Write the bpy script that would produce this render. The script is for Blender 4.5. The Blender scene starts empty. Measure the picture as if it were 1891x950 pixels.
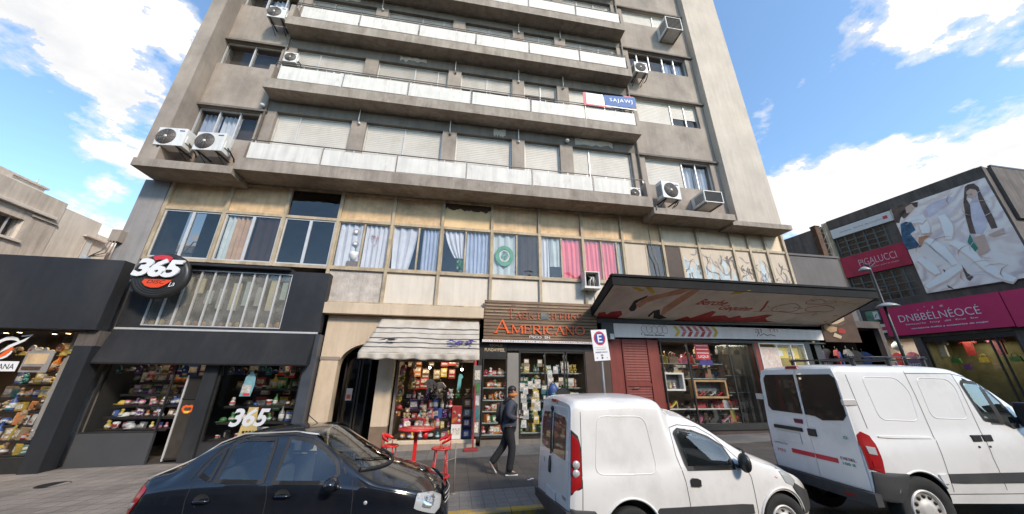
CAMROT = [[0.986883, 0.061777, 0.149151], [-0.161305, 0.339832, 0.92655], [0.006553, -0.938455, 0.345339]]
EXPOSURE = .64
CLOUDS = [((-0.67, 0.522, 0.528), 0.1, 50), ((-0.696, 0.472, 0.541), 0.08, 60), ((-0.599, 0.519, 0.609), 0.06, 80), ((-0.67, 0.609, 0.424), 0.12, 160), ((-0.685, 0.57, 0.453), 0.08, 150), ((-0.745, 0.638, 0.196), 0.06, 80), ((-0.709, 0.663, 0.24), 0.08, 80), ((-0.669, 0.697, 0.259), 0.06, 80), ((0.872, 0.305, 0.384), 0.2, 55), ((0.851, 0.415, 0.321), 0.13, 60), ((0.759, 0.564, 0.326), 0.12, 70), ((0.719, 0.315, 0.62), 0.16, 120), ((0.822, 0.229, 0.522), 0.18, 70), ((0.77, 0.269, 0.579), 0.08, 200), ((0.685, 0.521, 0.508), 0.14, 260), ((0.802, 0.443, 0.401), 0.14, 500), ((0.747, 0.51, 0.427), 0.12, 500), ((0.649, 0.493, 0.579), 0.14, 600), ((0.652, 0.426, 0.627), -0.1, 80), ((0.794, 0.357, 0.492), -0.12, 80), ((0.578, 0.394, 0.714), -0.1, 90), ((0.824, 0.289, 0.488), -0.1, 110), ((-0.731, 0.528, 0.432), -0.2, 140), ((-0.731, 0.597, 0.33), -0.16, 250), ((-0.517, 0.528, 0.673), -0.18, 170), ((-0.654, 0.649, 0.388), -0.14, 220), ((-0.728, 0.565, 0.388), -0.14, 250), ((-0.623, 0.64, 0.45), -0.08, 300), ((-0.62, 0.6, 0.45), 0.075, 12), ((0, -0.93, 0.36), -0.7, 3.0), ((0, -0.6, 0.8), -0.45, 4.0), ((-0.6, -0.7, 0.4), -0.25, 4), ((0.6, -0.7, 0.4), -0.25, 4)]
SOFFIT= {'skin': [[(5.92, 10.27), (6.028, 9.774), (6.54, 9.528), (6.95, 9.245), (7.177, 9.198), (7.442, 9.206), (7.132, 9.533), (6.656, 9.726), (6.256, 10.079), (6.149, 10.39)], [(7.157, 10.772), (7.007, 10.329), (7.162, 9.794), (7.32, 9.416), (7.442, 9.206), (7.677, 9.168), (7.607, 9.549), (7.456, 10.047), (7.328, 10.518), (7.281, 10.863)]], 'black': [[(5.801, 10.506), (5.756, 10.007), (6.068, 9.667), (6.091, 9.769), (5.946, 9.993), (5.899, 10.16), (6.051, 10.397), (6.054, 10.606), (5.932, 10.638)], [(6.71, 10.864), (6.754, 10.558), (6.938, 10.45), (7.137, 10.773), (7.527, 10.973), (7.296, 11.078), (7.003, 11.007), (6.839, 10.672), (6.809, 10.982)]], 'red': [[(4.907, 11.295), (4.819, 10.809), (5.025, 10.736), (5.164, 10.906), (5.255, 10.72), (5.591, 10.638), (5.731, 10.868), (5.661, 11.095), (6.389, 11.136), (6.363, 11.228)], [(7.867, 11.171), (8.24, 10.825), (8.462, 10.938), (8.722, 10.667), (8.975, 10.404), (9.157, 10.453), (9.163, 10.764), (9.476, 10.68), (9.691, 10.665), (9.959, 10.815), (10.268, 10.627), (10.471, 10.781), (10.903, 10.649), (11.31, 10.494), (11.553, 10.503), (11.457, 10.743), (11.703, 10.928), (12.247, 10.989), (11.024, 11.066), (9.49, 11.108)], [(10.774, 10.28), (10.734, 10.066), (10.547, 9.652), (10.625, 9.657), (10.835, 10.094), (10.876, 10.31)]], 'yellow': [[(5.303, 9.28), (5.51, 9.263), (5.847, 9.431), (5.685, 9.484)], [(5.738, 9.226), (5.947, 9.209), (6.235, 9.501), (6.139, 9.559)], [(8.853, 9.401), (8.955, 9.187), (9.451, 9.127), (9.201, 9.322)]]}
POSTER= {'hair': [[(0.57, 11.505), (0.447, 11.577), (0.26, 11.535), (0.183, 11.274), (0.209, 10.937), (0.229, 10.257), (0.234, 9.521), (0.28, 9.018), (0.458, 9.032), (0.443, 9.621), (0.414, 10.148), (0.367, 10.676), (0.29, 11.054), (0.559, 11.209), (0.705, 10.862), (0.695, 10.503), (0.863, 9.823), (0.963, 8.987), (1.136, 9.06), (1.02, 9.898), (0.848, 10.726)], [(3.418, 11.615), (3.014, 11.729), (2.491, 11.61), (2.291, 11.541), (2.402, 11.25), (2.615, 11.361), (2.829, 11.314), (3.194, 10.943), (3.321, 10.688), (3.459, 10.752)], [(3.153, 11.081), (2.972, 11.347), (2.785, 11.292), (2.675, 11.157), (2.886, 10.951), (3.069, 10.844)], [(1.861, 7.603), (1.805, 7.13), (1.679, 6.902), (1.849, 6.728), (1.913, 6.841), (1.897, 7.222)], [(2.538, 7.583), (2.458, 7.491), (2.515, 7.373)], [(2.641, 6.744), (2.511, 6.547), (2.461, 6.438), (2.628, 6.576)]], 'skin': [[(0.593, 11.229), (0.444, 11.322), (0.295, 11.163), (0.292, 10.984), (0.406, 10.803), (0.538, 10.756), (0.626, 10.925), (0.631, 11.107)], [(2.832, 11.474), (2.554, 11.565), (2.486, 11.294), (2.695, 11.09), (2.889, 11.109)], [(1.086, 8.838), (0.735, 8.857), (0.809, 8.013), (1.201, 7.833)], [(0.645, 8.786), (0.124, 8.948), (0.149, 8.64), (0.517, 8.603)], [(2.753, 9.749), (2.32, 9.637), (2.303, 9.543), (2.615, 9.58)]], 'lilac': [[(0.658, 10.624), (0.534, 10.768), (0.391, 10.724), (0.341, 10.385), (0.335, 9.972), (0.571, 9.148), (0.811, 8.856), (0.963, 8.987), (0.902, 9.567), (0.77, 10.192)], [(2.113, 11.1), (1.834, 11.257), (1.166, 11.264), (1.023, 11.037), (1.601, 10.834), (2.168, 10.45)]], 'blue': [[(3.295, 10.598), (3.075, 10.652), (2.865, 10.515), (2.843, 10.012), (3.099, 9.896), (2.976, 9.323), (2.926, 9.01), (3.456, 9.025), (3.507, 9.533), (3.414, 10.107)]], 'orange': [[(2.855, 9.569), (2.573, 9.562), (2.409, 9.493), (2.683, 9.352), (2.926, 9.01), (2.933, 9.306)]], 'cream': [[(2.926, 9.01), (2.571, 9.415), (2.174, 8.934), (1.848, 8.875), (2.087, 7.671), (2.838, 7.913), (2.954, 8.444)], [(1.735, 8.693), (1.336, 8.405), (1.237, 7.717), (1.415, 7.137), (1.914, 6.773), (2.011, 7.647)], [(2.752, 10.731), (2.292, 10.66), (2.166, 10.153), (2.342, 9.719), (2.734, 9.815)]], 'green': [[(1.334, 8.671), (1.136, 9.06), (1.159, 8.601), (1.11, 8.254), (1.251, 8.11)]]}
LIMBS= [[(2.6, 9.318), (2.231, 8.746), (2.049, 7.659)], [(1.848, 8.875), (1.407, 8.432), (1.291, 7.543)], [(2.458, 10.741), (2.406, 9.967), (2.602, 9.465)], [(1.736, 10.388), (1.622, 9.618), (1.886, 9.029)], [(3.007, 10.543), (2.666, 10.69), (2.39, 10.332)], [(1.879, 7.543), (2.638, 7.108), (3.365, 6.761)], [(1.272, 7.604), (0.978, 6.764), (0.569, 6.411)], [(3.162, 8.378), (2.811, 7.701), (2.783, 7.351)]]
import bpy, bmesh, math, random
from mathutils import Vector, Matrix
random.seed(7)
R = math.radians
scene = bpy.context.scene
COL = scene.collection
def G(x):                       # the street climbs gently to the right
    return 0.022 * max(-30, min(30, x))

# ------------------------------------------------------------------ materials
MATS = {}
def _new(name):
    m = bpy.data.materials.new(name); m.use_nodes = True
    nt = m.node_tree; nt.nodes.clear()
    out = nt.nodes.new('ShaderNodeOutputMaterial')
    return m, nt, out
def N(nt, t, **k):
    n = nt.nodes.new(t)
    for a, v in k.items():
        if a == 'ins':
            for i, x in v.items(): n.inputs[i].default_value = x
        else: setattr(n, a, v)
    return n
def L(nt, a, b): nt.links.new(a, b)
def col4(c): return (c[0], c[1], c[2], 1)
def ramp(nt, src, stops):
    r = N(nt, 'ShaderNodeValToRGB')
    el = r.color_ramp.elements
    while len(el) > 1: el.remove(el[-1])
    el[0].position = stops[0][0]; el[0].color = col4(stops[0][1]) if not isinstance(stops[0][1], (int, float)) else (stops[0][1],)*3 + (1,)
    for p, c in stops[1:]:
        e = el.new(p); e.color = col4(c) if not isinstance(c, (int, float)) else (c,)*3 + (1,)
    L(nt, src, r.inputs[0]); return r.outputs[0]
def noise(nt, vec, scale, detail=5, rough=.6, stretch=None, loc=(0, 0, 0)):
    mp = N(nt, 'ShaderNodeMapping')
    mp.inputs['Scale'].default_value = stretch or (1, 1, 1)
    mp.inputs['Location'].default_value = loc
    L(nt, vec, mp.inputs[0])
    n = N(nt, 'ShaderNodeTexNoise', ins={'Scale': scale, 'Detail': detail, 'Roughness': rough})
    L(nt, mp.outputs[0], n.inputs['Vector']); return n.outputs[0]
def mix(nt, f, a, b, mode='MIX'):
    m = N(nt, 'ShaderNodeMix', data_type='RGBA', blend_type=mode)
    if isinstance(f, (int, float)): m.inputs[0].default_value = f
    else: L(nt, f, m.inputs[0])
    for s, v in ((6, a), (7, b)):
        if isinstance(v, tuple): m.inputs[s].default_value = col4(v)
        else: L(nt, v, m.inputs[s])
    return m.outputs[2]
def coords(nt, rnd=True):
    tc = N(nt, 'ShaderNodeTexCoord')
    if not rnd: return tc.outputs['Object']
    oi = N(nt, 'ShaderNodeObjectInfo')
    ml = N(nt, 'ShaderNodeMath', operation='MULTIPLY', ins={1: 37.0}); L(nt, oi.outputs['Random'], ml.inputs[0])
    va = N(nt, 'ShaderNodeVectorMath', operation='ADD'); L(nt, tc.outputs['Object'], va.inputs[0]); L(nt, ml.outputs[0], va.inputs[1])
    return va.outputs[0]
def pm(name, c, rough=.7, var=.12, scale=3., bump=.0, bscale=40., streak=0., dirt=None, dirtamt=.0, metal=0., coat=0., rvar=0., spec=.5, fine=0., dstretch=(1,1,.45), dscale=1.3, dlo=.48, dhi=.72, rand=0.):
    """procedural principled surface: base colour with broad variation, optional vertical streaks, dirt patches and bump"""
    if name in MATS: return MATS[name]
    m, nt, out = _new(name)
    b = N(nt, 'ShaderNodeBsdfPrincipled')
    v = coords(nt)
    n1 = noise(nt, v, scale, 6, .62)
    lo = tuple(x*(1-var) for x in c); hi = tuple(min(1, x*(1+var)) for x in c)
    cc = ramp(nt, n1, [(.32, lo), (.68, hi)])
    if fine:
        n4 = noise(nt, v, 60, 3, .6)
        cc = mix(nt, 1, cc, ramp(nt, n4, [(.3, 1-fine), (.7, 1.0)]), 'MULTIPLY')
    if streak:
        n2 = noise(nt, v, 1.0, 5, .7, (5.5, 5.5, .35))
        cc = mix(nt, 1, cc, ramp(nt, n2, [(.38, 1-streak), (.6, 1.0)]), 'MULTIPLY')
    if dirt:
        n3 = noise(nt, v, dscale, 7, .68, dstretch)
        cc = mix(nt, ramp(nt, n3, [(dlo, 0.), (dhi, dirtamt)]), cc, dirt)
    if rand:
        oi = N(nt, 'ShaderNodeObjectInfo')
        cc = mix(nt, 1, cc, ramp(nt, oi.outputs['Random'], [(0, 1-rand), (1, 1.0)]), 'MULTIPLY')
    L(nt, cc, b.inputs['Base Color'])
    b.inputs['Roughness'].default_value = rough
    if rvar:
        L(nt, ramp(nt, noise(nt, v, 5, 5, .6), [(.3, max(0, rough-rvar)), (.7, min(1, rough+rvar))]), b.inputs['Roughness'])
    b.inputs['Metallic'].default_value = metal
    b.inputs['Coat Weight'].default_value = coat
    b.inputs['Coat Roughness'].default_value = .06
    b.inputs['Specular IOR Level'].default_value = spec
    if bump:
        bp = N(nt, 'ShaderNodeBump', ins={'Strength': bump, 'Distance': .02})
        L(nt, noise(nt, v, bscale, 5, .65), bp.inputs['Height']); L(nt, bp.outputs[0], b.inputs['Normal'])
    L(nt, b.outputs[0], out.inputs[0]); MATS[name] = m; return m
def emis(name, c, s):
    if name in MATS: return MATS[name]
    m, nt, out = _new(name)
    e = N(nt, 'ShaderNodeEmission', ins={0: col4(c), 1: s}); L(nt, e.outputs[0], out.inputs[0]); MATS[name] = m; return m
def schlick(nt, f0):
    """reflectance of a pane from either side: f0 + (1-f0)(1-|cos|)^5"""
    g = nt.nodes.new('ShaderNodeNewGeometry')
    d = N(nt, 'ShaderNodeVectorMath', operation='DOT_PRODUCT'); L(nt, g.outputs['Incoming'], d.inputs[0]); L(nt, g.outputs['Normal'], d.inputs[1])
    a = N(nt, 'ShaderNodeMath', operation='ABSOLUTE'); L(nt, d.outputs['Value'], a.inputs[0])
    b = N(nt, 'ShaderNodeMath', operation='SUBTRACT', ins={0: 1.0}, use_clamp=True); L(nt, a.outputs[0], b.inputs[1])
    c = N(nt, 'ShaderNodeMath', operation='POWER', ins={1: 5.0}); L(nt, b.outputs[0], c.inputs[0])
    e = N(nt, 'ShaderNodeMath', operation='MULTIPLY_ADD', ins={1: 1-f0, 2: f0}); L(nt, c.outputs[0], e.inputs[0])
    return e.outputs[0]
def glass(name, tint=(.9, .95, .95), refl=1.0, rough=.0, dark=0.0, wav=.0, film=0.):
    """thin pane: fresnel mix of a clear (tinted) pass-through and a mirror, optional dusty film"""
    if name in MATS: return MATS[name]
    m, nt, out = _new(name)
    t = N(nt, 'ShaderNodeBsdfTransparent', ins={0: col4(tint)})
    g = N(nt, 'ShaderNodeBsdfGlossy', ins={'Roughness': rough})
    mm = N(nt, 'ShaderNodeMath', operation='MULTIPLY', ins={1: refl}, use_clamp=True); L(nt, schlick(nt, .045), mm.inputs[0])
    s = N(nt, 'ShaderNodeMixShader'); L(nt, mm.outputs[0], s.inputs[0]); L(nt, t.outputs[0], s.inputs[1]); L(nt, g.outputs[0], s.inputs[2])
    if wav:
        bp = N(nt, 'ShaderNodeBump', ins={'Strength': wav, 'Distance': .05})
        L(nt, noise(nt, coords(nt), 1.6, 2, .5), bp.inputs['Height']); L(nt, bp.outputs[0], g.inputs['Normal'])
    o = s.outputs[0]
    if film:
        d = N(nt, 'ShaderNodeBsdfDiffuse', ins={0: (.55, .53, .5, 1)})
        s2 = N(nt, 'ShaderNodeMixShader')
        L(nt, ramp(nt, noise(nt, coords(nt), 2.2, 5, .6), [(.35, film*.3), (.7, film)]), s2.inputs[0])
        L(nt, o, s2.inputs[1]); L(nt, d.outputs[0], s2.inputs[2]); o = s2.outputs[0]
    L(nt, o, out.inputs[0]); MATS[name] = m; return m

# ------------------------------------------------------------------ mesh builder
class MB:
    def __init__(s): s.bm = bmesh.new(); s.mats = []
    def mi(s, m):
        if m is None: return 0
        if m not in s.mats: s.mats.append(m)
        return s.mats.index(m)
    def face(s, pts, m=None, smooth=False):
        vs = [s.bm.verts.new(p) for p in pts]
        try: f = s.bm.faces.new(vs)
        except ValueError: return
        f.material_index = s.mi(m); f.smooth = smooth; return f
    def box(s, x0, x1, y0, y1, z0, z1, m=None, bev=0., M=None):
        b = bmesh.new()
        bmesh.ops.create_cube(b, size=1)
        bmesh.ops.scale(b, vec=(abs(x1-x0), abs(y1-y0), abs(z1-z0)), verts=b.verts)
        if bev: bmesh.ops.bevel(b, geom=list(b.edges), offset=bev, segments=2, affect='EDGES', profile=.6)
        bmesh.ops.translate(b, vec=((x0+x1)/2, (y0+y1)/2, (z0+z1)/2), verts=b.verts)
        s.join(b, m, M); return s
    def join(s, b, m=None, M=None, smooth=False):
        k = s.mi(m); vm = {}
        for v in b.verts: vm[v] = s.bm.verts.new(M @ v.co if M else v.co)
        for f in b.faces:
            try: g = s.bm.faces.new([vm[v] for v in f.verts])
            except ValueError: continue
            g.material_index = k; g.smooth = smooth or f.smooth
        b.free()
    def grid(s, P, m=None, smooth=True, closeu=False, closev=False):
        """P[i][j] -> points, quads between"""
        V = [[s.bm.verts.new(p) for p in row] for row in P]
        nu, nv = len(V), len(V[0]); k = s.mi(m)
        for i in range(nu if closeu else nu-1):
            for j in range(nv if closev else nv-1):
                q = [V[i][j], V[(i+1) % nu][j], V[(i+1) % nu][(j+1) % nv], V[i][(j+1) % nv]]
                try: f = s.bm.faces.new(q)
                except ValueError: continue
                f.material_index = k; f.smooth = smooth
        return V
    def tube(s, pts, r, n=8, m=None, cap=True):
        pts = [Vector(p) for p in pts]; rs = r if isinstance(r, (list, tuple)) else [r]*len(pts)
        rows = []; up0 = None
        for i, p in enumerate(pts):
            d = (pts[min(i+1, len(pts)-1)] - pts[max(i-1, 0)]).normalized()
            a = Vector((0, 0, 1)) if abs(d.z) < .95 else Vector((1, 0, 0))
            if up0 is not None: a = up0
            u = d.cross(a).normalized(); w = u.cross(d).normalized(); up0 = w
            rows.append([p + (u*math.cos(2*math.pi*k/n) + w*math.sin(2*math.pi*k/n))*rs[i] for k in range(n)])
        V = s.grid(rows, m, True, False, True)
        if cap:
            for row in (V[0][::-1], V[-1]):
                try: f = s.bm.faces.new(row); f.material_index = s.mi(m)
                except ValueError: pass
        return s
    def lathe(s, prof, c=(0, 0, 0), n=20, m=None, axis='z', smooth=True, sx=1, sy=1):
        rows = []
        for r, z in prof:
            row = []
            for k in range(n):
                a = 2*math.pi*k/n; x, y = r*math.cos(a)*sx, r*math.sin(a)*sy
                row.append({'z': Vector((c[0]+x, c[1]+y, c[2]+z)), 'y': Vector((c[0]+x, c[1]+z, c[2]+y)), 'x': Vector((c[0]+z, c[1]+x, c[2]+y))}[axis])
            rows.append(row)
        s.grid(rows, m, smooth, False, True); return s
    def prism(s, poly, o, u, v, d, m=None, msides=None):
        """polygon (2-D, may be concave) in plane o + u,v extruded along vector d"""
        o, u, v, d = Vector(o), Vector(u), Vector(v), Vector(d)
        if d.dot(u.cross(v)) < 0: poly = poly[::-1]
        a = [s.bm.verts.new(o + u*p[0] + v*p[1]) for p in poly]
        b = [s.bm.verts.new(o + u*p[0] + v*p[1] + d) for p in poly]
        k = s.mi(m); ks = s.mi(msides) if msides else k
        for vs, q in ((a[::-1], k), (b, k)):
            try: f = s.bm.faces.new(vs); f.material_index = q
            except ValueError: pass
        for i in range(len(poly)):
            try: f = s.bm.faces.new([a[i], a[(i+1) % len(a)], b[(i+1) % len(a)], b[i]]); f.material_index = ks
            except ValueError: pass
        return s
    def ball(s, c, r, m=None, sc=(1, 1, 1), n=10):
        b = bmesh.new(); bmesh.ops.create_uvsphere(b, u_segments=n, v_segments=max(5, n//2+1), radius=r)
        for f in b.faces: f.smooth = True
        bmesh.ops.scale(b, vec=sc, verts=b.verts); bmesh.ops.translate(b, vec=c, verts=b.verts)
        s.join(b, m); return s
    def mesh(s, name, recalc=True):
        if recalc: bmesh.ops.recalc_face_normals(s.bm, faces=s.bm.faces)
        me = bpy.data.meshes.new(name); s.bm.to_mesh(me); s.bm.free()
        for m in s.mats: me.materials.append(m)
        return me

OFF = {}
def tagit(o, label=None, cat=None, group=None, kind=None):
    if label: o['label'] = label
    if cat: o['category'] = cat
    if group: o['group'] = group
    if kind: o['kind'] = kind
    return o
def thing(name, loc, label, cat, group=None, rot=None):
    o = bpy.data.objects.new(name, None); COL.objects.link(o); o.empty_display_size = .2
    o.location = loc; OFF[o] = Vector(loc)
    if rot: o.rotation_euler = rot
    return tagit(o, label, cat, group)
def part(name, mb, mat, parent, local=False, label=None, sub=0, smooth=None, recalc=True):
    """one mesh object, child of parent; vertices given in world space unless local"""
    if mat is not None and not mb.mats: mb.mats.append(mat)
    me = mb.mesh(name, recalc) if isinstance(mb, MB) else mb
    o = bpy.data.objects.new(name, me); COL.objects.link(o); o.parent = parent
    off = OFF[parent]; OFF[o] = off
    if not local: me.transform(Matrix.Translation(-off))
    if label: o['label'] = label
    if sub:
        md = o.modifiers.new('sub', 'SUBSURF'); md.levels = sub; md.render_levels = sub
    if smooth:
        for p in me.polygons: p.use_smooth = True
    return o
def single(name, mb, mat, label, cat, group=None, kind=None, sub=0, origin=None):
    """a thing that is one mesh (world-space vertices); origin goes to its base centre"""
    if mat is not None and not mb.mats: mb.mats.append(mat)
    me = mb.mesh(name)
    if origin is None:
        xs = [v.co for v in me.vertices]
        lo = [min(c[i] for c in xs) for i in range(3)]; hi = [max(c[i] for c in xs) for i in range(3)]
        origin = ((lo[0]+hi[0])/2, (lo[1]+hi[1])/2, lo[2])
    me.transform(Matrix.Translation(-Vector(origin)))
    o = bpy.data.objects.new(name, me); COL.objects.link(o); o.location = origin; OFF[o] = Vector(origin)
    if sub:
        md = o.modifiers.new('sub', 'SUBSURF'); md.levels = sub; md.render_levels = sub
    return tagit(o, label, cat, group, kind)
def structure(name, mb, mat):
    o = single(name, mb, mat, None, None, origin=(0, 0, 0)); o['kind'] = 'structure'; return o
def copy_tree(o, parent=None):
    c = o.copy(); COL.objects.link(c); OFF[c] = OFF.get(o, Vector())
    if parent: c.parent = parent
    for ch in list(o.children): copy_tree(ch, c)
    return c
_DG = bpy.context.evaluated_depsgraph_get
def baked(o):
    """apply modifiers in place"""
    bpy.context.view_layer.update()
    me = bpy.data.meshes.new_from_object(o.evaluated_get(_DG())); o.modifiers.clear(); o.data = me; return o

# lettering: the built-in sans as mesh, laid on any plane
def text_into(mb, s, m, o, u, v, width=None, height=1., depth=.01, shear=0., bold=0., center=True, space=1.):
    cu = bpy.data.curves.new('lettering', 'FONT'); cu.body = s; cu.size = 1; cu.shear = shear; cu.offset = bold
    cu.extrude = .5; cu.space_character = space; cu.resolution_u = 3
    ob = bpy.data.objects.new('lettering', cu); COL.objects.link(ob)
    bpy.context.view_layer.update()
    me = bpy.data.meshes.new_from_object(ob.evaluated_get(_DG()))
    bpy.data.objects.remove(ob); bpy.data.curves.remove(cu)
    if not me.vertices: return
    x0 = min(q.co.x for q in me.vertices); x1 = max(q.co.x for q in me.vertices)
    y0 = min(q.co.y for q in me.vertices); y1 = max(q.co.y for q in me.vertices)
    sy = height/(y1-y0); sx = (width/(x1-x0)) if width else sy
    o, u, v = Vector(o), Vector(u).normalized(), Vector(v).normalized(); nrm = u.cross(v)
    b = bmesh.new(); b.from_mesh(me); bpy.data.meshes.remove(me)
    for q in b.verts:
        X = (q.co.x-x0)*sx - ((x1-x0)*sx/2 if center else 0); Y = (q.co.y-y0)*sy
        q.co = o + u*X + v*Y + nrm*((q.co.z+.5)*depth)
    mb.join(b, m)
def ribbon(mb, pts, w, o, u, v, m, d=.004):
    """flat brush stroke of width w along 2-D pts, as a thin solid"""
    pts = [Vector(p) for p in pts]; l, r = [], []
    for i, p in enumerate(pts):
        t = (pts[min(i+1, len(pts)-1)] - pts[max(i-1, 0)]); t = t.normalized() if t.length else Vector((1, 0))
        nn = Vector((-t.y, t.x)); ww = (w[i] if isinstance(w, list) else w)/2
        l.append(p+nn*ww); r.append(p-nn*ww)
    u, v = Vector(u), Vector(v); nrm = u.cross(v).normalized()
    mb.prism([tuple(q) for q in l+r[::-1]], o, u, v, nrm*d, m)
def slat_sheet(mb, x0, x1, y, z0, z1, pitch=.085, dep=.008, m=None):
    """roller-shutter curtain: a real zig-zag of slats facing -Y"""
    n = max(2, int(round((z1-z0)/pitch))); rows = []
    for i in range(n):
        a = z0+(z1-z0)*i/n; b = z0+(z1-z0)*(i+1)/n
        rows += [[(x0, y, a), (x1, y, a)], [(x0, y-dep, a+.012), (x1, y-dep, a+.012)], [(x0, y-dep, b-.012), (x1, y-dep, b-.012)]]
    rows.append([(x0, y, z1), (x1, y, z1)])
    mb.grid(rows, m, False)
def curtain(mb, x0, x1, y, z0, z1, waves=5, amp=.04, m=None, gather=None):
    """pleated cloth hanging from z1; gather(t)->(x0,x1) lets it be drawn aside lower down"""
    nu, nv = int(waves*8)+1, 10; P = []
    ph = random.random()*6
    for j in range(nv):
        t = j/(nv-1); a, b = (x0, x1) if not gather else gather(t)
        row = []
        for i in range(nu):
            s = i/(nu-1)
            row.append((a+(b-a)*s, y + amp*math.sin(s*waves*2*math.pi+ph+.5*math.sin(3*t+s*5)) + amp*.4*math.sin(s*waves*4.7*math.pi+ph), z1+(z0-z1)*t))
        P.append(row)
    mb.grid(P, m, True)
UX, UZ = (1, 0, 0), (0, 0, 1)
# ------------------------------------------------------------------ palette
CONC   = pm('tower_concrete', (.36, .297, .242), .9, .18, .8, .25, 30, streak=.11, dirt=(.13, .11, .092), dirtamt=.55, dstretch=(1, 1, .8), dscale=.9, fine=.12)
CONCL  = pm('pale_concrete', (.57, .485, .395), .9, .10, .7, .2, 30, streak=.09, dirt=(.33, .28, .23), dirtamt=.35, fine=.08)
CONCD  = pm('shaded_dark_concrete', (.195, .165, .138), .92, .18, 1.2, .3, 25, streak=.18, dirt=(.10, .085, .07), dirtamt=.5, fine=.14)  # darker mix; on the beams it carries the balcony shadow as colour
SLABE  = pm('stained_slab', (.38, .32, .26), .92, .16, 1.5, .3, 25, streak=.2, dirt=(.13, .09, .06), dirtamt=.6, fine=.14, dscale=2.2)
GREYP  = pm('grey_pillar_plaster', (.30, .28, .265), .9, .12, 1.2, .2, 30, streak=.15, dirt=(.16, .15, .14), dirtamt=.4)
WPANEL = pm('white_balcony_panel', (.70, .655, .585), .65, .07, 2., .05, 20, streak=.14, dirt=(.36, .27, .19), dirtamt=.6, dscale=3.2, dlo=.56, dhi=.78)
SHUT   = pm('ivory_shutter', (.64, .585, .51), .6, .06, 1.5, dirt=(.42, .37, .31), dirtamt=.4, rand=.16)
SHUTD  = pm('grey_shutter', (.55, .495, .43), .6, .08, 1.5, dirt=(.30, .26, .22), dirtamt=.45, rand=.2)
ALU    = pm('aluminium_frame', (.62, .60, .57), .45, .08, 4., metal=.35)
IRON   = pm('railing_iron', (.22, .19, .165), .6, .2, 6., dirt=(.20, .09, .04), dirtamt=.6)
CREAM  = pm('cream_panel', (.76, .52, .29), .7, .10, 1.1, .06, 20, streak=.16, dirt=(.19, .125, .06), dirtamt=.75, dscale=1.25, dstretch=(1, 1, 1.5), dlo=.46, dhi=.8, fine=.05)
CREAMP = pm('pale_cream_panel', (.78, .62, .42), .7, .07, 1.0, .05, 20, streak=.08, dirt=(.42, .33, .22), dirtamt=.4, fine=.04)
IVORYP = pm('ivory_panel', (.72, .64, .53), .7, .06, 1.0, .06, 20, streak=.09, dirt=(.40, .35, .28), dirtamt=.4, fine=.04)
ROUGHP = pm('weathered_panel', (.53, .47, .41), .9, .22, 3.5, .7, 9, streak=.15, dirt=(.28, .24, .2), dirtamt=.5)
OCHREF = pm('ochre_window_frame', (.50, .40, .265), .65, .15, 3., .1, 30, streak=.2, dirt=(.14, .09, .05), dirtamt=.7, dscale=2.5)
BEIGE  = pm('beige_plaster', (.64, .505, .36), .88, .08, 1.0, .15, 30, streak=.10, dirt=(.34, .26, .18), dirtamt=.4, fine=.06)
BROWNP = pm('brown_dado', (.20, .135, .09), .8, .15, 2., .1)
RUST   = pm('rusty_brown', (.10, .055, .03), .9, .4, 5., .3)
BLACKC = pm('charcoal_cladding', (.026, .027, .030), .5, .14, .8, .03, 30, fine=.05, rvar=.08, spec=.35, streak=.15, dirt=(.07, .064, .058), dirtamt=.35, dscale=.8)
BLACKF = pm('black_fascia_cloth', (.024, .025, .028), .85, .15, .8, .05, 30, spec=.25, streak=.15, dirt=(.06, .055, .05), dirtamt=.4, dscale=.9)
DARK   = pm('dark_interior', (.018, .016, .015), .95, .2, 1.)
DARKB  = pm('brown_interior', (.075, .056, .042), .9, .3, 1.5)
FLOORI = pm('shop_floor', (.10, .085, .07), .5, .2, 2.)
BLKMET = pm('black_metal', (.025, .024, .023), .4, .2, 5., spec=.5)
WHITEP = pm('white_sign_face', (.70, .685, .66), .45, .03, 2., streak=.04, dirt=(.5, .45, .4), dirtamt=.25)
CURT_W = pm('white_curtain', (.60, .60, .62), .9, .08, 3.)
CURT_B = pm('blue_grey_curtain', (.38, .43, .53), .9, .1, 3.)
CURT_T = pm('tan_curtain_and_reflection', (.42, .27, .16), .9, .15, 3.)
CURT_P = pm('pink_curtain', (.78, .15, .19), .9, .1, 3.)
CURT_G = pm('pale_green_cloth', (.48, .53, .50), .9, .1, 3.)
GL_TW  = glass('tower_glass', (.82, .85, .88), 1.3, .01, wav=.25)
GL_DK  = glass('dusky_glass', (.56, .53, .50), 1.5, .01, wav=.3)
GL_CL  = glass('curtain_glass', (.975, .98, .985), 1.0, .01, wav=.2)
GL_SH  = glass('shop_glass', (.98, .985, .983), .42, .0, wav=.05)
GL_BAR = glass('dusty_glass', (.90, .93, .91), 1.2, .05, film=.25)
RED    = pm('red_enamel', (.62, .022, .020), .35, .08, 4., coat=.3)
SIGNRED= pm('sign_red', (.55, .035, .05), .5, .1, 3.)
WOODSL = pm('brown_wood_slat', (.155, .088, .042), .6, .3, 2., .15, 30, rand=.0)
ORANGE = pm('orange_letters', (.80, .125, .022), .45, .1, 4.)
MAG    = pm('magenta_sign', (.56, .020, .105), .5, .06, 1.5, dirt=(.35, .02, .1), dirtamt=.3)
CRIM   = pm('crimson_sign', (.42, .012, .05), .5, .08, 1.5, dirt=(.12, .01, .02), dirtamt=.5)
CLADB  = pm('dark_brown_cladding', (.13, .104, .088), .85, .25, 1.2, .3, 12, streak=.3, dirt=(.03, .025, .02), dirtamt=.5)
REDDR  = pm('oxblood_shutter', (.20, .032, .022), .6, .15, 2., .1, 30, streak=.2)
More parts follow.
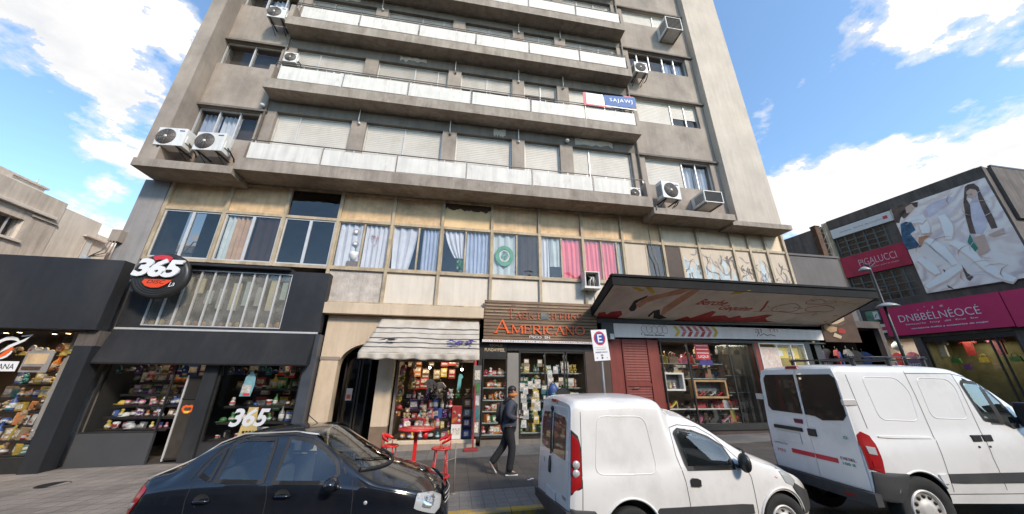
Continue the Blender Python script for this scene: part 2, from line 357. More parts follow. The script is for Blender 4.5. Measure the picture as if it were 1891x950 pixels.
ACW    = pm('ac_white', (.74, .725, .68), .5, .05, 3., streak=.12, dirt=(.42, .33, .22), dirtamt=.4)
ACG    = pm('ac_grille', (.07, .068, .065), .55, .2, 4.)
WOODL  = pm('light_wood', (.42, .25, .11), .6, .2, 3.)
SAND   = pm('sandy_render', (.70, .595, .50), .92, .13, .8, .3, 20, streak=.2, dirt=(.26, .21, .17), dirtamt=.5, fine=.1)
SANDL  = pm('pale_sandy_render', (.80, .70, .60), .92, .08, .8, .2, 20, streak=.12, dirt=(.38, .31, .25), dirtamt=.35, fine=.06)
GREYB  = pm('grey_brown_render', (.145, .13, .122), .9, .12, 1., .2, 20, streak=.1)
PINKINK= pm('pink_paint', (.62, .20, .20), .7, .15, 3.)
REDINK = pm('red_paint', (.50, .06, .05), .7, .2, 3.)
SKININK= pm('flesh_paint', (.66, .36, .22), .7, .15, 3.)
YELINK = pm('yellow_paint', (.75, .52, .06), .7, .15, 3.)
BLKINK = pm('black_paint', (.02, .018, .017), .6, .2, 3.)
GREYINK= pm('grey_paint', (.30, .27, .26), .7, .15, 3.)
BLUINK = pm('pale_blue_paint', (.46, .54, .56), .7, .2, 3.)
PURINK = pm('indigo_paint', (.05, .04, .20), .7, .2, 3.)
WHITEL = pm('white_lettering', (.76, .76, .75), .4, .03, 3.)

# ------------------------------------------------------------------ camera
CR = CAMROT
cam_d = bpy.data.cameras.new('camera'); cam = bpy.data.objects.new('camera', cam_d); COL.objects.link(cam)
cam.matrix_world = Matrix(((CR[0][0], -CR[0][1], -CR[0][2], 0), (CR[1][0], -CR[1][1], -CR[1][2], 0), (CR[2][0], -CR[2][1], -CR[2][2], 1.95), (0, 0, 0, 1)))
cam_d.sensor_width = 36; cam_d.lens = 606/1891*36; cam_d.clip_end = 2000; cam_d.clip_start = .05
scene.camera = cam

# ------------------------------------------------------------------ sky, sun
W = bpy.data.worlds.new('World'); scene.world = W; W.use_nodes = True
nt = W.node_tree; nt.nodes.clear()
wo = nt.nodes.new('ShaderNodeOutputWorld'); bg = nt.nodes.new('ShaderNodeBackground')
SUN_EL, SUN_AZ = 36, 150         # azimuth clockwise from +Y (the facade normal looks to -Y)
sky = N(nt, 'ShaderNodeTexSky', sky_type='NISHITA', sun_disc=False)
sky.sun_elevation = R(SUN_EL); sky.sun_rotation = R(SUN_AZ); sky.air_density = 1.0; sky.dust_density = .6; sky.ozone_density = 1.6
tc = N(nt, 'ShaderNodeTexCoord'); dirv = tc.outputs['Generated']
sep = N(nt, 'ShaderNodeSeparateXYZ'); L(nt, dirv, sep.inputs[0])
def mth(op, a, b=None, clamp=False):
    n = N(nt, 'ShaderNodeMath', operation=op, use_clamp=clamp)
    for i, x in enumerate((a, b)):
        if x is None: continue
        if isinstance(x, (int, float)): n.inputs[i].default_value = x
        else: L(nt, x, n.inputs[i])
    return n.outputs[0]
zz = mth('ADD', mth('MAXIMUM', sep.outputs[2], 0.0), .22)
cb = N(nt, 'ShaderNodeCombineXYZ'); L(nt, mth('DIVIDE', sep.outputs[0], zz), cb.inputs[0]); L(nt, mth('DIVIDE', sep.outputs[1], zz), cb.inputs[1])
cn = noise(nt, cb.outputs[0], 2.7, 10, .6, loc=(3.1, 1.7, .4))
cn2 = noise(nt, cb.outputs[0], 7.5, 6, .62, loc=(1.1, 5.7, .4))
tot = mth("ADD", mth("MULTIPLY", cn, 1.25), mth("MULTIPLY", cn2, .42))
for (vx, vy, vz), amp, k in CLOUDS:
    dp = N(nt, 'ShaderNodeVectorMath', operation='DOT_PRODUCT'); L(nt, dirv, dp.inputs[0]); dp.inputs[1].default_value = (vx, vy, vz)
    tot = mth('ADD', tot, mth('MULTIPLY', mth('EXPONENT', mth('MULTIPLY', mth('SUBTRACT', dp.outputs['Value'], 1.0), k)), amp))
hz = mth("MULTIPLY", mth("POWER", mth("SUBTRACT", 1.0, mth("MAXIMUM", sep.outputs[2], 0.0), True), 6.0), .12)
tot = mth('ADD', tot, hz)
cmask = ramp(nt, tot, [(.92, 0.), (1.02, .6), (1.14, 1.)])
shade = ramp(nt, noise(nt, cb.outputs[0], 3.4, 8, .62, loc=(9, 2, 1)), [(.27, (5.3, 5.45, 5.7)), (.40, (6.3, 6.3, 6.35)), (.52, (7.2, 7.1, 7.0))])
hs = N(nt, 'ShaderNodeHueSaturation', ins={'Saturation': .96, 'Value': 1.9}); L(nt, sky.outputs[0], hs.inputs['Color'])
skyc = mix(nt, 1, hs.outputs[0], (.90, 1.05, 1.10), 'MULTIPLY')
L(nt, mix(nt, cmask, skyc, shade), bg.inputs[0]); bg.inputs[1].default_value = .10
L(nt, bg.outputs[0], wo.inputs[0])
sd = bpy.data.lights.new('sun', 'SUN'); sd.energy = 2.4; sd.angle = R(8); sd.color = (1, .87, .72)
so = bpy.data.objects.new('sun', sd); COL.objects.link(so)
_d = Vector((math.sin(R(SUN_AZ))*math.cos(R(SUN_EL)), math.cos(R(SUN_AZ))*math.cos(R(SUN_EL)), math.sin(R(SUN_EL))))
so.rotation_euler = _d.to_track_quat('Z', 'Y').to_euler(); so.location = (0, -20, 30)
scene.view_settings.view_transform = 'Standard'; scene.view_settings.look = 'None'; scene.view_settings.gamma = 1
scene.view_settings.use_curve_mapping = False; scene.view_settings.exposure = EXPOSURE
scene.cycles.max_bounces = 8; scene.cycles.transparent_max_bounces = 16; scene.cycles.caustics_reflective = False; scene.cycles.caustics_refractive = False

# ------------------------------------------------------------------ ground
def sheet(x0, x1, y0, y1, dz, m, name):
    xs = sorted(set([x0, x1] + [x for x in (-30, 30) if x0 < x < x1])); mb = MB()
    for a, b in zip(xs, xs[1:]): mb.face([(a, y0, G(a)+dz), (b, y0, G(b)+dz), (b, y1, G(b)+dz), (a, y1, G(a)+dz)])
    return structure(name, mb, m)
ASPH = pm('asphalt', (.048, .047, .047), .9, .25, 1.2, .5, 140, fine=.35, dirt=(.08, .075, .07), dirtamt=.5)
EARTH = pm('ground_dust', (.14, .125, .11), .95, .2, .3, .2)
def tiles(name, c, c2, size, mortar, off=0., rough=.8, dirtc=(.03, .028, .026), amt=.5, grain=.2):
    m, nt, out = _new(name); b = N(nt, 'ShaderNodeBsdfPrincipled', ins={'Roughness': rough}); v = coords(nt, False)
    br = N(nt, 'ShaderNodeTexBrick', offset=off, ins={'Scale': 1.0, 'Mortar Size': .008, 'Brick Width': size, 'Row Height': size, 'Color1': col4(c), 'Color2': col4(c2), 'Mortar': col4(mortar), 'Mortar Smooth': .2})
    L(nt, v, br.inputs['Vector'])
    cc = mix(nt, 1, br.outputs[0], ramp(nt, noise(nt, v, 1.1, 7, .65), [(.3, .65), (.7, 1.15)]), 'MULTIPLY')
    cc = mix(nt, 1, cc, ramp(nt, noise(nt, v, 70, 3, .6), [(.35, 1-grain), (.65, 1.)]), 'MULTIPLY')
    cc = mix(nt, ramp(nt, noise(nt, v, .7, 6, .7, loc=(4, 4, 4)), [(.5, 0.), (.72, amt)]), cc, dirtc)
    L(nt, cc, b.inputs['Base Color'])
    bp = N(nt, 'ShaderNodeBump', ins={'Strength': .35, 'Distance': .01}); L(nt, noise(nt, v, 90, 3, .6), bp.inputs['Height']); L(nt, bp.outputs[0], b.inputs['Normal'])
    L(nt, b.outputs[0], out.inputs[0]); return m
TILE_D = tiles('dark_paving', (.100, .086, .076), (.080, .070, .063), .40, (.045, .04, .038))
TILE_L = tiles('pebbled_paving', (.26, .245, .225), (.23, .215, .20), .20, (.15, .14, .13), grain=.5, dirtc=(.11, .10, .09), amt=.6)
TILE_G = tiles('grey_shop_paving', (.18, .172, .163), (.155, .15, .143), .60, (.08, .075, .07))
TILE_W = tiles('worn_brown_paving', (.34, .285, .235), (.30, .25, .205), .30, (.10, .09, .08), dirtc=(.09, .075, .065), amt=.6)
sheet(-900, 900, -900, 900, -.16, EARTH, 'ground')
sheet(-80, 80, -11, 6.06, -.12, ASPH, 'road')
sheet(-60, 60, 6.2, 24, -.004, TILE_D, 'pavement')
sheet(-.9, 40, 6.2, 7.12, 0., TILE_L, 'kerbside_pavement')
sheet(-2.0, 14, 9.75, 11.6, 0., TILE_G, 'shopfront_pavement')
sheet(-40, -3.3, 6.2, 10.9, 0., TILE_W, 'left_pavement')
mb = MB()
m_k, nt, out = _new('worn_yellow_kerb'); b_ = N(nt, 'ShaderNodeBsdfPrincipled', ins={'Roughness': .8}); v = coords(nt, False)
L(nt, mix(nt, ramp(nt, noise(nt, v, 5, 7, .7), [(.42, 0.), (.6, 1.)]), (.42, .27, .035), (.20, .185, .165)), b_.inputs[0]); L(nt, b_.outputs[0], out.inputs[0])
for a in range(-40, 40):
    x0, x1 = a*1.0, a*1.0+.99
    mb.prism([(6.05, G(x0)-.3), (6.2, G(x0)-.3), (6.2, G(x0)+.004), (6.07, G(x0)+.004), (6.05, G(x0)-.015)], (x0, 0, 0), (0, 1, 0), UZ, (.99, 0, .0217), m_k)
structure('kerb', mb, m_k)
# manhole cover at the left, paper scraps
mb = MB(); mb.lathe([(0, .001), (.22, .001), (.235, .008), (.25, .001)], (-8.0, 9.35, G(-8)), 24, BLKMET)
single('manhole_cover', mb, None, 'round dark metal cover set in the brown pavement before the corner shops', 'manhole cover')
# ------------------------------------------------------------------ the apartment tower
YW, YF = 10.9, 10.25
T = thing('apartment_building', (1.5, 11.2, G(0)), 'tall grey concrete apartment block with white balcony panels over a cream glazed mezzanine', 'apartment building')
BAYS = [(-7.15, -4.5), (-3.98, -1.08), (-.53, 1.72), (2.25, 3.77), (4.32, 7.0)]
SL = [8.2, 11.68, 14.97, 18.0, 21.3]                      # balcony undersides
WT = [11.2, 14.48, 17.62, 20.85]                          # window heads per floor
mb = MB()                                                  # main body
mb.box(-10.17, 13.25, 11.45, 24, 8.2, 27, CONC)
mb.box(-10.4, 13.85, 14.6, 24, -.5, 8.2, GREYB)
for k in range(4):                                         # wall between and over the window bays
    top = SL[k+1]
    mb.box(-7.45, 7.2, YW, 11.45, WT[k], top+.38, CONCD)  # beam band coloured dark for the shade under the balcony
    xs = [-7.45] + [v for b in BAYS for v in b] + [7.2]
    for i in range(0, len(xs), 2):
        mb.box(xs[i], xs[i+1], YW, 11.45, SL[k]+.38, WT[k]-.002, CONC)
mb.box(-7.45, 7.2, YW, 11.45, 21.7, 27, CONC)
LWIN = [(9.80, 11.08), (13.2, 14.38), (16.5, 17.55), (19.8, 20.8)]
RWIN = [(9.70, 11.12), (13.1, 14.50), (16.4, 17.62), (19.7, 20.72)]
for x0, x1, wx0, wx1, wins, z0 in ((-9.719, -7.452, -9.70, -7.68, LWIN, 8.284), (7.202, 11.2, 7.62, 10.80, RWIN, 8.2)):
    zz_ = z0
    for a, b in wins:
        mb.box(x0, x1, YW+.02, 11.45, zz_, a, CONC)                        # spandrel
        if wx0-x0 > .02: mb.box(x0, wx0, YW+.02, 11.45, a, b, CONC)
        mb.box(wx1, x1, YW+.02, 11.45, a, b, CONC)
        zz_ = b
    mb.box(x0, x1, YW+.02, 11.45, zz_, 27, CONC)
    for a, b in wins:                                                       # projecting heads of the windows
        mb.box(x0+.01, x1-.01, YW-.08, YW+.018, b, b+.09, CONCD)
part('wall', mb, None, T)
mb = MB(); mb.box(-10.2, -9.72, 10.30, 11.45, 8.284, 27, CONC, .015); part('pier', mb, None, T)
mb = MB(); mb.box(11.2, 13.3, 10.6, 11.45, 8.04, 27, CONCL, .015); part('pier', mb, None, T, label='broad pale concrete pier')
mb = MB(); mb.box(13.3, 13.302, 10.65, 24, 8.1, 27, CONC)
# slabs of the wings and the ledge
mb = MB(); mb.box(-10.22, -7.452, YF-.02, 11.45, 8.0, 8.28, SLABE, .01); part('floor_slab', mb, None, T); mb = MB(); mb.box(7.202, 10.75, YF, 11.2, 7.93, 8.198, SLABE, .01)
mb.box(10.752, 13.55, 10.42, 11.45, 7.82, 8.038, SLABE, .01); part('floor_slab', mb, None, T)
# balconies
SEGS = [[-7.22, -4.95, -2.5, -.05, 2.4, 4.8, 6.35], [-7.1, -4.87, -2.48, -.03, 2.39, 4.75, 7.03], [-7.0, -4.78, -2.4, 0., 2.36, 4.7, 7.0], [-7.0, -4.78, -2.4, 0., 2.36, 4.7, 7.0], [-7.0, -4.78, -2.4, 0., 2.36, 4.7, 7.0]]
for k, z in enumerate(SL):
    mb = MB()
    mb.prism([(YF, z), (YW-.002 if k else 11.19, z), (YW-.002 if k else 11.19, z+.36), (YF+.16, z+.36), (YF+.15, z+.44), (YF, z+.44)], (-7.45, 0, 0), (0, 1, 0), UZ, (14.65, 0, 0), SLABE)
    for x in (-7.449, 7.03):
        mb.prism([(YF+.004, z+.442), (YW-.004, z+.442), (YW-.004, z+1.12), (YF+.03, z+1.12)], (x, 0, 0), (0, 1, 0), UZ, (.168, 0, 0), CONC)
    B = part('balcony', mb, None, T)
    for a, b in zip(SEGS[k], SEGS[k][1:]):
        p = MB(); tilt = random.uniform(-.012, .012)
        p.box(a+.03, b-.045, YF-.012, YF+.018, z+.455+tilt, z+1.075+tilt, WPANEL, .006)
        part('balcony_panel', p, None, B)
    r = MB(); xe = 7.03
    r.tube([(-7.28, YF+.05, z+1.21), (xe, YF+.05, z+1.21)], .022, 8, IRON)
    if k in (1, 2): r.tube([(-7.28, YF+.05, z+1.31), (xe, YF+.05, z+1.31)], .018, 8, IRON)
    for a in SEGS[k][1:-1]:
        r.box(a-.02, a+.012, YF+.02, YF+.06, z+.442, z+1.21, IRON)
        for s in range(4): r.box(a-.04, a+.03, YF+.022, YF+.03, z+.55+s*.12, z+.58+s*.12, ALU)
    x = -7.1
    while x < 7.0:
        r.box(x-.01, x+.01, YF+.04, YF+.06, z+1.08, z+1.21, ALU); x += .78
    part('railing', r, None, B)
# balcony-door windows
OPEN = [[0, 0, 0, 0, 0], [.30, .0, .38, .50, .0], [.10, .22, .16, .12, .34], [0, 0, .2, 0, 0]]
for k in range(4):
    for i, (a, b) in enumerate(BAYS):
        zt, zb = WT[k], SL[k]+.38
        f = MB(); y = 11.08
        f.box(a, b, y-.04, y+.02, zt-.05, zt, ALU); f.box(a, a+.045, y-.04, y+.02, zb, zt-.05, ALU); f.box(b-.045, b, y-.04, y+.02, zb, zt-.05, ALU)
        w = b-a; ms = {0: [.30], 1: [.5], 2: [], 3: [], 4: [.28]}[i] if k == 0 else {0: [.33], 1: [.52, .85], 2: [.5], 3: [.5], 4: [.3, .65]}[i]
        for t in ms: f.box(a+w*t-.018, a+w*t+.018, y-.055, y+.02, zb, zt-.05, ALU)
        Wn = part('window', f, None, T)
        op = OPEN[k][i]; zs = zt-.05-(zt-9.9-(SL[k]-8.2))*(1-op) if op else zb+.02
        s = MB()
        if k == 1 and i == 4: slat_sheet(s, a+.05, a+w*.3-.02, y, zb+.02, zt-.05, m=SHUT)
        else: slat_sheet(s, a+.05, b-.05, y, zs, zt-.05, m=SHUT if k == 0 else SHUTD)
        part('shutter', s, None, Wn)
        g = MB(); g.face([(a+.04, y+.06, zb), (b-.04, y+.06, zb), (b-.04, y+.06, zt), (a+.04, y+.06, zt)], GL_TW); part('pane', g, None, Wn)
        if k == 1 and i == 0:
            c = MB(); curtain(c, -5.7, -4.75, y+.02, 12.9, 13.75, 3, .03, CURT_W); part('curtain', c, None, Wn)
# plaster repairs, hooks and drip rods along the balcony bands
PATCH = pm('pale_plaster_repair', (.46, .41, .35), .9, .1, 3., .2)
for x, z, w, h in ((5.3, 11.36, 1.7, .26), (-2.6, 14.66, 1.1, .2), (1.2, 11.3, .5, .3), (-5.9, 17.75, 1.3, .18)):
    mb = MB(); rr = random.Random(int(x*10)); mb.prism([(x-w/2+w*k/9, z+h+rr.uniform(-.04, .06)) for k in range(10)]+[(x+w/2-w*k/9, z+rr.uniform(-.08, .08)) for k in range(10)], (0, YW-.001, 0), UX, UZ, (0, -.006, 0), PATCH); part('plaster_patch', mb, None, T)
for k in range(4):
    for i, x in enumerate((-4.24, -.8, 1.98, 4.04)):
        if (k*3+i) % 4 == 3: continue
        mb = MB(); z = WT[k]; mb.tube([(x, YW-.12, SL[k+1]-.01), (x, YW-.12, z-.05), (x+.02, YW-.02, z-.12)], .016, 6, ACW); mb.ball((x+.02, YW-.05, z-.14), .05, IRON if i % 2 else ACW, n=8); part('hook_rod', mb, None, T)
# wing windows
def wing(x0, x1, z0, z1, split, kinds, cur=None):
    y = 11.06; f = MB()
    f.box(x0, x1, y-.04, y+.03, z1-.05, z1, ALU); f.box(x0, x1, y-.05, y+.03, z0, z0+.05, ALU)
    xs = [x0]+[x0+(x1-x0)*t for t in split]+[x1]
    for x in xs: f.box(max(x0, x-.022), min(x1, x+.022), y-.038, y+.028, z0+.05, z1-.05, ALU)
    Wn = part('window', f, None, T)
    for (a, b), kd in zip(zip(xs, xs[1:]), kinds):
        if kd[0] == 's':
            t = kd[1]; s = MB(); slat_sheet(s, a+.025, b-.025, y+.015, z0+.05+(z1-z0-.1)*(1-t), z1-.05, m=SHUT); part('shutter', s, None, Wn)
        if kd[0] != 's' or kd[1] < 1:
            g = MB(); g.face([(a+.02, y+.035, z0+.05), (b-.02, y+.035, z0+.05), (b-.02, y+.035, z1-.05), (a+.02, y+.035, z1-.05)], GL_TW); part('pane', g, None, Wn)
        if kd[0] == 'c':
            c = MB(); curtain(c, a+.05, b-.05, y+.2, z0+.06, z1-.1, kd[1], .04, CURT_W if kd[2] else CURT_B); part('curtain', c, None, Wn)
    return Wn
wing(-9.70, -7.68, *LWIN[0], (.33, .66), [('c', 4, 0), ('c', 4, 1), ('g',)])
wing(-9.70, -7.68, *LWIN[1], (.5,), [('g',), ('g',)])
wing(-9.70, -7.68, *LWIN[2], (.4, .75), [('g',), ('c', 3, 1), ('g',)])
wing(-9.70, -7.68, *LWIN[3], (.5,), [('g',), ('g',)])
wing(7.62, 10.80, *RWIN[0], (.57, .78), [('s', 1), ('c', 3, 1), ('c', 4, 1)])
wing(7.62, 10.80, *RWIN[1], (.57, .80), [('s', 1), ('s', .62), ('s', .62)])
wing(7.62, 10.80, *RWIN[2], (.16, .36, .6, .8), [('g',), ('g',), ('g',), ('c', 2, 0), ('c', 3, 0)])
wing(7.62, 10.80, *RWIN[3], (.57,), [('s', 1), ('s', .8)])
# room dark behind the upper windows
mb = MB()
for x0, x1, ws in ((-9.78, -7.7, LWIN), (7.64, 10.78, RWIN)):
    for a, b in ws: mb.box(x0, x1, 11.42, 11.446, a, b, DARKB)
part('room_wall', mb, None, T)

# ---- mezzanine curtain wall
MUL = [-9.64, -7.87, -6.06, -4.34, -2.53, -.79, 1.03, 2.84, 4.55, 6.22, 7.95, 9.57, 11.17, 11.97, 12.8, 13.73]
ZS, ZT, ZC = 5.33, 7.07, 8.19
f = MB()
for x in MUL:
    lo = 4.16 if -4.4 < x < 5 else ZS-.05
    f.box(x-.05, x+.05, 11.10, 11.26, lo, ZC, OCHREF, .006)
for a, b in zip(MUL, MUL[1:]):
    for z, h in ((ZT, .05), (ZS, .05), (ZC-.04, .035)):
        f.box(a+.051, b-.051, 11.115, 11.25, z-h, z+h, OCHREF)
    if -4.4 < a < 4.6: f.box(a+.051, b-.051, 11.115, 11.25, 4.16, 4.22, OCHREF)
part('mezzanine_frame', f, None, T)
mb = MB(); mb.box(-10.44, -9.70, 11.08, 12.2, -.4, 8.0, GREYP, .01); part('pillar', mb, None, T, label='grey plastered pillar')
mb = MB(); mb.box(-9.7, 13.9, 12.9, 13.0, 4.1, 8.2, DARKB); mb.box(-9.7, 13.85, 11.3, 12.9, 4.12, 4.16, DARKB); mb.box(-9.7, 13.85, 11.26, 12.9, 8.198, 8.25, DARK)
for x in (-4.34, 1.03, 6.22, 9.57): mb.box(x-.03, x+.03, 11.27, 12.9, 4.16, 8.19, DARKB)
mb.box(13.75, 13.85, 11.15, 14.6, 3.3, 8.2, CREAMP)
part('mezzanine_room', mb, None, T)
# peeling panel
mp_, nt, out = _new('peeling_cream_panel'); b_ = N(nt, 'ShaderNodeBsdfPrincipled', ins={'Roughness': .8}); tcx = N(nt, 'ShaderNodeTexCoord'); v = tcx.outputs['Object']
sp = N(nt, 'ShaderNodeSeparateXYZ'); L(nt, v, sp.inputs[0])
h_ = N(nt, 'ShaderNodeMath', operation='MULTIPLY_ADD', ins={1: 1.7, 2: -1.7*7.62}); L(nt, sp.outputs[2], h_.inputs[0])
a_ = N(nt, 'ShaderNodeMath', operation='ADD'); L(nt, h_.outputs[0], a_.inputs[0]); L(nt, noise(nt, v, 3.2, 6, .6), a_.inputs[1])
base_ = ramp(nt, noise(nt, v, 1.3, 6, .6), [(.35, (.62, .44, .23)), (.65, (.82, .58, .31))])
L(nt, mix(nt, ramp(nt, a_.outputs[0], [(.93, 0.), (.955, 1.)]), base_, (.075, .04, .022)), b_.inputs[0]); L(nt, b_.outputs[0], out.inputs[0])
for i, (a, b) in enumerate(zip(MUL, MUL[1:])):
    if i == 2:
        g = MB(); g.box(a+.06, b-.06, 11.19, 11.2, ZT+.06, ZC-.08, GL_DK); part('transom_pane', g, None, T); continue
    g = MB(); g.box(a+.052, b-.052, 11.19, 11.24, ZT+.052, ZC-.077, mp_ if i == 5 else (CREAM if i < 10 else CREAMP)); part('spandrel_panel', g, None, T, label='cream panel with peeling brown top edge' if i == 5 else None)
    if i < 3 or i > 8: continue
    g = MB(); g.box(a+.052, b-.052, 11.19, 11.24, 4.222, ZS-.052, ROUGHP if i == 3 else IVORYP); part('spandrel_panel', g, None, T, label='rough weathered grey panel' if i == 3 else None)
# mezzanine windows
def mezz(i, split, kinds, fm=ALU):
    a, b = MUL[i]+.055, MUL[i+1]-.055; z0, z1 = ZS+.055, ZT-.055; y = 11.18
    f = MB(); wf = .045 if i < 3 else .028
    f.box(a, b, y-.03, y+.03, z0, z0+wf, fm); f.box(a, b, y-.03, y+.03, z1-wf, z1, fm)
    xs = [a]+[a+(b-a)*t for t in split]+[b]
    for x in xs: f.box(max(a, x-wf), min(b, x+wf), y-.028, y+.028, z0+wf, z1-wf, fm)
    Wn = part('window', f, None, T)
    for (p, q), kd in zip(zip(xs, xs[1:]), kinds):
        if kd[0] == 'panel':
            s = MB(); s.box(p+.01, q-.01, y-.012, y+.012, z0+wf, z1-wf, kd[1]); part('infill_panel', s, None, Wn); continue
        g = MB(); g.box(p+.02, q-.02, y-.004, y+.004, z0+wf, z1-wf, kd[0]); part('pane', g, None, Wn)
        for cs in kd[1:]:
            c = MB(); x0, x1, mt, wv = cs[:4]; gt = None
            if len(cs) > 4:
                X0, X1 = p+(q-p)*x0, p+(q-p)*x1; e0, e1 = p+(q-p)*cs[4], p+(q-p)*cs[5]
                gt = lambda t, X0=X0, X1=X1, e0=e0, e1=e1: (X0+(e0-X0)*t**1.6, X1+(e1-X1)*t**1.6)
            curtain(c, p+(q-p)*x0, p+(q-p)*x1, y+.06, z0+.02 + (cs[6] if len(cs) > 6 else 0), z1-.03, wv, .03, mt, gt); part('curtain', c, None, Wn)
    return Wn
mezz(0, (.5,), [(GL_DK,), (GL_DK,)])
mezz(1, (.5,), [(GL_CL, (.05, .35, CURT_G, 2), (.38, 1., CURT_T, 4)), (GL_DK, (.1, .95, CURT_T, 3))])  # brown cloth in the right pane stands in for a dark reflection
mezz(2, (.5,), [(GL_DK,), (GL_DK,)])
w3 = mezz(3, (.5,), [(GL_CL, (.02, .98, CURT_W, 4)), (GL_CL, (.06, .98, CURT_W, 5))], OCHREF)
w4 = mezz(4, (.55,), [(GL_CL, (.02, .95, CURT_W, 3, .1, .72)), (GL_CL, (.18, .98, CURT_B, 5))], OCHREF)
w5 = mezz(5, (.48,), [(GL_CL, (.08, .92, CURT_W, 4, .55, .95, .55)), (GL_CL, (.04, .96, CURT_B, 6))], OCHREF)
w6 = mezz(6, (.52,), [(GL_CL, (.02, .95, CURT_G, 3)), (GL_DK, (.0, .12, CURT_W, 1), (.15, .95, CURT_T, 3))], OCHREF)  # right pane: tan cloth put in to imitate a brown reflection
w7 = mezz(7, (.5,), [(GL_CL, (.02, .40, CURT_W, 2), (.45, .95, CURT_G, 2, .45, .95, .45)), (GL_CL, (.03, .97, CURT_P, 4))], OCHREF)
mezz(8, (.45, .86), [(GL_CL, (.02, .98, CURT_P, 4)), (GL_CL, (.02, .95, CURT_P, 4)), (GL_CL, (.1, .9, CURT_G, 2))], OCHREF)
WOODD = pm('dark_brown_board', (.05, .026, .014), .6, .3, 2., .1)
MURALP = pm('cream_mural_board', (.60, .49, .37), .7, .06, 1., .05, streak=.08)
mezz(9, (.58,), [('panel', MURALP), (GL_DK, (.1, .9, CURT_T, 3))], OCHREF)
M10 = mezz(10, (.48,), [('panel', WOODD), ('panel', MURALP)], OCHREF)
mur = [mezz(j, (), [('panel', MURALP)], OCHREF) for j in (11, 12, 13, 14)]
# objects stuck on the panes: ring sticker, plants
s = MB(); GREENI = pm('green_sticker', (.10, .28, .20), .6, .2, 4.)
for r0, r1, m in ((.40, .24, GREENI), (.215, .19, WHITEL), (.12, .05, GREENI)):
    pts = [(r0*.85*math.cos(t*math.pi/16), r0*math.sin(t*math.pi/16)) for t in range(33)]+[(r1*.85*math.cos(t*math.pi/16), r1*math.sin(t*math.pi/16)) for t in range(32, -1, -1)]
    s.prism(pts, (1.52, 11.173, 6.14), UX, UZ, (0, -.003, 0), m)
part('ring_sticker', s, None, w6, label='round green and white sticker on the pane')
s = MB(); rr = random.Random(3)
LEAF = pm('houseplant_leaf', (.07, .30, .05), .6, .3, 5.)
for q in range(60):
    c = Vector((.02+rr.gauss(0, .09), 11.30+rr.uniform(-.04, .05), 5.42+rr.random()*.6)); a = rr.random()*6
    s.face([c, c+Vector((.05*math.cos(a), .02, .07)), c+Vector((.02, .0, .13)), c+Vector((-.05*math.cos(a), -.01, .06))], LEAF)
s.lathe([(0, 0), (.08, 0), (.1, .12), (.0, .12)], (.02, 11.33, 5.385), 12, BROWNP)
part('potted_plant', s, None, w5)
POTW = pm('white_pot', (.75, .74, .72), .4)
s = MB(); s.lathe([(0, 0), (.1, 0), (.16, .2), (.17, .32), (.14, .33), (0, .3)], (-3.66, 11.33-.04, 5.62), 16, POTW); s.box(-3.85, -3.45, 11.2, 11.35, 5.385, 5.62, BROWNP)
for q in range(14):
    a = rr.random()*6; s.tube([(-3.66, 11.28, 5.9), (-3.66+.1*math.cos(a), 11.28+.03*math.sin(a), 6.1+.1*rr.random()), (-3.66+.2*math.cos(a), 11.28, 6.05+.2*rr.random())], [.012, .01, .004], 5, LEAF)
part('potted_plant', s, None, w3)
s = MB()
for cx, cz, rx, rz in ((-3.7, 6.7, .09, .10), (-3.66, 6.25, .1, .07)):
    s.prism([(rx*math.cos(t*math.pi/10), rz*math.sin(t*math.pi/10)) for t in range(20)], (cx, 11.172, cz), UX, UZ, (0, -.003, 0), GREYINK)
    s.prism([(rx*.6*math.cos(t*math.pi/10), rz*.6*math.sin(t*math.pi/10)) for t in range(20)], (cx, 11.168, cz), UX, UZ, (0, -.003, 0), WHITEL)
for q in range(12): ribbon(s, [(0, 0), (rr.uniform(-.06, .06), rr.uniform(.02, .1))], .03, (-3.05+rr.uniform(-.1, .1), 11.172, 6.2+rr.random()*.4), UX, UZ, PINKINK if q % 2 else GREYINK, -.003)
part('pane_stickers', s, None, w3)
# the mural strokes on the right-hand panels
rr = random.Random(11)
SCRAWL = pm('dark_scrawl_paint', (.17, .15, .13), .7, .3, 6.)
def stroke(s, pts, w, m):
    global MN
    ribbon(s, pts, w, (0, 11.166-MN*.0006, 0), UX, UZ, m, -.0005); MN += 1
def scrawl(W_, x0, x1, n, blue, name='mural_stroke'):
    """dark looping scrawl with pale blue fills, a few strokes per panel"""
    global MN
    MN = 0
    for q in range(blue):
        s = MB(); x = x0+(x1-x0)*(q+.5)/blue; z = rr.uniform(5.5, 6.3)
        stroke(s, [(x-.05, z+.45), (x+rr.uniform(-.08, .08), z+.2), (x+rr.uniform(-.1, .1), 5.45)], [.08, .2, .26], BLUINK); part(name, s, None, W_)
    for q in range(n):
        s = MB(); x = x0+(x1-x0)*(q+rr.random())/n; z = rr.uniform(5.6, 6.8); pts = [(x, z)]; a = rr.uniform(-2.2, -.9)
        for k in range(rr.randint(3, 7)):
            a += rr.uniform(-.9, .9); x = min(x1-.04, max(x0+.04, x+.13*math.cos(a))); z = min(6.95, max(5.42, z+.15*math.sin(a))); pts.append((x, z))
        w = [rr.choice([.015, .025, .05, .07]) for _ in pts]; stroke(s, pts, w, SCRAWL if q % 4 else GREYINK); part(name, s, None, W_)
for W_, x0, x1, n, bl in ((mur[0], 9.64, 11.1, 16, 5), (mur[1], 11.24, 11.9, 9, 1), (mur[2], 12.04, 12.73, 11, 1), (mur[3], 12.87, 13.66, 11, 0), (M10, 8.8, 9.48, 8, 3)): scrawl(W_, x0, x1, n, bl)
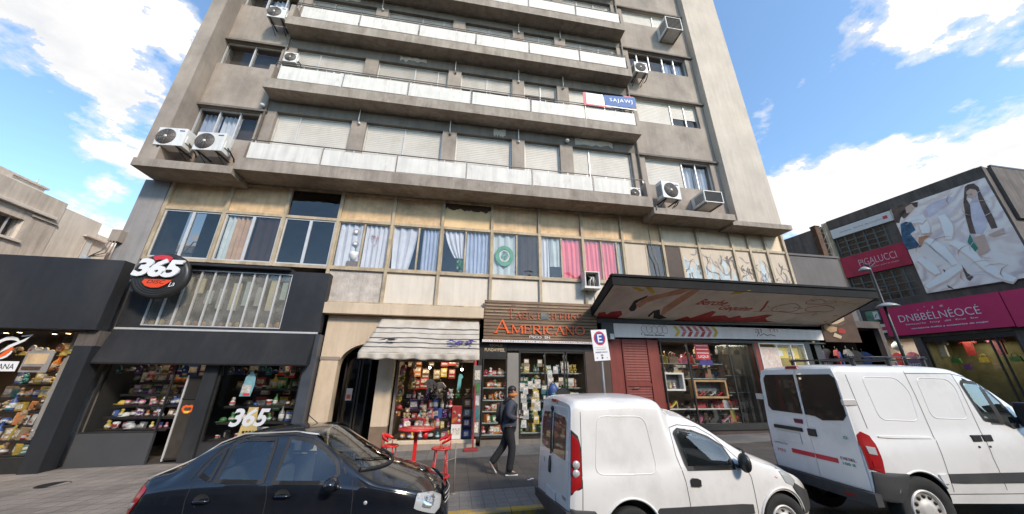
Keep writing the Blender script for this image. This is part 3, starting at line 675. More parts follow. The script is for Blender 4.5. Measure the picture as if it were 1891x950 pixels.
# ------------------------------------------------------------------ air conditioners
def ac_unit(cx, yf, z, w, h, label, d=.36, yaw=0., brackets=True, fanx=-.16):
    t = thing('air_conditioner', (cx, yf+d/2, z), label, 'air conditioner', 'air conditioners on the tower front', (0, 0, yaw))
    mb = MB(); mb.box(-w/2, w/2, -d/2, d/2, 0, h, ACW, .02); mb.box(w/2-.002, w/2+.03, -d/2+.06, d/2-.06, h*.25, h*.62, ACW, .01)
    for q in range(7): mb.box(-w/2-.006, -w/2+.002, -d/2+.05, d/2-.05, h*(.2+.09*q), h*(.24+.09*q), ACG)
    body = part('casing', mb, None, t, True)
    r = min(w, h)*.43; cxx = fanx*w
    g = MB(); g.lathe([(0, -.006), (r, -.006), (r, .01)], (cxx, -d/2-.006, h/2), 28, ACG, 'y')
    for q in range(1, 7): g.lathe([(r*q/6.5-.006, -.006), (r*q/6.5, -.016), (r*q/6.5+.006, -.006)], (cxx, -d/2-.008, h/2), 28, IRON, 'y')
    for q in range(8):
        a = q*math.pi/4; g.tube([(cxx, -d/2-.022, h/2), (cxx+r*math.cos(a), -d/2-.022, h/2+r*math.sin(a))], .006, 4, IRON)
    g.lathe([(0, -.03), (r*.16, -.03), (r*.16, -.008)], (cxx, -d/2, h/2), 14, ACW, 'y')
    part('fan_grille', g, None, t, True)
    b = MB(); b.box(w*.24, w*.42, -d/2-.004, -d/2+.002, h*.82, h*.88, PURINK); part('badge', b, None, body, True)
    p = MB(); p.tube([(w/2+.02, 0, h*.35), (w/2+.10, .02, h*.2), (w/2+.11, d*.7, h*.0), (w/2+.05, d, -.05)], .022, 7, BLKMET); part('pipe', p, None, t, True)
    if brackets:
        for s in (-1, 1):
            k = MB(); x = s*w*.32
            k.box(x-.02, x+.02, -d/2, d/2+.25, -.045, -.005, BLKMET); k.tube([(x, -d/2+.05, -.03), (x, d/2+.24, -.28)], .014, 6, BLKMET); part('bracket', k, None, t, True)
    return t
ac_unit(-9.50, 10.24, 8.83, .86, .68, 'white air conditioner nearest the left tower edge, first of the pair above the slab', yaw=R(-4))
ac_unit(-8.36, 10.22, 8.78, .90, .70, 'white air conditioner of the left pair that sits right beside the lowest balcony', yaw=R(-5))
ac_unit(-7.86, 10.26, 15.22, .64, .60, 'white air conditioner high on the left, by the end of the third balcony up')
ac_unit(8.02, 10.16, 8.62, .86, .76, 'large white air conditioner with round fan under the lowest right-hand shutter', yaw=R(6), fanx=-.02)
ac_unit(7.76, 10.30, 15.42, .66, .62, 'white air conditioner in front of the row of right-hand panes, beside the third balcony up', fanx=-.05)
ac_unit(6.70, 10.50, 8.66, .46, .52, 'small air conditioner standing on the right end of the lowest balcony', brackets=False, fanx=-.1)
ac_unit(-7.16, 10.68, 13.48, .48, .50, 'small white unit with a dark spot on the wall above the second balcony', d=.2, brackets=False, fanx=0)
def box_ac(cx, yf, z, w, h, d, label, hood=False):
    t = thing('window_air_conditioner', (cx, yf+d/2, z), label, 'air conditioner', 'window air conditioners')
    mb = MB()
    for a in ((-w/2, w/2, -d/2, d/2, h-.03, h), (-w/2, w/2, -d/2, d/2, 0, .03), (-w/2, -w/2+.03, -d/2, d/2, .03, h-.03), (w/2-.03, w/2, -d/2, d/2, .03, h-.03)): mb.box(*a, ACW)
    for q in range(6): mb.box(-w/2-.008, -w/2-.001, -d/2+.06, d/2-.2, h*(.2+.11*q), h*(.25+.11*q), ACG)
    part('casing', mb, None, t, True)
    g = MB(); g.box(-w/2+.031, w/2-.031, -d/2+.05, d/2, .031, h-.031, ACG)
    for q in range(9):
        z_ = .05+(h-.1)*q/8; g.box(-w/2+.035, w/2-.035, -d/2+.02, -d/2+.045, z_-.008, z_+.008, BLKMET)
    part('grille', g, None, t, True)
    k = MB(); k.box(-w/2+.05, -w/2+.09, -d/2, d/2+.1, -.05, -.004, IRON); k.box(w/2-.09, w/2-.05, -d/2, d/2+.1, -.05, -.004, IRON); part('bracket', k, None, t, True)
    return t
box_ac(9.88, 10.15, 8.62, .84, .52, .75, 'window air conditioner with dark square grille by the right pier, above the right slab')
box_ac(9.95, 10.16, 18.62, .88, .86, .75, 'tall boxy air conditioner with dark grille at the highest right-hand window')
t = thing('window_air_conditioner', (4.68, 10.98, 5.02), 'open window air conditioner casing with tangled hoses below the pink curtains', 'air conditioner')
mb = MB(); w, h, d = .56, .58, .42
for a in ((-w/2, w/2, -d/2, d/2, h-.03, h), (-w/2-.03, w/2+.03, -d/2, d/2, -.05, .03), (-w/2, -w/2+.035, -d/2, d/2, .03, h-.03), (w/2-.035, w/2, -d/2, d/2, .03, h-.03)): mb.box(*a, ACW)
mb.box(-w/2+.036, w/2-.036, .1, d/2, .031, h-.031, DARK); part('casing', mb, None, t, True)
mb = MB()
for q in range(5): mb.tube([(-.15+.08*q, -.1, .04), (-.12+.06*q, -.16, .22+.05*(q % 2)), (.0+.03*q, -.1, .36), (-.1+.07*q, .05, .5)], .018, 6, ACW if q % 2 else IRON)
mb.tube([(.02, -.16, -.04), (.03, -.17, -.4), (.03, -.12, -.9)], .014, 6, BLKMET); part('hose', mb, None, t, True)
# cable drop and drain pipes on the tower front
mb = MB(); mb.tube([(7.32, 10.22, 8.25), (7.3, 10.22, 8.1), (7.33, 10.6, 7.9), (7.36, 11.05, 7.7), (7.4, 11.05, 6.6), (7.55, 11.06, 6.2), (7.6, 11.07, 5.3)], .018, 6, IRON)
single('hanging_cable', mb, None, 'thin brown cable running down from the right slab over the cream panels', 'cable')
mb = MB(); mb.tube([(7.27, 10.84, 8.4), (7.27, 10.84, 26)], .045, 8, IRON); single('drain_pipe', mb, None, 'dark vertical drain pipe at the right ends of the balconies', 'pipe')
mb = MB(); mb.tube([(-7.52, 10.86, 8.4), (-7.52, 10.86, 26)], .04, 8, IRON); single('drain_pipe', mb, None, 'dark vertical drain pipe at the left ends of the balconies', 'pipe')
for x, z, lb in ((-8.0+.2, 11.3, 'left end'), (4.06, 11.34, 'third pillar')):
    mb = MB(); mb.ball((x+(.2 if x < 0 else 0), 10.76, z), .09, ACW, (1, 1, .8)); mb.box(x-.04+(.2 if x < 0 else 0), x+.04+(.2 if x < 0 else 0), 10.8, 10.9, z-.05, z+.07, IRON)
    single('wall_lamp', mb, None, 'small wall lamp under the second balcony, ' + ('at its left end' if x < 0 else 'on the pillar left of the widest right shutter'), 'lamp')

# ------------------------------------------------------------------ banner on the second balcony
t = thing('banner', (5.9, 10.15, 12.9), 'blue banner with white capitals beside a white board, tied to the second balcony rail', 'banner')
BLUEB = pm('blue_banner', (.022, .10, .30), .6, .08, 2.)
mb = MB(); mb.prism([(5.64, 12.93), (7.07, 13.0), (7.09, 13.6), (5.6, 13.5)], (0, 10.18, 0), UX, UZ, (0, -.012, 0), BLUEB); part('blue_sheet', mb, None, t)
mb = MB(); mb.box(5.64, 7.08, 10.165, 10.18, 12.88, 12.925, WHITEL)
text_into(mb, 'SAJAWJ', WHITEL, (6.4, 10.167, 13.16), (1, 0, .05), UZ, 1.05, .24, .005, bold=-.01, space=1.2); part('lettering', mb, None, t)
mb = MB(); mb.box(4.72, 5.58, 10.17, 10.185, 12.86, 13.5, WHITEP); part('white_board', mb, None, t)
for a in ((4.66, 4.80, 10.16, 10.168, 12.9, 13.48, PINKINK), (4.66, 5.9, 10.15, 10.166, 12.80, 12.87, SIGNRED), (5.48, 5.57, 10.16, 10.168, 12.88, 13.5, WHITEL), (6.6, 7.05, 10.2, 10.215, 13.5, 13.66, PINKINK)): mb = MB(); mb.box(*a); part('edging', mb, None, t)

# ------------------------------------------------------------------ ground floor of the block
def room(mb, x0, x1, y0, y1, z0, z1, m, fl=None, e=.04):
    mb.box(x0, x1, y1, y1+e, z0, z1, m); mb.box(x0-e, x0, y0, y1, z0, z1, m); mb.box(x1, x1+e, y0, y1, z0, z1, m)
    mb.box(x0, x1, y0, y1, z1+.003, z1+e, m); mb.box(x0, x1, y0, y1, z0-e, z0-.003, fl or m)
mb = MB()                                                  # plaster wall with the arch
arc = [(-3.52, -.2), (-3.55, 1.9)] + [(-2.72-.83*math.cos(a*math.pi/24), 2.2+.72*math.sin(a*math.pi/24)) for a in range(0, 13)] + [(-2.3, 2.92), (-2.3, 2.5), (-1.82, 2.5), (-1.82, 2.56), (.72, 2.56), (.72, 3.78), (-4.06, 3.78), (-4.06, -.2)]
mb.prism(arc, (0, 11.2, 0), UX, UZ, (0, .35, 0), BEIGE)
mb.box(-4.03, -3.53, 11.16, 11.198, -.15, 2.42, BEIGE, .006); mb.box(-4.05, -3.5, 11.14, 11.199, 2.42, 2.52, CONC, .006)
part('ground_floor_wall', mb, None, T)
mb = MB(); mb.box(-4.2, .82, 10.93, 11.3, 3.80, 4.14, BEIGE, .012); part('ledge', mb, None, T)
mb = MB(); mb.box(-2.32, -1.86, 11.02, 11.45, .60, 2.5, BEIGE, .01); part('pillar', mb, None, T, label='beige pillar with a brown foot')
mb = MB(); mb.box(-2.325, -1.855, 11.015, 11.455, -.1, .598, BROWNP, .008); part('pillar_foot', mb, None, T)
mb = MB(); room(mb, -3.9, -2.0, 11.56, 16, G(-3)+.02, 3.2, DARKB, FLOORI); part('entrance_passage', mb, None, T)
d = MB()                                                   # half-open glazed doors of the passage
for a, b in ((-3.5, -3.06), (-3.02, -2.72)):
    y = 11.9
    d.box(a, a+.05, y, y+.05, -.05, 2.7, BLKMET); d.box(b-.05, b, y, y+.05, -.05, 2.7, BLKMET); d.box(a+.05, b-.05, y, y+.05, 2.62, 2.7, BLKMET); d.box(a+.05, b-.05, y, y+.05, -.05, .1, BLKMET)
D_ = part('door', d, None, T)
d = MB(); d.box(-3.45, -3.11, 11.92, 11.93, .1, 2.62, GL_DK); d.box(-2.97, -2.77, 11.92, 11.93, .1, 2.62, GL_DK); part('pane', d, None, D_)
d = MB(); d.box(-3.36, -3.18, 11.90, 11.915, 1.25, 1.6, WHITEP); d.box(-3.33, -3.21, 11.893, 11.899, 1.3, 1.42, ORANGE); part('notice', d, None, D_)

# ------------------------------------------------------------------ record-sign shopfront, charcoal cladding
S1 = thing('shopfront', (-6.9, 11.0, G(-7)), 'charcoal clad shopfront with barred upper window and black display windows', 'shopfront')
mb = MB()
mb.box(-9.42, -8.86, 10.9, 11.19, 3.2, 5.12, BLACKC); mb.box(-5.24, -4.16, 10.9, 11.19, 3.2, 5.06, BLACKC, .006)
mb.box(-8.859, -5.241, 10.9, 11.19, 4.97, 5.12, BLACKC); mb.box(-8.859, -5.241, 10.9, 11.19, 3.2, 3.27, BLACKC)
mb.box(-8.6, -5.3, 10.72, 10.898, 5.06, 5.13, BLACKC)
part('cladding', mb, None, S1)
mb = MB(); mb.box(-9.40, -4.16, 10.86, 10.90, 3.145, 3.198, ALU); part('trim', mb, None, S1)
mb = MB(); room(mb, -8.86, -5.24, 11.0, 11.18, 3.27, 4.97, DARKB); part('window_niche', mb, None, S1)
mb = MB()
for q in range(11):
    x = -8.85+3.6*q/10; mb.box(x-.022, x+.022, 10.925, 10.97, 3.30, 4.95, ALU)
mb.box(-8.86, -5.24, 10.92, 10.975, 3.271, 3.30, ALU); mb.box(-8.86, -5.24, 10.92, 10.975, 4.94, 4.969, ALU)
BW = part('barred_window', mb, None, S1)
mb = MB(); mb.box(-8.85, -5.25, 10.985, 10.99, 3.30, 4.95, GL_BAR); part('pane', mb, None, BW)
rr = random.Random(5); mb = MB()
for q in range(16):
    x = -8.7+3.3*q/15; mb.ball((x, 11.06, 3.34+rr.random()*.05), .07+rr.random()*.03, pm('ochre_pot%d' % (q % 3), [(.45, .22, .08), (.42, .30, .12), (.30, .12, .08)][q % 3], .6), (1, .6, 1.1), 8)
for q in range(10): mb.box(-8.6+q*.34, -8.45+q*.34+rr.random()*.1, 11.07, 11.11, 3.8+rr.random()*.5, 4.3+rr.random()*.5, [CURT_G, SHUTD, CREAMP][q % 3])
part('window_display', mb, None, BW)
mb = MB()                                                  # drop fascia
mb.prism([(10.62, 2.22), (10.60, 2.26), (10.84, 3.13), (10.9, 3.13), (10.9, 2.3), (10.68, 2.22)], (-9.38, 0, 0), (0, 1, 0), UZ, (5.18, 0, 0), BLACKF); part('drop_fascia', mb, None, S1)
gx = G(-7)
mb = MB()
mb.box(-9.3, -7.6, 10.92, 11.0, G(-9)-.05, .55, pm('grey_stall_riser', (.058, .058, .060), .6, .12, 1.)); part('stall_riser', mb, None, S1)
mb = MB(); mb.box(-6.86, -6.52, 10.86, 11.1, G(-7)-.05, 2.3, BLACKC, .008); part('post', mb, None, S1)
mb = MB(); mb.box(-4.36, -4.08, 10.88, 11.19, G(-4)-.1, 3.14, pm('slate_pilaster', (.055, .062, .075), .4, .15, 2.), .008); part('post', mb, None, S1)
mb = MB(); mb.box(-6.5, -4.37, 10.93, 11.0, G(-5)-.05, .28, BLACKC); part('stall_riser', mb, None, S1)
def shop_window(parent, x0, x1, y, z0, z1, muls=(), w=.035, m=BLKMET, g=GL_SH, name='shop_window', label=None):
    f = MB()
    f.box(x0, x1, y-.03, y+.03, z0, z0+w, m); f.box(x0, x1, y-.03, y+.03, z1-w, z1, m)
    for x in [x0+w/2]+list(muls)+[x1-w/2]: f.box(x-w/2, x+w/2, y-.029, y+.029, z0+w, z1-w, m)
    Wn = part(name, f, None, parent, label=label)
    q = MB(); q.box(x0+.01, x1-.01, y-.003, y+.003, z0+w/2, z1-w/2, g); part('pane', q, None, Wn); return Wn
SW1 = shop_window(S1, -9.3, -7.6, 10.96, .55, 2.3)
SW2 = shop_window(S1, -6.5, -4.37, 10.96, .28, 2.3)
mb = MB(); room(mb, -9.36, -4.2, 11.2, 14.2, G(-7)-.02, 3.1, DARK, FLOORI); part('interior', mb, None, S1)
# window lettering of the right-hand display
GOLD = pm('bottle_gold', (.50, .37, .14), .5, .1, 3.)
mb = MB()
text_into(mb, '365', pm('silver_letter', (.62, .64, .66), .4, .04), (-5.46, 10.945, .66), UX, UZ, .95, .46, .004, shear=.25, bold=.03); part('lettering', mb, None, SW2)
mb = MB(); mb.prism([(-.24, -.05), (.24, -.05), (.2, .28), (.14, .36), (.12, .72), (-.12, .72), (-.14, .36), (-.2, .28)], (-5.42, 10.949, .42), UX, UZ, (0, .004, 0), GOLD)
for q in range(4): mb.box(-5.56+.08*q, -5.50+.08*q, 10.944, 10.948, .5+.02*(q % 2), .56, BLKINK)
part('bottle_decal', mb, None, SW2)
mb = MB(); mb.prism([(-.15, 0), (.13, .0), (.17, .3), (.15, .5), (.08, .6), (.03, .72), (-.02, .6), (-.1, .5)], (-5.72, 10.949, 1.42), UX, UZ, (0, .004, 0), pm('teal_decal', (.18, .36, .40), .5, .3, 6.))
mb.box(-5.85, -5.62, 10.944, 10.948, 1.5, 1.72, pm('label_decal', (.45, .42, .38), .5, .5, 12.)); mb.box(-5.78, -5.62, 10.94, 10.943, 1.44, 1.50, SIGNRED); part('poster_decal', mb, None, SW2)
# leaning glazed panel with the orange mouth, beside the entrance
t = thing('framed_sign', (-7.0, 11.3, G(-7)), 'framed dark panel with an orange open-mouth emblem beside the black shop entrance', 'framed sign')
mb = MB(); y = 11.08
for a in ((-7.34, -7.30, .02, 1.95), (-6.92, -6.88, .02, 1.95)): mb.box(a[0], a[1], y-.03, y+.03, a[2]-.15, a[3], ALU if a[0] < -7 else BLKMET)
for z in (-.08, 1.36, 1.93): mb.box(-7.3, -6.92, y-.03, y+.03, z-.02, z+.02, BLKMET)
part('frame', mb, None, t)
mb = MB(); mb.box(-7.299, -6.921, y-.005, y+.01, -.06, 1.34, pm('dark_brown_panel', (.05, .042, .035), .3, .3, 3.)); mb.box(-7.299, -6.921, y-.005, y+.01, 1.38, 1.91, DARK); part('panel', mb, None, t)
mb = MB(); lips = [(-.15, .0), (-.13, .07), (-.06, .10), (0, .08), (.06, .10), (.13, .07), (.15, 0), (.11, -.07), (.03, -.12), (-.05, -.12), (-.11, -.07)]
mb.prism(lips, (-7.1, y-.006, 1.1), UX, UZ, (0, -.008, 0), ORANGE); mb.prism([(x*.62, z*.42) for x, z in lips], (-7.1, y-.015, 1.1), UX, UZ, (0, -.003, 0), RUST); mb.prism([(-.09, -.05), (.09, -.05), (.04, -.1), (-.05, -.1)], (-7.1, y-.019, 1.1), UX, UZ, (0, -.003, 0), YELINK); part('mouth_emblem', mb, None, t)
# disc sign
t = thing('record_sign', (-8.35, 10.45, 3.9), 'round black record sign with big white 365 numerals and red flashes', 'shop sign')
mb = MB(); mb.lathe([(0, -.1), (.60, -.1), (.66, -.06), (.66, .06), (0, .06)], (-8.38, 10.42, 4.60), 44, BLKMET, 'y', sx=1.05)
for q in range(5): mb.lathe([(.32+.06*q, -.102), (.335+.06*q, -.108), (.35+.06*q, -.102)], (-8.38, 10.42, 4.60), 44, BLKMET, 'y', sx=1.05)
part('disc', mb, None, t)
mb = MB(); text_into(mb, '365', WHITEL, (-8.42, 10.29, 4.52), UX, (0, 0, 1), 1.18, .54, .05, shear=.22, bold=.045, space=.92); part('numerals', mb, None, t)
mb = MB(); arcp = [(.5*math.cos(a), .5*math.sin(a)) for a in [R(60+q*6) for q in range(11)]]+[(.40*math.cos(a), .36*math.sin(a)) for a in [R(115-q*6) for q in range(10)]]
mb.prism(arcp, (-8.42, 10.30, 4.68), UX, UZ, (0, -.02, 0), SIGNRED); part('red_flash', mb, None, t); mb = MB()
mb.prism([(-.34, .05), (-.3, .14), (.36, .14), (.3, .06), (.22, -.02), (.1, -.09), (-.08, -.1), (-.24, -.05)], (-8.36, 10.30, 4.32), UX, UZ, (0, -.02, 0), pm('red_orange_flash', (.75, .07, .015), .45, .08))
part('red_flash', mb, None, t)
mb = MB(); text_into(mb, 'DISC', BLKINK, (-8.36, 10.279, 4.34), UX, UZ, .44, .1, .003, shear=.25)
text_into(mb, 'La', WHITEL, (-7.98, 10.30, 4.28), (1, 0, .3), UZ, .14, .14, .003, shear=.2); part('small_lettering', mb, None, t)
mb = MB(); mb.box(-8.5, -8.3, 10.49, 10.9, 4.5, 4.62, BLKMET); mb.box(-9.03, -8.86, 10.40, 10.44, 4.12, 4.42, BLKMET); mb.tube([(-9.05, 10.36, 4.38), (-9.02, 10.36, 4.5), (-8.85, 10.36, 4.5)], .012, 6, ALU); part('bracket', mb, None, t)

# ------------------------------------------------------------------ low black corner shop at the left
S0 = thing('shop_building', (-12, 11, G(-12)), 'low flat-roofed shop building with plain charcoal fascia and a warm lit display window', 'shop building')
mb = MB(); mb.box(-20, -9.42, 10.42, 10.75, 3.06, 5.0, BLACKC, .01); part('fascia', mb, None, S0)
mb = MB(); mb.box(-20, -10.85, 10.76, 16, 3.2, 4.9, BLACKC); mb.box(-20, -19.8, 10.76, 16, -.7, 3.2, BLACKC); part('roof_block', mb, None, S0)
mb = MB(); mb.box(-9.80, -9.40, 10.50, 10.9, G(-9.6)-.06, 2.66, BLACKC, .01); mb.box(-9.86, -9.39, 10.55, 10.88, 2.662, 3.058, CLADB); part('post', mb, None, S0)
mb = MB(); mb.box(-14, -9.82, 10.62, 10.8, G(-12)-.1, .06, BLKMET); part('stall_riser', mb, None, S0)
mb = MB(); room(mb, -14.2, -9.9, 10.9, 13.4, G(-12), 3.1, pm('amber_interior', (.10, .070, .038), .8, .3, 1.5), FLOORI); part('interior', mb, None, S0)
SW0 = shop_window(S0, -14, -9.82, 10.7, .06, 3.05, (-12.2,))
mb = MB()                                                  # swirl emblem on the glass
sw = [(.30*math.cos(a)*(1-.03*q), .30*math.sin(a)*(1-.03*q)) for q, a in enumerate([R(40+q*22) for q in range(15)])]
ribbon(mb, sw, [.03, .07, .09, .09, .08, .07, .07, .08, .09, .09, .09, .08, .07, .05, .03], (-11.42, 10.685, 2.55), UX, UZ, WHITEL)
ribbon(mb, [(-.1, -.1), (.05, .12), (.3, .28), (.42, .42), (.2, .38)], [.06, .08, .06, .05, .02], (-11.4, 10.68, 2.5), UX, UZ, WHITEL)
ribbon(mb, [(-.2, -.2), (.0, -.05), (.12, .1)], [.08, .14, .05], (-11.38, 10.68, 2.5), UX, UZ, ORANGE)
mb.box(-11.75, -10.98, 10.68, 10.686, 2.02, 2.26, WHITEL); text_into(mb, 'GAVANA', BLKINK, (-11.36, 10.678, 2.07), UX, UZ, .66, .13, .002)
part('emblem', mb, None, SW0)
mb = MB(); mb.box(-10.95, -10.35, 10.72, 10.73, 2.0, 2.52, GREYINK); mb.box(-10.9, -10.45, 10.712, 10.719, 2.2, 2.46, CREAM); mb.box(-10.9, -10.5, 10.704, 10.711, 2.06, 2.14, RUST); part('poster', mb, None, SW0)
for q in range(6):
    x = -12.9+q*.56; mb = MB(); mb.lathe([(.0, -.01), (.05, -.01), (.06, 0), (.06, .05), (0, .05)], (x, 11.15+.25*(q % 2), 3.03), 12, BLKMET); o = thing('ceiling_spot', (x, 11.2, 3.03), 'small lit ceiling spot in the amber display of the left corner shop', 'spot lamp', 'ceiling spots of the left corner shop')
    part('housing', mb, None, o); e = MB(); e.lathe([(0, -.013), (.045, -.013), (.045, -.011)], (x, 11.15+.25*(q % 2), 3.03), 12, emis('warm_bulb', (1, .72, .36), 14)); part('bulb', e, None, o)
def lamp_light(name, loc, en, size, col=(1, .72, .42), sz=None):
    ld = bpy.data.lights.new(name, 'AREA'); ld.energy = en; ld.size = size; ld.color = col
    if sz: ld.shape = 'RECTANGLE'; ld.size_y = sz
    o = bpy.data.objects.new(name, ld); COL.objects.link(o); o.location = loc; return o
lamp_light('spot_light', (-11.4, 11.5, 3.0), 34, 3.6, (1, .66, .33), sz=.4)

# ------------------------------------------------------------------ striped awning and souvenir kiosk
t = thing('awning', (-1, 10.5, 2.4), 'sagging white awning with black stripes over the souvenir kiosk', 'awning')
AWN = pm('awning_canvas', (.50, .455, .39), .85, .1, 2., .15, 25, dirt=(.30, .23, .15), dirtamt=.7, dscale=2., dlo=.4)
AWNS = pm('awning_black_stripe', (.075, .068, .066), .85, .2, 3.)
mb = MB(); nu, nv = 40, 57; P = []
rr = random.Random(2); bumps = [(rr.random(), rr.random()*.8+.2, rr.uniform(-.02, .02)) for _ in range(14)]
for j in range(nv):
    tt = j/(nv-1); row = []
    for i in range(nu):
        s = i/(nu-1); x = (-2.42+3.1*s)*(1-tt)+(-2.66+3.32*s)*tt
        sag = -.045*math.sin(tt*math.pi)*(1+.3*math.sin(s*math.pi*3+.5))+sum(a*math.exp(-((s-bx)*7)**2-((tt-by)*5)**2) for bx, by, a in bumps)
        row.append((x, 11.12-1.22*tt, 3.72-1.14*tt+sag+.004*math.sin(s*40+tt*9)))
    P.append(row)
V = mb.grid(P, AWN)
k2 = mb.mi(AWNS)
for f in mb.bm.faces:
    tt = (11.12-sum(v.co.y for v in f.verts)/4)/1.22; row = int(tt*(nv-1))
    if row in (14, 15, 22, 30, 31, 38, 39, 46, 47): f.material_index = k2
canv = part('canvas', mb, None, t); md = canv.modifiers.new('thick', 'SOLIDIFY'); md.thickness = .008
mb = MB(); P = []
for j in range(5):
    P.append([(-2.66+3.32*i/59, 9.9-.012*math.sin(i*.9)*j, 2.58-.043*j+.016*math.sin(i*.55)*(j/4)) for i in range(60)])
mb.grid(P, AWN); v = part('valance', mb, None, t); md = v.modifiers.new('thick', 'SOLIDIFY'); md.thickness = .008
mb = MB(); mb.tube([(-2.64, 9.92, 2.56), (.64, 9.92, 2.56)], .018, 8, IRON); mb.tube([(-2.5, 11.1, 2.9), (-2.62, 9.95, 2.56)], .014, 6, IRON); mb.tube([(.6, 11.1, 2.9), (.62, 9.95, 2.56)], .014, 6, IRON); part('frame', mb, None, t)
mb = MB(); rr = random.Random(9)
for q in range(26):
    big = q < 20; cx = (.12 if big else -1.95)+rr.uniform(-.35, .35)*(1 if big else .5); tt = .80+rr.uniform(-.09, .09)
    y, z = 11.12-1.22*tt, 3.72-1.14*tt+.075
    ribbon(mb, [(-.12*rr.random()-.04, rr.uniform(-.06, .06)), (.0, rr.uniform(-.03, .05)), (.15*rr.random()+.03, rr.uniform(-.05, .07))], [.01, .05, .02], (cx, y-.0014*q, z+.002*q), UX, (0, .73, .68), PURINK if big else BLKINK)
part('scribble', mb, None, t)
S2 = thing('kiosk_shopfront', (-.6, 11.2, G(0)), 'open souvenir kiosk with crowded counter under the striped awning', 'shopfront')
mb = MB(); mb.box(-1.85, .72, 11.0, 11.4, G(-1)-.05, .13, CONC); mb.box(-1.85, .72, 11.02, 11.4, .131, .22, BEIGE, .008); part('step', mb, None, S2)
mb = MB(); room(mb, -1.78, .66, 11.3, 14, .2, 2.9, DARKB, FLOORI); part('interior', mb, None, S2)
mb = MB(); mb.box(-1.79, -1.72, 11.15, 11.22, .22, 2.56, IRON); mb.box(.60, .66, 11.1, 11.2, .22, 2.56, SIGNRED); mb.box(-1.71, .59, 11.16, 11.21, 2.4, 2.5, BROWNP); part('frame', mb, None, S2)
for x, z in ((-.85, 2.25), (.22, 2.2)):
    o = thing('hanging_bulb', (x, 11.9, z), 'bare lit bulb hanging in the souvenir kiosk, ' + ('the left one' if x < 0 else 'the right one'), 'bulb')
    mb = MB(); mb.ball((x, 11.9, z), .04, emis('warm_white_bulb', (1, .86, .62), 16)); part('bulb', mb, None, o)
    mb = MB(); mb.tube([(x, 11.9, z+.03), (x, 11.9, 2.9)], .008, 5, BLKMET); part('cord', mb, None, o)
lamp_light('kiosk_light', (-.55, 11.9, 2.7), 26, 1.6, (1, .84, .6), sz=.6)
lamp_light('display_light', (-8.2, 11.6, 2.95), 4, 1.2, (1, .8, .55), sz=.4); lamp_light('display_light', (-5.4, 11.6, 2.95), 3.5, 1.2, (1, .8, .55), sz=.4)

# ------------------------------------------------------------------ wooden sign and shop below it
t = thing('wooden_sign', (2.8, 10.98, 3.1), 'brown slatted wooden sign board with orange AMERICANO lettering', 'shop sign')
mb = MB(); n = 12; rr = random.Random(4)
for q in range(n):
    a = 3.13+(4.44-3.13)*q/n; b = 3.13+(4.44-3.13)*(q+1)/n
    mb.prism([(11.0, a+.008), (10.975, a+.012), (10.985, b-.006), (11.03, b-.006), (11.03, a+.008)], (.84, 0, 0), (0, 1, 0), UZ, (3.96, 0, 0), WOODSL)
mb.box(.86, 4.78, 11.031, 11.1, 3.14, 4.43, RUST)
for z, xs in ((4.26, ((.9, 1.75), (1.9, 2.65), (2.75, 3.4), (3.5, 4.5))), (4.15, ((.9, 1.7), (1.75, 2.3))), (4.04, ((.9, 1.15), (1.2, 2.05))), (3.93, ((.9, 1.8), (1.9, 2.1)))):
    for a, b in xs: mb.box(a, b, 10.974, 10.982, z, z+.018, pm('bare_wood', (.45, .34, .22), .8, .2))
part('slats', mb, None, t)
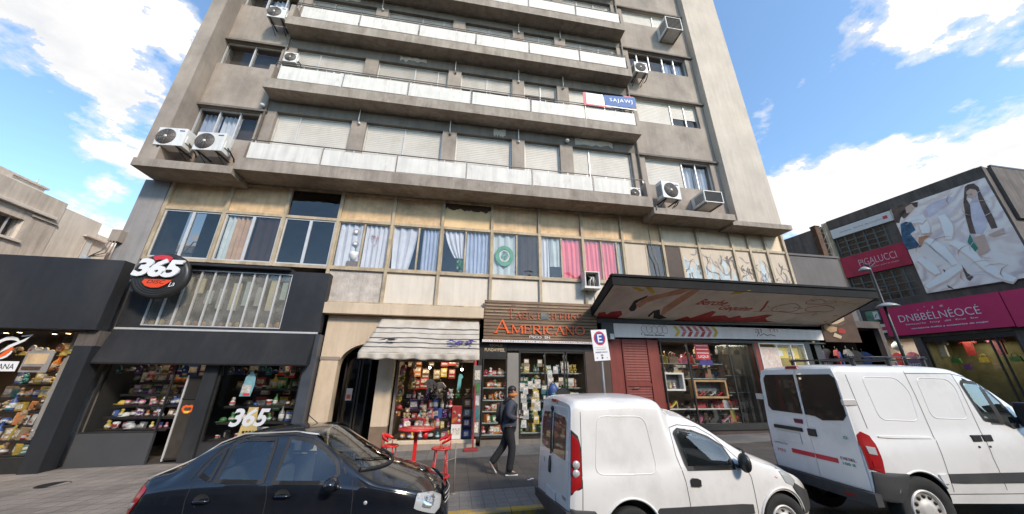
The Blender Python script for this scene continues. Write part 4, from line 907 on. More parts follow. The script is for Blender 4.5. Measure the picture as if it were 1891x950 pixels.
def serif(mb, ch, ox, oz, w, h, y, m, th):
    """letters with thick and thin strokes and slab serifs; each stroke stands a hair proud of the last"""
    k = [0]
    def st(x0, z0, x1, z1, t_):
        d = Vector((x1-x0, z1-z0)); nn = Vector((-d.y, d.x)).normalized()*t_/2
        yy = y-.0012*k[0]; k[0] += 1
        mb.prism([(ox+x0+nn.x, oz+z0+nn.y), (ox+x1+nn.x, oz+z1+nn.y), (ox+x1-nn.x, oz+z1-nn.y), (ox+x0-nn.x, oz+z0-nn.y)], (0, yy, 0), UX, UZ, (0, -.02, 0), m)
    T_, t_ = th, th*.5; s = t_*.8
    def sf(x, z, r=.12): st(x-r*w, z, x+r*w, z, s)
    if ch in 'A': st(.1*w, 0, .5*w, h, t_); st(.5*w, h, .9*w, 0, T_); st(.25*w, h*.36, .74*w, h*.36, s); sf(.1*w, s/2); sf(.9*w, s/2)
    if ch == 'M': st(.1*w, 0, .14*w, h, t_); st(.14*w, h, .5*w, .1*h, T_); st(.5*w, .1*h, .86*w, h, t_); st(.87*w, h, .9*w, 0, T_); sf(.1*w, s/2, .1); sf(.9*w, s/2, .1); sf(.12*w, h-s/2, .1); sf(.88*w, h-s/2, .1)
    if ch == 'N': st(.15*w, 0, .15*w, h, t_); st(.15*w, h, .85*w, 0, T_); st(.85*w, 0, .85*w, h, t_); sf(.15*w, s/2); sf(.13*w, h-s/2); sf(.85*w, h-s/2)
    if ch in 'EI':
        x = .2*w if ch == 'E' else .5*w; st(x, 0, x, h, T_); sf(x, s/2, .2 if ch == 'I' else .1); sf(x, h-s/2, .2 if ch == 'I' else .1)
        if ch == 'E': st(.2*w, s/2, .86*w, s/2, s); st(.2*w, h-s/2, .82*w, h-s/2, s); st(.2*w, h*.52, .66*w, h*.52, s); st(.84*w, 0, .88*w, h*.24, t_); st(.81*w, h, .82*w, h*.78, t_); st(.66*w, h*.42, .66*w, h*.63, t_)
    if ch == 'R':
        st(.2*w, 0, .2*w, h, T_); sf(.2*w, s/2); st(.1*w, h-s/2, .5*w, h-s/2, s); st(.2*w, h*.48, .5*w, h*.48, s)
        pts = [(.5*w+.26*w*math.cos(a), h*.735+h*.25*math.sin(a)) for a in [R(90-q*22.5) for q in range(9)]]
        for p, q in zip(pts, pts[1:]): st(*p, *q, T_*.8)
        st(.48*w, h*.48, .92*w, 0, T_); sf(.92*w, s/2, .08)
    if ch in 'CO':
        a0, a1 = (0, 360) if ch == 'O' else (48, 312); n_ = 22
        aa = [R(a0+(a1-a0)*q/n_) for q in range(n_+1)]
        out_ = [(.5*w+.46*w*math.cos(a), .5*h+.5*h*math.sin(a)) for a in aa]; inn = [(.5*w+(.46*w-T_*(.45+.55*abs(math.cos(a))))*math.cos(a), .5*h+(.5*h-t_*.8)*math.sin(a)) for a in aa]
        for q in range(n_): mb.prism([(ox+out_[q][0], oz+out_[q][1]), (ox+out_[q+1][0], oz+out_[q+1][1]), (ox+inn[q+1][0], oz+inn[q+1][1]), (ox+inn[q][0], oz+inn[q][1])], (0, y, 0), UX, UZ, (0, -.02, 0), m)
        if ch == 'C': st(.8*w, h*.72, .82*w, h*.98, t_)
    if ch == 'T': st(.5*w, 0, .5*w, h, T_); st(.08*w, h-s/2, .92*w, h-s/2, s); sf(.5*w, s/2); st(.1*w, h, .1*w, h*.76, t_); st(.9*w, h, .9*w, h*.76, t_)
    if ch == 'K': st(.2*w, 0, .2*w, h, T_); st(.22*w, h*.45, .8*w, h, t_); st(.38*w, h*.58, .88*w, 0, T_); sf(.2*w, s/2); sf(.2*w, h-s/2)
    if ch == 'H': st(.2*w, 0, .2*w, h, T_); st(.8*w, 0, .8*w, h, T_); st(.2*w, h*.5, .8*w, h*.5, s); sf(.2*w, s/2); sf(.8*w, s/2); sf(.2*w, h-s/2); sf(.8*w, h-s/2)
mb = MB()
for ch, a, b, h in (('A', 1.18, 1.72, .44), ('M', 1.74, 2.17, .285), ('E', 2.17, 2.46, .285), ('R', 2.46, 2.80, .285), ('I', 2.78, 2.96, .285), ('C', 2.94, 3.28, .285), ('A', 3.26, 3.60, .285), ('N', 3.60, 3.96, .285), ('O', 3.95, 4.34, .30)):
    mb = MB(); serif(mb, ch, a, 3.335, b-a, h, 10.97, ORANGE, .062 if h > .4 else .045); part('letter', mb, None, t)
mb = MB(); OR2 = pm('faded_orange', (.50, .10, .04), .6, .3, 8.)
for q, ch in enumerate('TAEKI HTHKO'):
    if ch == ' ': m2_ = MB(); m2_.box(1.6+.235*q, 1.88+.235*q, 10.962, 10.974, 3.84, 4.06, pm('tarnished_badge', (.13, .14, .13), .4, .5, 9.)); part('badge', m2_, None, t); continue
    mb = MB(); serif(mb, ch, 1.64+.235*q+(.08 if q > 5 else 0), 3.83+.004*q, .21, .32 if q == 0 else .2, 10.972, OR2, .026); part('letter', mb, None, t)
mb = MB(); text_into(mb, 'ЯSCO  SN', WHITEP, (2.72, 10.97, 3.19), UX, UZ, .72, .085, .006, bold=.02); part('small_lettering', mb, None, t)
mb = MB(); mb.box(.80, 4.80, 10.94, 11.05, 3.04, 3.118, WHITEP, .004); part('white_lath', mb, None, t)
rr = random.Random(6); mb = MB()
for q in range(46): mb.box(.9+q*.082, .9+q*.082+rr.uniform(.01, .06), 10.936, 10.939, 3.06+rr.random()*.02, 3.08+rr.random()*.025, [PINKINK, GREYINK, REDINK][q % 3])
part('lath_marks', mb, None, t)
S3 = thing('shopfront', (2.9, 11.2, G(3)), 'souvenir shopfront with paper-covered glass door under the wooden sign', 'shopfront')
mb = MB(); mb.box(1.66, 2.03, 11.10, 11.35, G(2)-.05, 2.72, pm('grey_stone_pilaster', (.22, .20, .18), .7, .12, 2., .1)); part('pilaster', mb, None, S3)
mb = MB(); mb.box(.70, 1.64, 11.14, 11.30, 2.56, 3.05, BLKMET); mb.box(1.66, 5.2, 11.16, 11.3, 2.80, 3.05, BLKMET); mb.box(4.34, 5.22, 11.12, 11.3, G(5), 2.8, pm('dark_brown_boarding', (.06, .035, .025), .6, .2)); mb.box(.72, .86, 11.1, 11.3, .2, 2.56, BLKMET); part('surround', mb, None, S3)
mb = MB(); text_into(mb, 'REGALO', CREAMP, (1.28, 11.136, 2.92), UX, UZ, .42, .07, .004); text_into(mb, 'PUNDAYFEEL', CREAMP, (1.24, 11.136, 2.76), UX, UZ, .66, .1, .004); part('lettering', mb, None, S3)
mb = MB(); room(mb, .74, 4.6, 11.36, 13.2, G(3)+.03, 2.8, DARKB, FLOORI); part('interior', mb, None, S3)
CASE = shop_window(S3, .86, 1.64, 11.08, .26, 2.55, name='display_case')
DOOR = shop_window(S3, 2.05, 3.62, 11.16, .2, 2.78, (2.93,), .05, name='glass_door')
SW3 = shop_window(S3, 3.66, 4.33, 11.16, .26, 2.78)
mb = MB(); mb.box(.86, 5.2, 11.12, 11.3, G(3)-.05, .195, CONCD); part('threshold', mb, None, S3)
lamp_light('case_light', (2.4, 11.8, 2.7), 14, 2.4, (1, .86, .62), sz=.4)
# ------------------------------------------------------------------ oxblood door, shoe shop, canopy
S4 = thing('shopfront', (8.2, 11.2, G(8)), 'shoe shopfront with oxblood shutter door and wide glass display under the painted canopy', 'shopfront')
mb = MB(); x0, x1 = 5.24, 7.12
mb.box(x0, x1, 11.18, 11.3, G(6)-.05, 3.27, REDDR)
for a, b in ((x0, x0+.14), (x1-.42, x1), (x0+.5, x0+.56)): mb.box(a, b, 11.14, 11.179, G(6), 3.26, REDDR, .006)
for q in range(34):
    z = .2+q*.088
    if abs(z-1.75) > .08: mb.prism([(11.178, z), (11.168, z+.015), (11.178, z+.08)], (x0+.57, 0, 0), (0, 1, 0), UZ, (x1-.43-x0-.57, 0, 0), REDDR)
mb.box(x0+.56, x1-.43, 11.14, 11.178, 1.70, 1.80, REDDR)
DR = part('shutter_door', mb, None, S4)
mb = MB(); mb.tube([(x0+.75, 11.13, 1.62), (x0+.75, 11.1, 1.66), (x0+.95, 11.1, 1.66), (x0+.95, 11.13, 1.62)], .014, 6, IRON); part('handle', mb, None, DR)
mb = MB(); mb.box(7.14, 13.6, 11.1, 11.3, G(9)-.1, .34, pm('dark_brown_plinth', (.055, .035, .03), .6, .2)); mb.box(7.14, 11.0, 11.05, 11.15, .342, .50, BLKMET); part('stall_riser', mb, None, S4)
mb = MB(); mb.box(7.13, 14.3, 11.12, 11.3, 3.27, 3.32, BLKMET); mb.box(11.02, 11.2, 11.1, 11.3, .344, 3.268, REDDR); mb.box(13.26, 13.5, 11.1, 11.3, .344, 3.268, BLKMET); part('surround', mb, None, S4)
SW4 = shop_window(S4, 7.16, 11.0, 11.12, .5, 3.26, (8.22, 9.9), .04)
for x in (10.15, 10.45, 10.75):
    q = MB(); q.box(x-.05, x+.05, 11.2, 11.9, .5, 3.2, glass('side_glass', (.86, .88, .88), .8, .02, film=.05)); part('glass_fin', q, None, SW4)
mb = MB(); room(mb, 7.14, 11.06, 11.32, 13.4, .36, 3.3, pm('brown_shop_wall', (.075, .058, .045), .8, .3, 2.), FLOORI); room(mb, 11.2, 13.3, 11.32, 13.4, .36, 3.3, pm('ochre_shop_wall', (.30, .24, .06), .8, .2, 1.5), FLOORI); part('interior', mb, None, S4)
SW5 = shop_window(S4, 11.22, 13.24, 11.12, .36, 3.26, (12.0, 12.62), .05, m=WHITEP)
mb = MB(); mb.box(11.26, 12.0, 11.09, 11.099, .42, 3.1, pm('floral_paper', (.62, .55, .50), .7, .2, 14., dirt=(.55, .25, .2), dirtamt=.7, dscale=9.)); part('floral_poster', mb, None, SW5)
mb = MB(); mb.box(11.5, 13.0, 11.2, 11.24, 2.72, 3.1, YELINK); mb.box(11.75, 12.3, 11.192, 11.199, 2.8, 3.0, WHITEL); mb.box(12.5, 12.8, 11.192, 11.199, 2.8, 3.0, WHITEL); text_into(mb, 'RE', BLKINK, (12.65, 11.19, 2.84), UX, UZ, .2, .12, .002); part('yellow_header', mb, None, SW5)
lamp_light('shoe_light', (9.2, 11.9, 3.2), 34, 3.2, (1, .9, .72), sz=.5); lamp_light('yellow_light', (12.2, 11.8, 3.2), 14, 1.4, (1, .92, .7), sz=.5)
# red price notice hanging in the window
o = thing('notice', (9.0, 11.2, 2.5), 'red and white hanging sale notice in the shoe shop window', 'notice')
mb = MB(); mb.box(8.62, 9.18, 11.20, 11.22, 2.62, 3.16, SIGNRED); mb.box(8.7, 9.22, 11.19, 11.2, 2.42, 2.6, PURINK); part('card', mb, None, o)
mb = MB()
for q in range(3): mb.box(8.66, 9.14, 11.194, 11.199, 3.09-.13*q, 3.12-.13*q, WHITEL)
text_into(mb, 'LIQUI', WHITEL, (8.9, 11.197, 2.66), UX, UZ, .4, .11, .003, bold=.02); part('lettering', mb, None, o)
# white fascia with chevrons
t = thing('fascia_sign', (9.8, 11.1, 3.3), 'long white fascia sign with pink chevrons and outlined lettering below the canopy', 'shop sign')
mb = MB(); mb.prism([(5.46, 3.315), (14.25, 3.42), (14.4, 3.96), (5.46, 3.80)], (0, 11.08, 0), UX, UZ, (0, .1, 0), pm('warm_white_fascia', (.88, .83, .78), .6, .04, 2., streak=.06, dirt=(.6, .5, .45), dirtamt=.25)); part('board', mb, None, t)
mb = MB(); rr = random.Random(8)
for q in range(7):
    x = 7.78+.26*q; m = [YELINK, PINKINK, REDINK, PINKINK, REDINK, PINKINK, YELINK][q]; dz = .012*(x-7)
    for s in (1, -1):
        mb.prism([(x, 3.58+dz+s*.19), (x+.13, 3.58+dz+s*.19), (x+.27, 3.58+dz+s*.006), (x+.14, 3.58+dz+s*.006)][::s], (0, 11.078, 0), UX, UZ, (0, -.004, 0), m)
part('chevrons', mb, None, t)
mb = MB(); OUTL = pm('outline_paint', (.45, .32, .30), .7, .2, 5.)
for q, x in enumerate((6.62, 6.82, 7.03, 7.24, 7.44)):
    r0 = .105; pts = [((r0+.01*math.sin(3*a+q))*math.cos(a), (r0+.03)*math.sin(a)) for a in [2*math.pi*k/20 for k in range(20+(0 if q != 4 else 1)-(3 if q == 0 else 0))]]
    ribbon(mb, pts+([pts[0]] if q else []), .018, (x, 11.078-.0002*q, 3.62), UX, UZ, OUTL)
text_into(mb, 'benue dicbins', BLKINK, (7.0, 11.077, 3.40), UX, UZ, .78, .055, .003, bold=.03); mb.box(6.5, 6.52, 11.074, 11.079, 3.42, 3.5, BLKINK)
text_into(mb, 'ai', OUTL, (11.35, 11.077, 3.62), UX, UZ, .3, .2, .003); text_into(mb, 'TTI', PINKINK, (12.0, 11.077, 3.68), UX, UZ, .42, .12, .003)
ribbon(mb, [(-.4, 0), (-.3, .14), (-.25, .02), (-.1, .1), (.05, .03), (.2, .07), (.4, .02)], .022, (11.65, 11.077, 3.5), UX, UZ, BLKINK)
for q in range(18): mb.box(6.0-rr.random()*.5, 6.02, 11.0785, 11.0795, 3.5, 3.501, OUTL)
part('lettering', mb, None, t)
mb = MB(); mb.box(4.98, 5.42, 11.0, 11.16, 3.22, 3.80, pm('grey_meter_box', (.06, .062, .062), .6, .15)); mb.box(5.26, 5.40, 10.985, 10.999, 3.24, 3.42, WHITEP)
single('meter_box', mb, None, 'dark grey box on the wall between wooden sign and white fascia', 'wall box')
# canopy
t = thing('canopy', (9.7, 10.2, 3.97), 'deep black-edged canopy with painted soffit of legs in high heels and red script', 'canopy')
CX0, CX1 = 4.62, 14.62
SOFF = pm('soffit_paint', (.90, .80, .68), .8, .08, 1.2, .05, streak=0, dirt=(.42, .32, .24), dirtamt=.45, fine=.05)
mb = MB(); mb.prism([(9.2, 4.68), (11.19, 3.97), (11.19, 4.02), (9.2, 4.73)], (CX0+.06, 0, 0), (0, 1, 0), UZ, (CX1-CX0-.12, 0, 0), SOFF); sfp = part('soffit', mb, None, t)
mb = MB(); EDGE = pm('black_canopy_edge', (.011, .010, .010), .7, .3, 2., .1, 20, streak=.3, spec=.2)
mb.box(CX0, CX1, 9.14, 9.2, 4.665, 4.93, EDGE); mb.box(CX0-.02, CX1+.25, 9.10, 9.3, 4.932, 5.01, EDGE, .01)
for x in (CX0, CX1-.06): mb.prism([(9.201, 4.66), (11.18, 3.95), (11.18, 4.2), (9.201, 4.93)], (x, 0, 0), (0, 1, 0), UZ, (.058, 0, 0), EDGE)
mb.prism([(9.301, 4.93), (11.18, 4.2), (11.18, 4.24), (9.301, 4.99)], (CX0, 0, 0), (0, 1, 0), UZ, (CX1-CX0, 0, 0), EDGE); mb.box(CX0, CX1-.2, 11.08, 11.19, 3.80, 3.968, BLKMET)
part('edge', mb, None, t)
# painted soffit figures: 2-D (x, y) on the sloping plane
SV = Vector((0, 1.99, -.71)).normalized(); so_ = Vector((0, 9.2, 4.68)); sk = Vector((0, 2, -.71)).length/2.0
def sof2(p): return (p[0], (p[1]-9.2)*sk)
for key, nm in (('skin', 'painted_leg'), ('black', 'painted_shoe'), ('red', 'red_blotch'), ('yellow', 'yellow_mark')):
    for q, pl in enumerate(SOFFIT[key]): mb = MB(); mb.prism([sof2(p) for p in pl], so_, UX, SV, Vector((0, -.336, -.942))*(.004+.001*(key == 'black')), {'skin': SKININK, 'black': BLKINK, 'red': REDINK, 'yellow': YELINK}[key]); part(nm, mb, None, sfp)
mb = MB()
def sofpt(x, y): return so_+Vector((x, 0, 0))+SV*((y-9.2)*sk)
text_into(mb, 'Berche', REDINK, sofpt(8.62, 10.06), (1, 0, 0), -SV, 1.15, .36, .004, shear=.5, bold=.015)
text_into(mb, 'Gequinn', REDINK, sofpt(9.75, 10.40), (1, 0, 0), -SV, 1.3, .40, .004, shear=.5, bold=.015)
part('script_lettering', mb, None, sfp)
mb = MB(); GOLDL = pm('brown_line_paint', (.35, .24, .14), .7, .2)
for (cx, cy, rx, ry), m in (((11.7, 10.05, .55, .26), GREYINK), ((13.1, 10.0, .6, .2), GOLDL), ((12.5, 9.6, .4, .14), PINKINK)):
    pts = [sof2((cx+rx*math.cos(a), cy+ry*math.sin(a)*(1+.2*math.sin(3*a)))) for a in [2*math.pi*k/28*.93 for k in range(29)]]
    ribbon(mb, pts, .03, so_, UX, SV, m, -.004)
ribbon(mb, [sof2(p) for p in ((10.6, 10.35), (11.3, 10.25), (12.4, 10.35), (13.2, 10.2))], .025, so_, UX, SV, PINKINK, -.005)
ribbon(mb, [sof2(p) for p in ((13.0, 9.7), (13.4, 9.5), (14.2, 9.6))], .03, so_, UX, SV, YELINK, -.005)
rr = random.Random(12)
for q in range(14):
    x, y = rr.uniform(10.8, 14.2), rr.uniform(9.4, 10.9); ribbon(mb, [sof2((x, y)), sof2((x+rr.uniform(.05, .3), y+rr.uniform(-.1, .1)))], .02, so_+Vector((0, 0, 0)), UX, SV, [PINKINK, GOLDL, GREYINK][q % 3], -.006-.0005*q)
part('drawn_lines', mb, None, sfp)

# ------------------------------------------------------------------ parking sign
t = thing('parking_sign', (2.85, 6.46, G(2.85)), 'white parking sign with a blue E in a red ring on a grey pole', 'traffic sign')
mb = MB(); mb.tube([(2.86, 6.46, G(2.85)), (2.86, 6.46, 2.86)], .03, 10, pm('grey_pole', (.16, .16, .16), .5, .15, metal=.3)); part('pole', mb, None, t)
mb = MB(); c, s = math.cos(R(-4)), math.sin(R(-4)); u = Vector((c, .0, -s)); v = Vector((s, 0, c)); o3 = Vector((2.845, 6.42, 2.58))
def pl(pts, d0, d, m): mb.prism(pts, o3+Vector((0, -d0, 0)), u, v, (0, -d, 0), m)
pl([(-.165, -.30), (.165, -.30), (.165, .30), (-.165, .30)], 0, .004, WHITEL); pnl = part('sign_plate', mb, None, t)
mb = MB()
circ = lambda r, n=28: [(r*math.cos(2*math.pi*k/n), .13+r*1.12*math.sin(2*math.pi*k/n)) for k in range(n)]
pl(circ(.125), .0045, .001, SIGNRED); pl(circ(.103), .006, .001, pm('sign_blue', (.03, .06, .28), .4, .05)); part('ring', mb, None, pnl)
mb = MB(); pl([(-.045, .05), (.05, .05), (.05, .075), (-.015, .075), (-.015, .118), (.04, .118), (.04, .142), (-.015, .142), (-.015, .185), (.05, .185), (.05, .21), (-.045, .21)], .0075, .001, WHITEL)
pl([(-.14, -.045), (.11, -.045), (.11, -.05), (-.14, -.05)], .0045, .001, GREYINK)
text_into(mb, 'ESTACIONAR', GREYINK, o3+v*-.10+Vector((0, -.005, 0)), u, v, .19, .028, .001); text_into(mb, 'RESERVADO', PURINK, o3+v*-.155+Vector((0, -.005, 0)), u, v, .25, .028, .001, bold=.02)
pl([(-.02, -.22), (.02, -.22), (.03, -.2), (.02, -.18), (-.02, -.18), (-.03, -.2)], .0045, .001, GREYINK); pl([(-.018, -.268), (.018, -.268), (.018, -.23), (-.018, -.23)], .0045, .001, PURINK); pl([(-.12, -.26), (-.095, -.26), (-.095, -.235), (-.12, -.235)], .0045, .001, GREYINK); pl([(.09, -.26), (.115, -.26), (.10, -.235)], .0045, .001, GREYINK)
part('lettering', mb, None, pnl)

# ------------------------------------------------------------------ low brown-grey building next to the block
S6 = thing('low_building', (16, 14, G(16)), 'low grey-brown building squeezed between the tower and the pink store, dark clothes shop below', 'building')
mb = MB(); mb.box(13.95, 18.2, 12.4, 18, 4.3, 7.55, GREYB); mb.box(13.9, 18.25, 12.35, 18, 7.552, 7.65, GREYB); part('wall', mb, None, S6)
mb = MB(); mb.tube([(15.2, 13, 7.65), (15.2, 13, 8.15)], .02, 6, IRON); mb.tube([(15.0, 13, 8.0), (15.4, 13, 8.0)], .015, 6, IRON); part('aerial', mb, None, S6)
mb = MB(); mb.box(13.9, 17.6, 11.3, 12.3, 4.0, 4.28, CLADB); mb.box(13.9, 14.2, 11.25, 12, G(14), 3.4, BLKMET); mb.box(17.4, 17.6, 11.3, 12.3, G(17), 3.99, CLADB); room(mb, 13.9, 17.4, 11.5, 14, G(16)+.02, 3.95, DARK, FLOORI); part('shop_interior', mb, None, S6)
lamp_light('clothes_light', (15.6, 12, 3.8), 10, 2, (1, .9, .75), sz=.5)
a_ = Vector((14.25, 11.05, 3.35)); b_ = Vector((15.25, 10.55, 3.35)); u = (b_-a_).normalized()
t = thing('blade_poster', (14.7, 10.8, 3.35), 'brown hanging food poster with pale shapes at the right end of the white fascia', 'poster')
mb = MB(); w_ = (b_-a_).length; nrm = u.cross(Vector((0, 0, 1)))
mb.prism([(0, 0), (w_, -.05), (w_, 1.35), (0, 1.05)], a_, u, UZ, -nrm*.06, pm('brown_poster', (.12, .07, .045), .5, .3, 2.)); part('board', mb, None, t)
mb = MB()
for q, (pts, m) in enumerate((([(.05, .75), (.2, .62), (.5, .66), (.8, .8), (.85, 1.1), (.7, 1.25), (.3, 1.0), (.08, .98)], CREAMP), ([(.35, 1.05), (.5, .95), (.78, 1.15), (.72, 1.25)], SIGNRED), ([(.08, .5), (.25, .35), (.45, .4), (.5, .55), (.3, .6), (.1, .65)], CREAM), ([(.5, .32), (.68, .3), (.74, .42), (.62, .52), (.5, .46)], REDINK), ([(.28, .2), (.5, .1), (.56, .2), (.36, .34)], CREAMP), ([(.1, .75), (.3, .58), (.65, .6), (.85, .75), (.6, .68), (.3, .66)], BROWNP))):
    mb.prism(pts, a_+nrm*(.001+.0025*q), u, UZ, nrm*.002, m)
part('printed_food', mb, None, t)

# ------------------------------------------------------------------ pink lingerie store with the billboard
PA, PB = Vector((26, 10.33, 0)), Vector((25.0, 16.87, 0)); PD = (PB-PA).normalized(); PN = Vector((-PD.y, PD.x, 0))   # PN points out to the street
UL = -PD                                                   # reading direction on this face (left to right)
def pf(s, z, off=0.): p = PA+PD*s+PN*off; return Vector((p.x, p.y, z))
P = thing('store_building', (28, 12, G(26)), 'three-storey dark brown store building with magenta and crimson signs on the right', 'store building')
def fbox(mb, s0, s1, z0, z1, o0, o1, m):
    mb.prism([(s0, z0), (s1, z0), (s1, z1), (s0, z1)], PA+PN*o0, PD, UZ, PN*(o1-o0), m)
mb = MB(); base = G(26)-.3
fbox(mb, 0, 6.62, 11.66, 12.3, -.35, .12, CLADB); fbox(mb, 0, 6.62, 6.02, 6.44, -.35, .0, CLADB); fbox(mb, 0, 6.62, 4.2, 6.02, -.35, -.05, CLADB)
fbox(mb, -.2, .001, base, 12.29, -.35, .1, CLADB)
for a, b in ((1.05, 1.35), (4.45, 4.75)): fbox(mb, a, b, base, 4.2, -.3, .0, CLADB)
fbox(mb, 0, 6.62, 6.44, 11.66, -.35, -.15, CLADB)
c = pf(0, 0, 0); 
mb.prism([(c.x-.02, c.y-.2), (45, c.y-.2), (45, 24), (24.2, 24), (25.3, 16.9), (25.55, 13)], (0, 0, 6.4), UX, (0, 1, 0), (0, 0, 5.85), CLADB)
part('wall', mb, None, P)
mb = MB(); fbox(mb, 6.62, 6.95, 4.5, 12.26, -.3, .1, pm('ochre_render', (.46, .36, .24), .9, .2, 2., .2, streak=.3)); part('end_pilaster', mb, None, P)
mb = MB(); mb.box(26.3, 45, 10.0, 10.12, 9.3, 12.24, CLADB); mb.box(26.3, 45, 9.98, 10.1, 12.245, 12.32, BLKMET); mb.box(26.3, 45, 10.0, 10.12, base, 4.3, CLADB); part('front_wall', mb, None, P)
STEELG = pm('greenish_steel_window', (.10, .12, .115), .35, .2, 3.)
for s0, s1, z0, z1 in ((3.6, 6.5, 9.6, 10.95), (3.55, 6.45, 6.45, 8.15)):
    mb = MB(); n = 6
    for q in range(n+1): x = s0+(s1-s0)*q/n; fbox(mb, x-.03, x+.03, z0, z1, -.14, -.04, STEELG)
    for q in range(5): z = z0+(z1-z0)*q/4; fbox(mb, s0, s1, z-.03, z+.03, -.139, -.05, STEELG)
    Wn = part('window', mb, None, P); mb = MB(); fbox(mb, s0, s1, z0, z1, -.10, -.09, GL_DK); part('pane', mb, None, Wn)
    mb = MB()
    for q in range(3): fbox(mb, s0+.3, s1-.2, z0+.3+q*.38, z0+.33+q*.38, -.13, -.12, ALU)
    part('inner_rails', mb, None, Wn)
mb = MB()                                                  # ground floor shop, open and bright
def froom(s0, s1, z0, z1, dep, m):
    fbox(mb, s0, s1, z0, z1, -dep-.05, -dep, m); fbox(mb, s0-.03, s0, z0, z1, -dep, -.31, m); fbox(mb, s1, s1+.03, z0, z1, -dep, -.31, m); fbox(mb, s0, s1, z1+.002, z1+.04, -dep, -.31, m); fbox(mb, s0, s1, z0-.04, z0-.002, -dep, -.31, FLOORI)
froom(4.8, 8.6, base+.25, 4.5, 3, pm('cream_shop_wall', (.48, .42, .36), .8, .1)); froom(1.36, 4.4, base+.25, 4.15, 2.5, pm('olive_shop_wall', (.13, .12, .06), .8, .3)); part('shop_interior', mb, None, P)
for s0, s1, mu in ((1.37, 4.43, (2.0, 2.2)), (-9, 1.0, ())):
    if s0 < 0: continue
    mb = MB(); fbox(mb, s0, s1, base+.2, base+.35, -.2, -.1, BLKMET); fbox(mb, s0, s1, 3.95, 4.18, -.2, -.1, BLKMET)
    for x in (s0+.03,)+mu+(s1-.03,): fbox(mb, x-.03, x+.03, base+.351, 3.949, -.19, -.11, BLKMET)
    Wn = part('shop_window', mb, None, P); mb = MB(); fbox(mb, s0, s1, base+.35, 3.95, -.16, -.155, GL_SH); part('pane', mb, None, Wn)
lamp_light('store_light', pf(3, 3.9, -1.2), 26, 2, (1, .9, .6), sz=1); lamp_light('store_light', pf(6.2, 4.3, -1.4), 40, 2, (1, .92, .8), sz=1)
mb = MB(); fbox(mb, 7.0, 9.0, 4.4, 6.3, -.5, -.02, CLADB); fbox(mb, 8.7, 9.0, base, 4.4, -.5, -.02, BLKMET); fbox(mb, 6.96, 7.12, base, 4.4, -.5, -.02, CREAMP); part('side_wing', mb, None, P)
# magenta sign band
t = thing('store_sign', pf(3, 4.3, .3), 'wide magenta store sign with thin white capitals beneath the billboard', 'shop sign')
mb = MB(); fbox(mb, 1.18, 5.58, 4.36, 6.0, .02, .22, MAG); fbox(mb, -.05, 1.15, 4.32, 6.0, .02, .21, MAG); part('panel', mb, None, t)
mb = MB(); text_into(mb, 'DNBBÉLNÉOCÉ', WHITEL, pf(3.42, 5.08, .222), UL, UZ, 2.95, .48, .01, bold=-.012)
text_into(mb, '¸  ’  ¿  z', WHITEL, pf(3.55, 5.62, .222), UL, UZ, 1.0, .16, .008)
text_into(mb, 'lenceria  hoy  dil  fina  bx', WHITEL, pf(3.4, 4.86, .222), UL, UZ, 2.6, .11, .006); text_into(mb, 'corseteria mallas y accesorios de mujer', WHITEL, pf(3.2, 4.62, .222), UL, UZ, 2.7, .10, .006, bold=.02)
part('lettering', mb, None, t)
mb = MB(); mb.box(26.12, 40, 9.78, 9.98, 4.3, 5.98, MAG); single('store_sign', mb, None, 'plain magenta sign panel round the corner at the right picture edge', 'shop sign')
# crimson sign and white strip
t = thing('upper_sign', pf(5, 8.2, .1), 'crimson sign with thin white lettering between the two rows of steel windows', 'shop sign')
mb = MB(); fbox(mb, 3.5, 6.6, 8.2, 9.55, -.02, .12, CRIM); part('panel', mb, None, t)
mb = MB(); text_into(mb, 'PIGALUCCI', pm('pale_pink_letter', (.72, .45, .48), .5, .1), pf(4.85, 8.75, .122), UL, UZ, 1.75, .42, .01, bold=-.01); text_into(mb, 'ropa interior para la mujer', pm('pale_pink_letter', (.72, .45, .48)), pf(4.8, 8.5, .122), UL, UZ, 1.7, .1, .006); part('lettering', mb, None, t)
t = thing('strip_sign', pf(5, 11, .1), 'narrow white strip sign along the roof edge left of the billboard', 'shop sign')
mb = MB(); fbox(mb, 3.5, 6.58, 10.98, 11.62, -.02, .1, WHITEP); part('panel', mb, None, t)
mb = MB(); text_into(mb, 'lenceria · fabrica de corpiños', pm('grey_pink_letter', (.45, .3, .33), .5, .1), pf(5.0, 11.2, .102), UL, UZ, 2.2, .14, .006); fbox(mb, 3.7, 3.9, 11.2, 11.4, .1, .106, SIGNRED); part('lettering', mb, None, t)
# the billboard
t = thing('billboard', pf(1.7, 6.4, .2), 'huge pale lingerie billboard with a long-haired woman in white, on the brown facade', 'billboard')
PALE, nt, out = _new('printed_drapery'); b_ = N(nt, 'ShaderNodeBsdfPrincipled', ins={'Roughness': .45}); v = coords(nt, False)
n0 = N(nt, 'ShaderNodeTexNoise', ins={'Scale': .55, 'Detail': 4, 'Distortion': 1.6}); L(nt, v, n0.inputs['Vector'])
wv = N(nt, 'ShaderNodeTexWave', wave_type='BANDS', bands_direction='DIAGONAL', ins={'Scale': .42, 'Distortion': 9.0, 'Detail': 3, 'Detail Scale': 1.1}); L(nt, v, wv.inputs['Vector'])
c1 = ramp(nt, wv.outputs['Fac'], [(.0, (.70, .57, .56)), (.16, (.90, .77, .71)), (.5, (.97, .87, .80)), (.85, (.96, .84, .77)), (1., (.82, .65, .58))])
c2 = mix(nt, ramp(nt, n0.outputs[0], [(.55, 0.), (.68, .55)]), c1, (.86, .64, .53))
c3 = mix(nt, ramp(nt, noise(nt, v, .8, 4, .6, loc=(7, 3, 1)), [(.56, 0.), (.68, .6)]), c2, (.66, .58, .68))
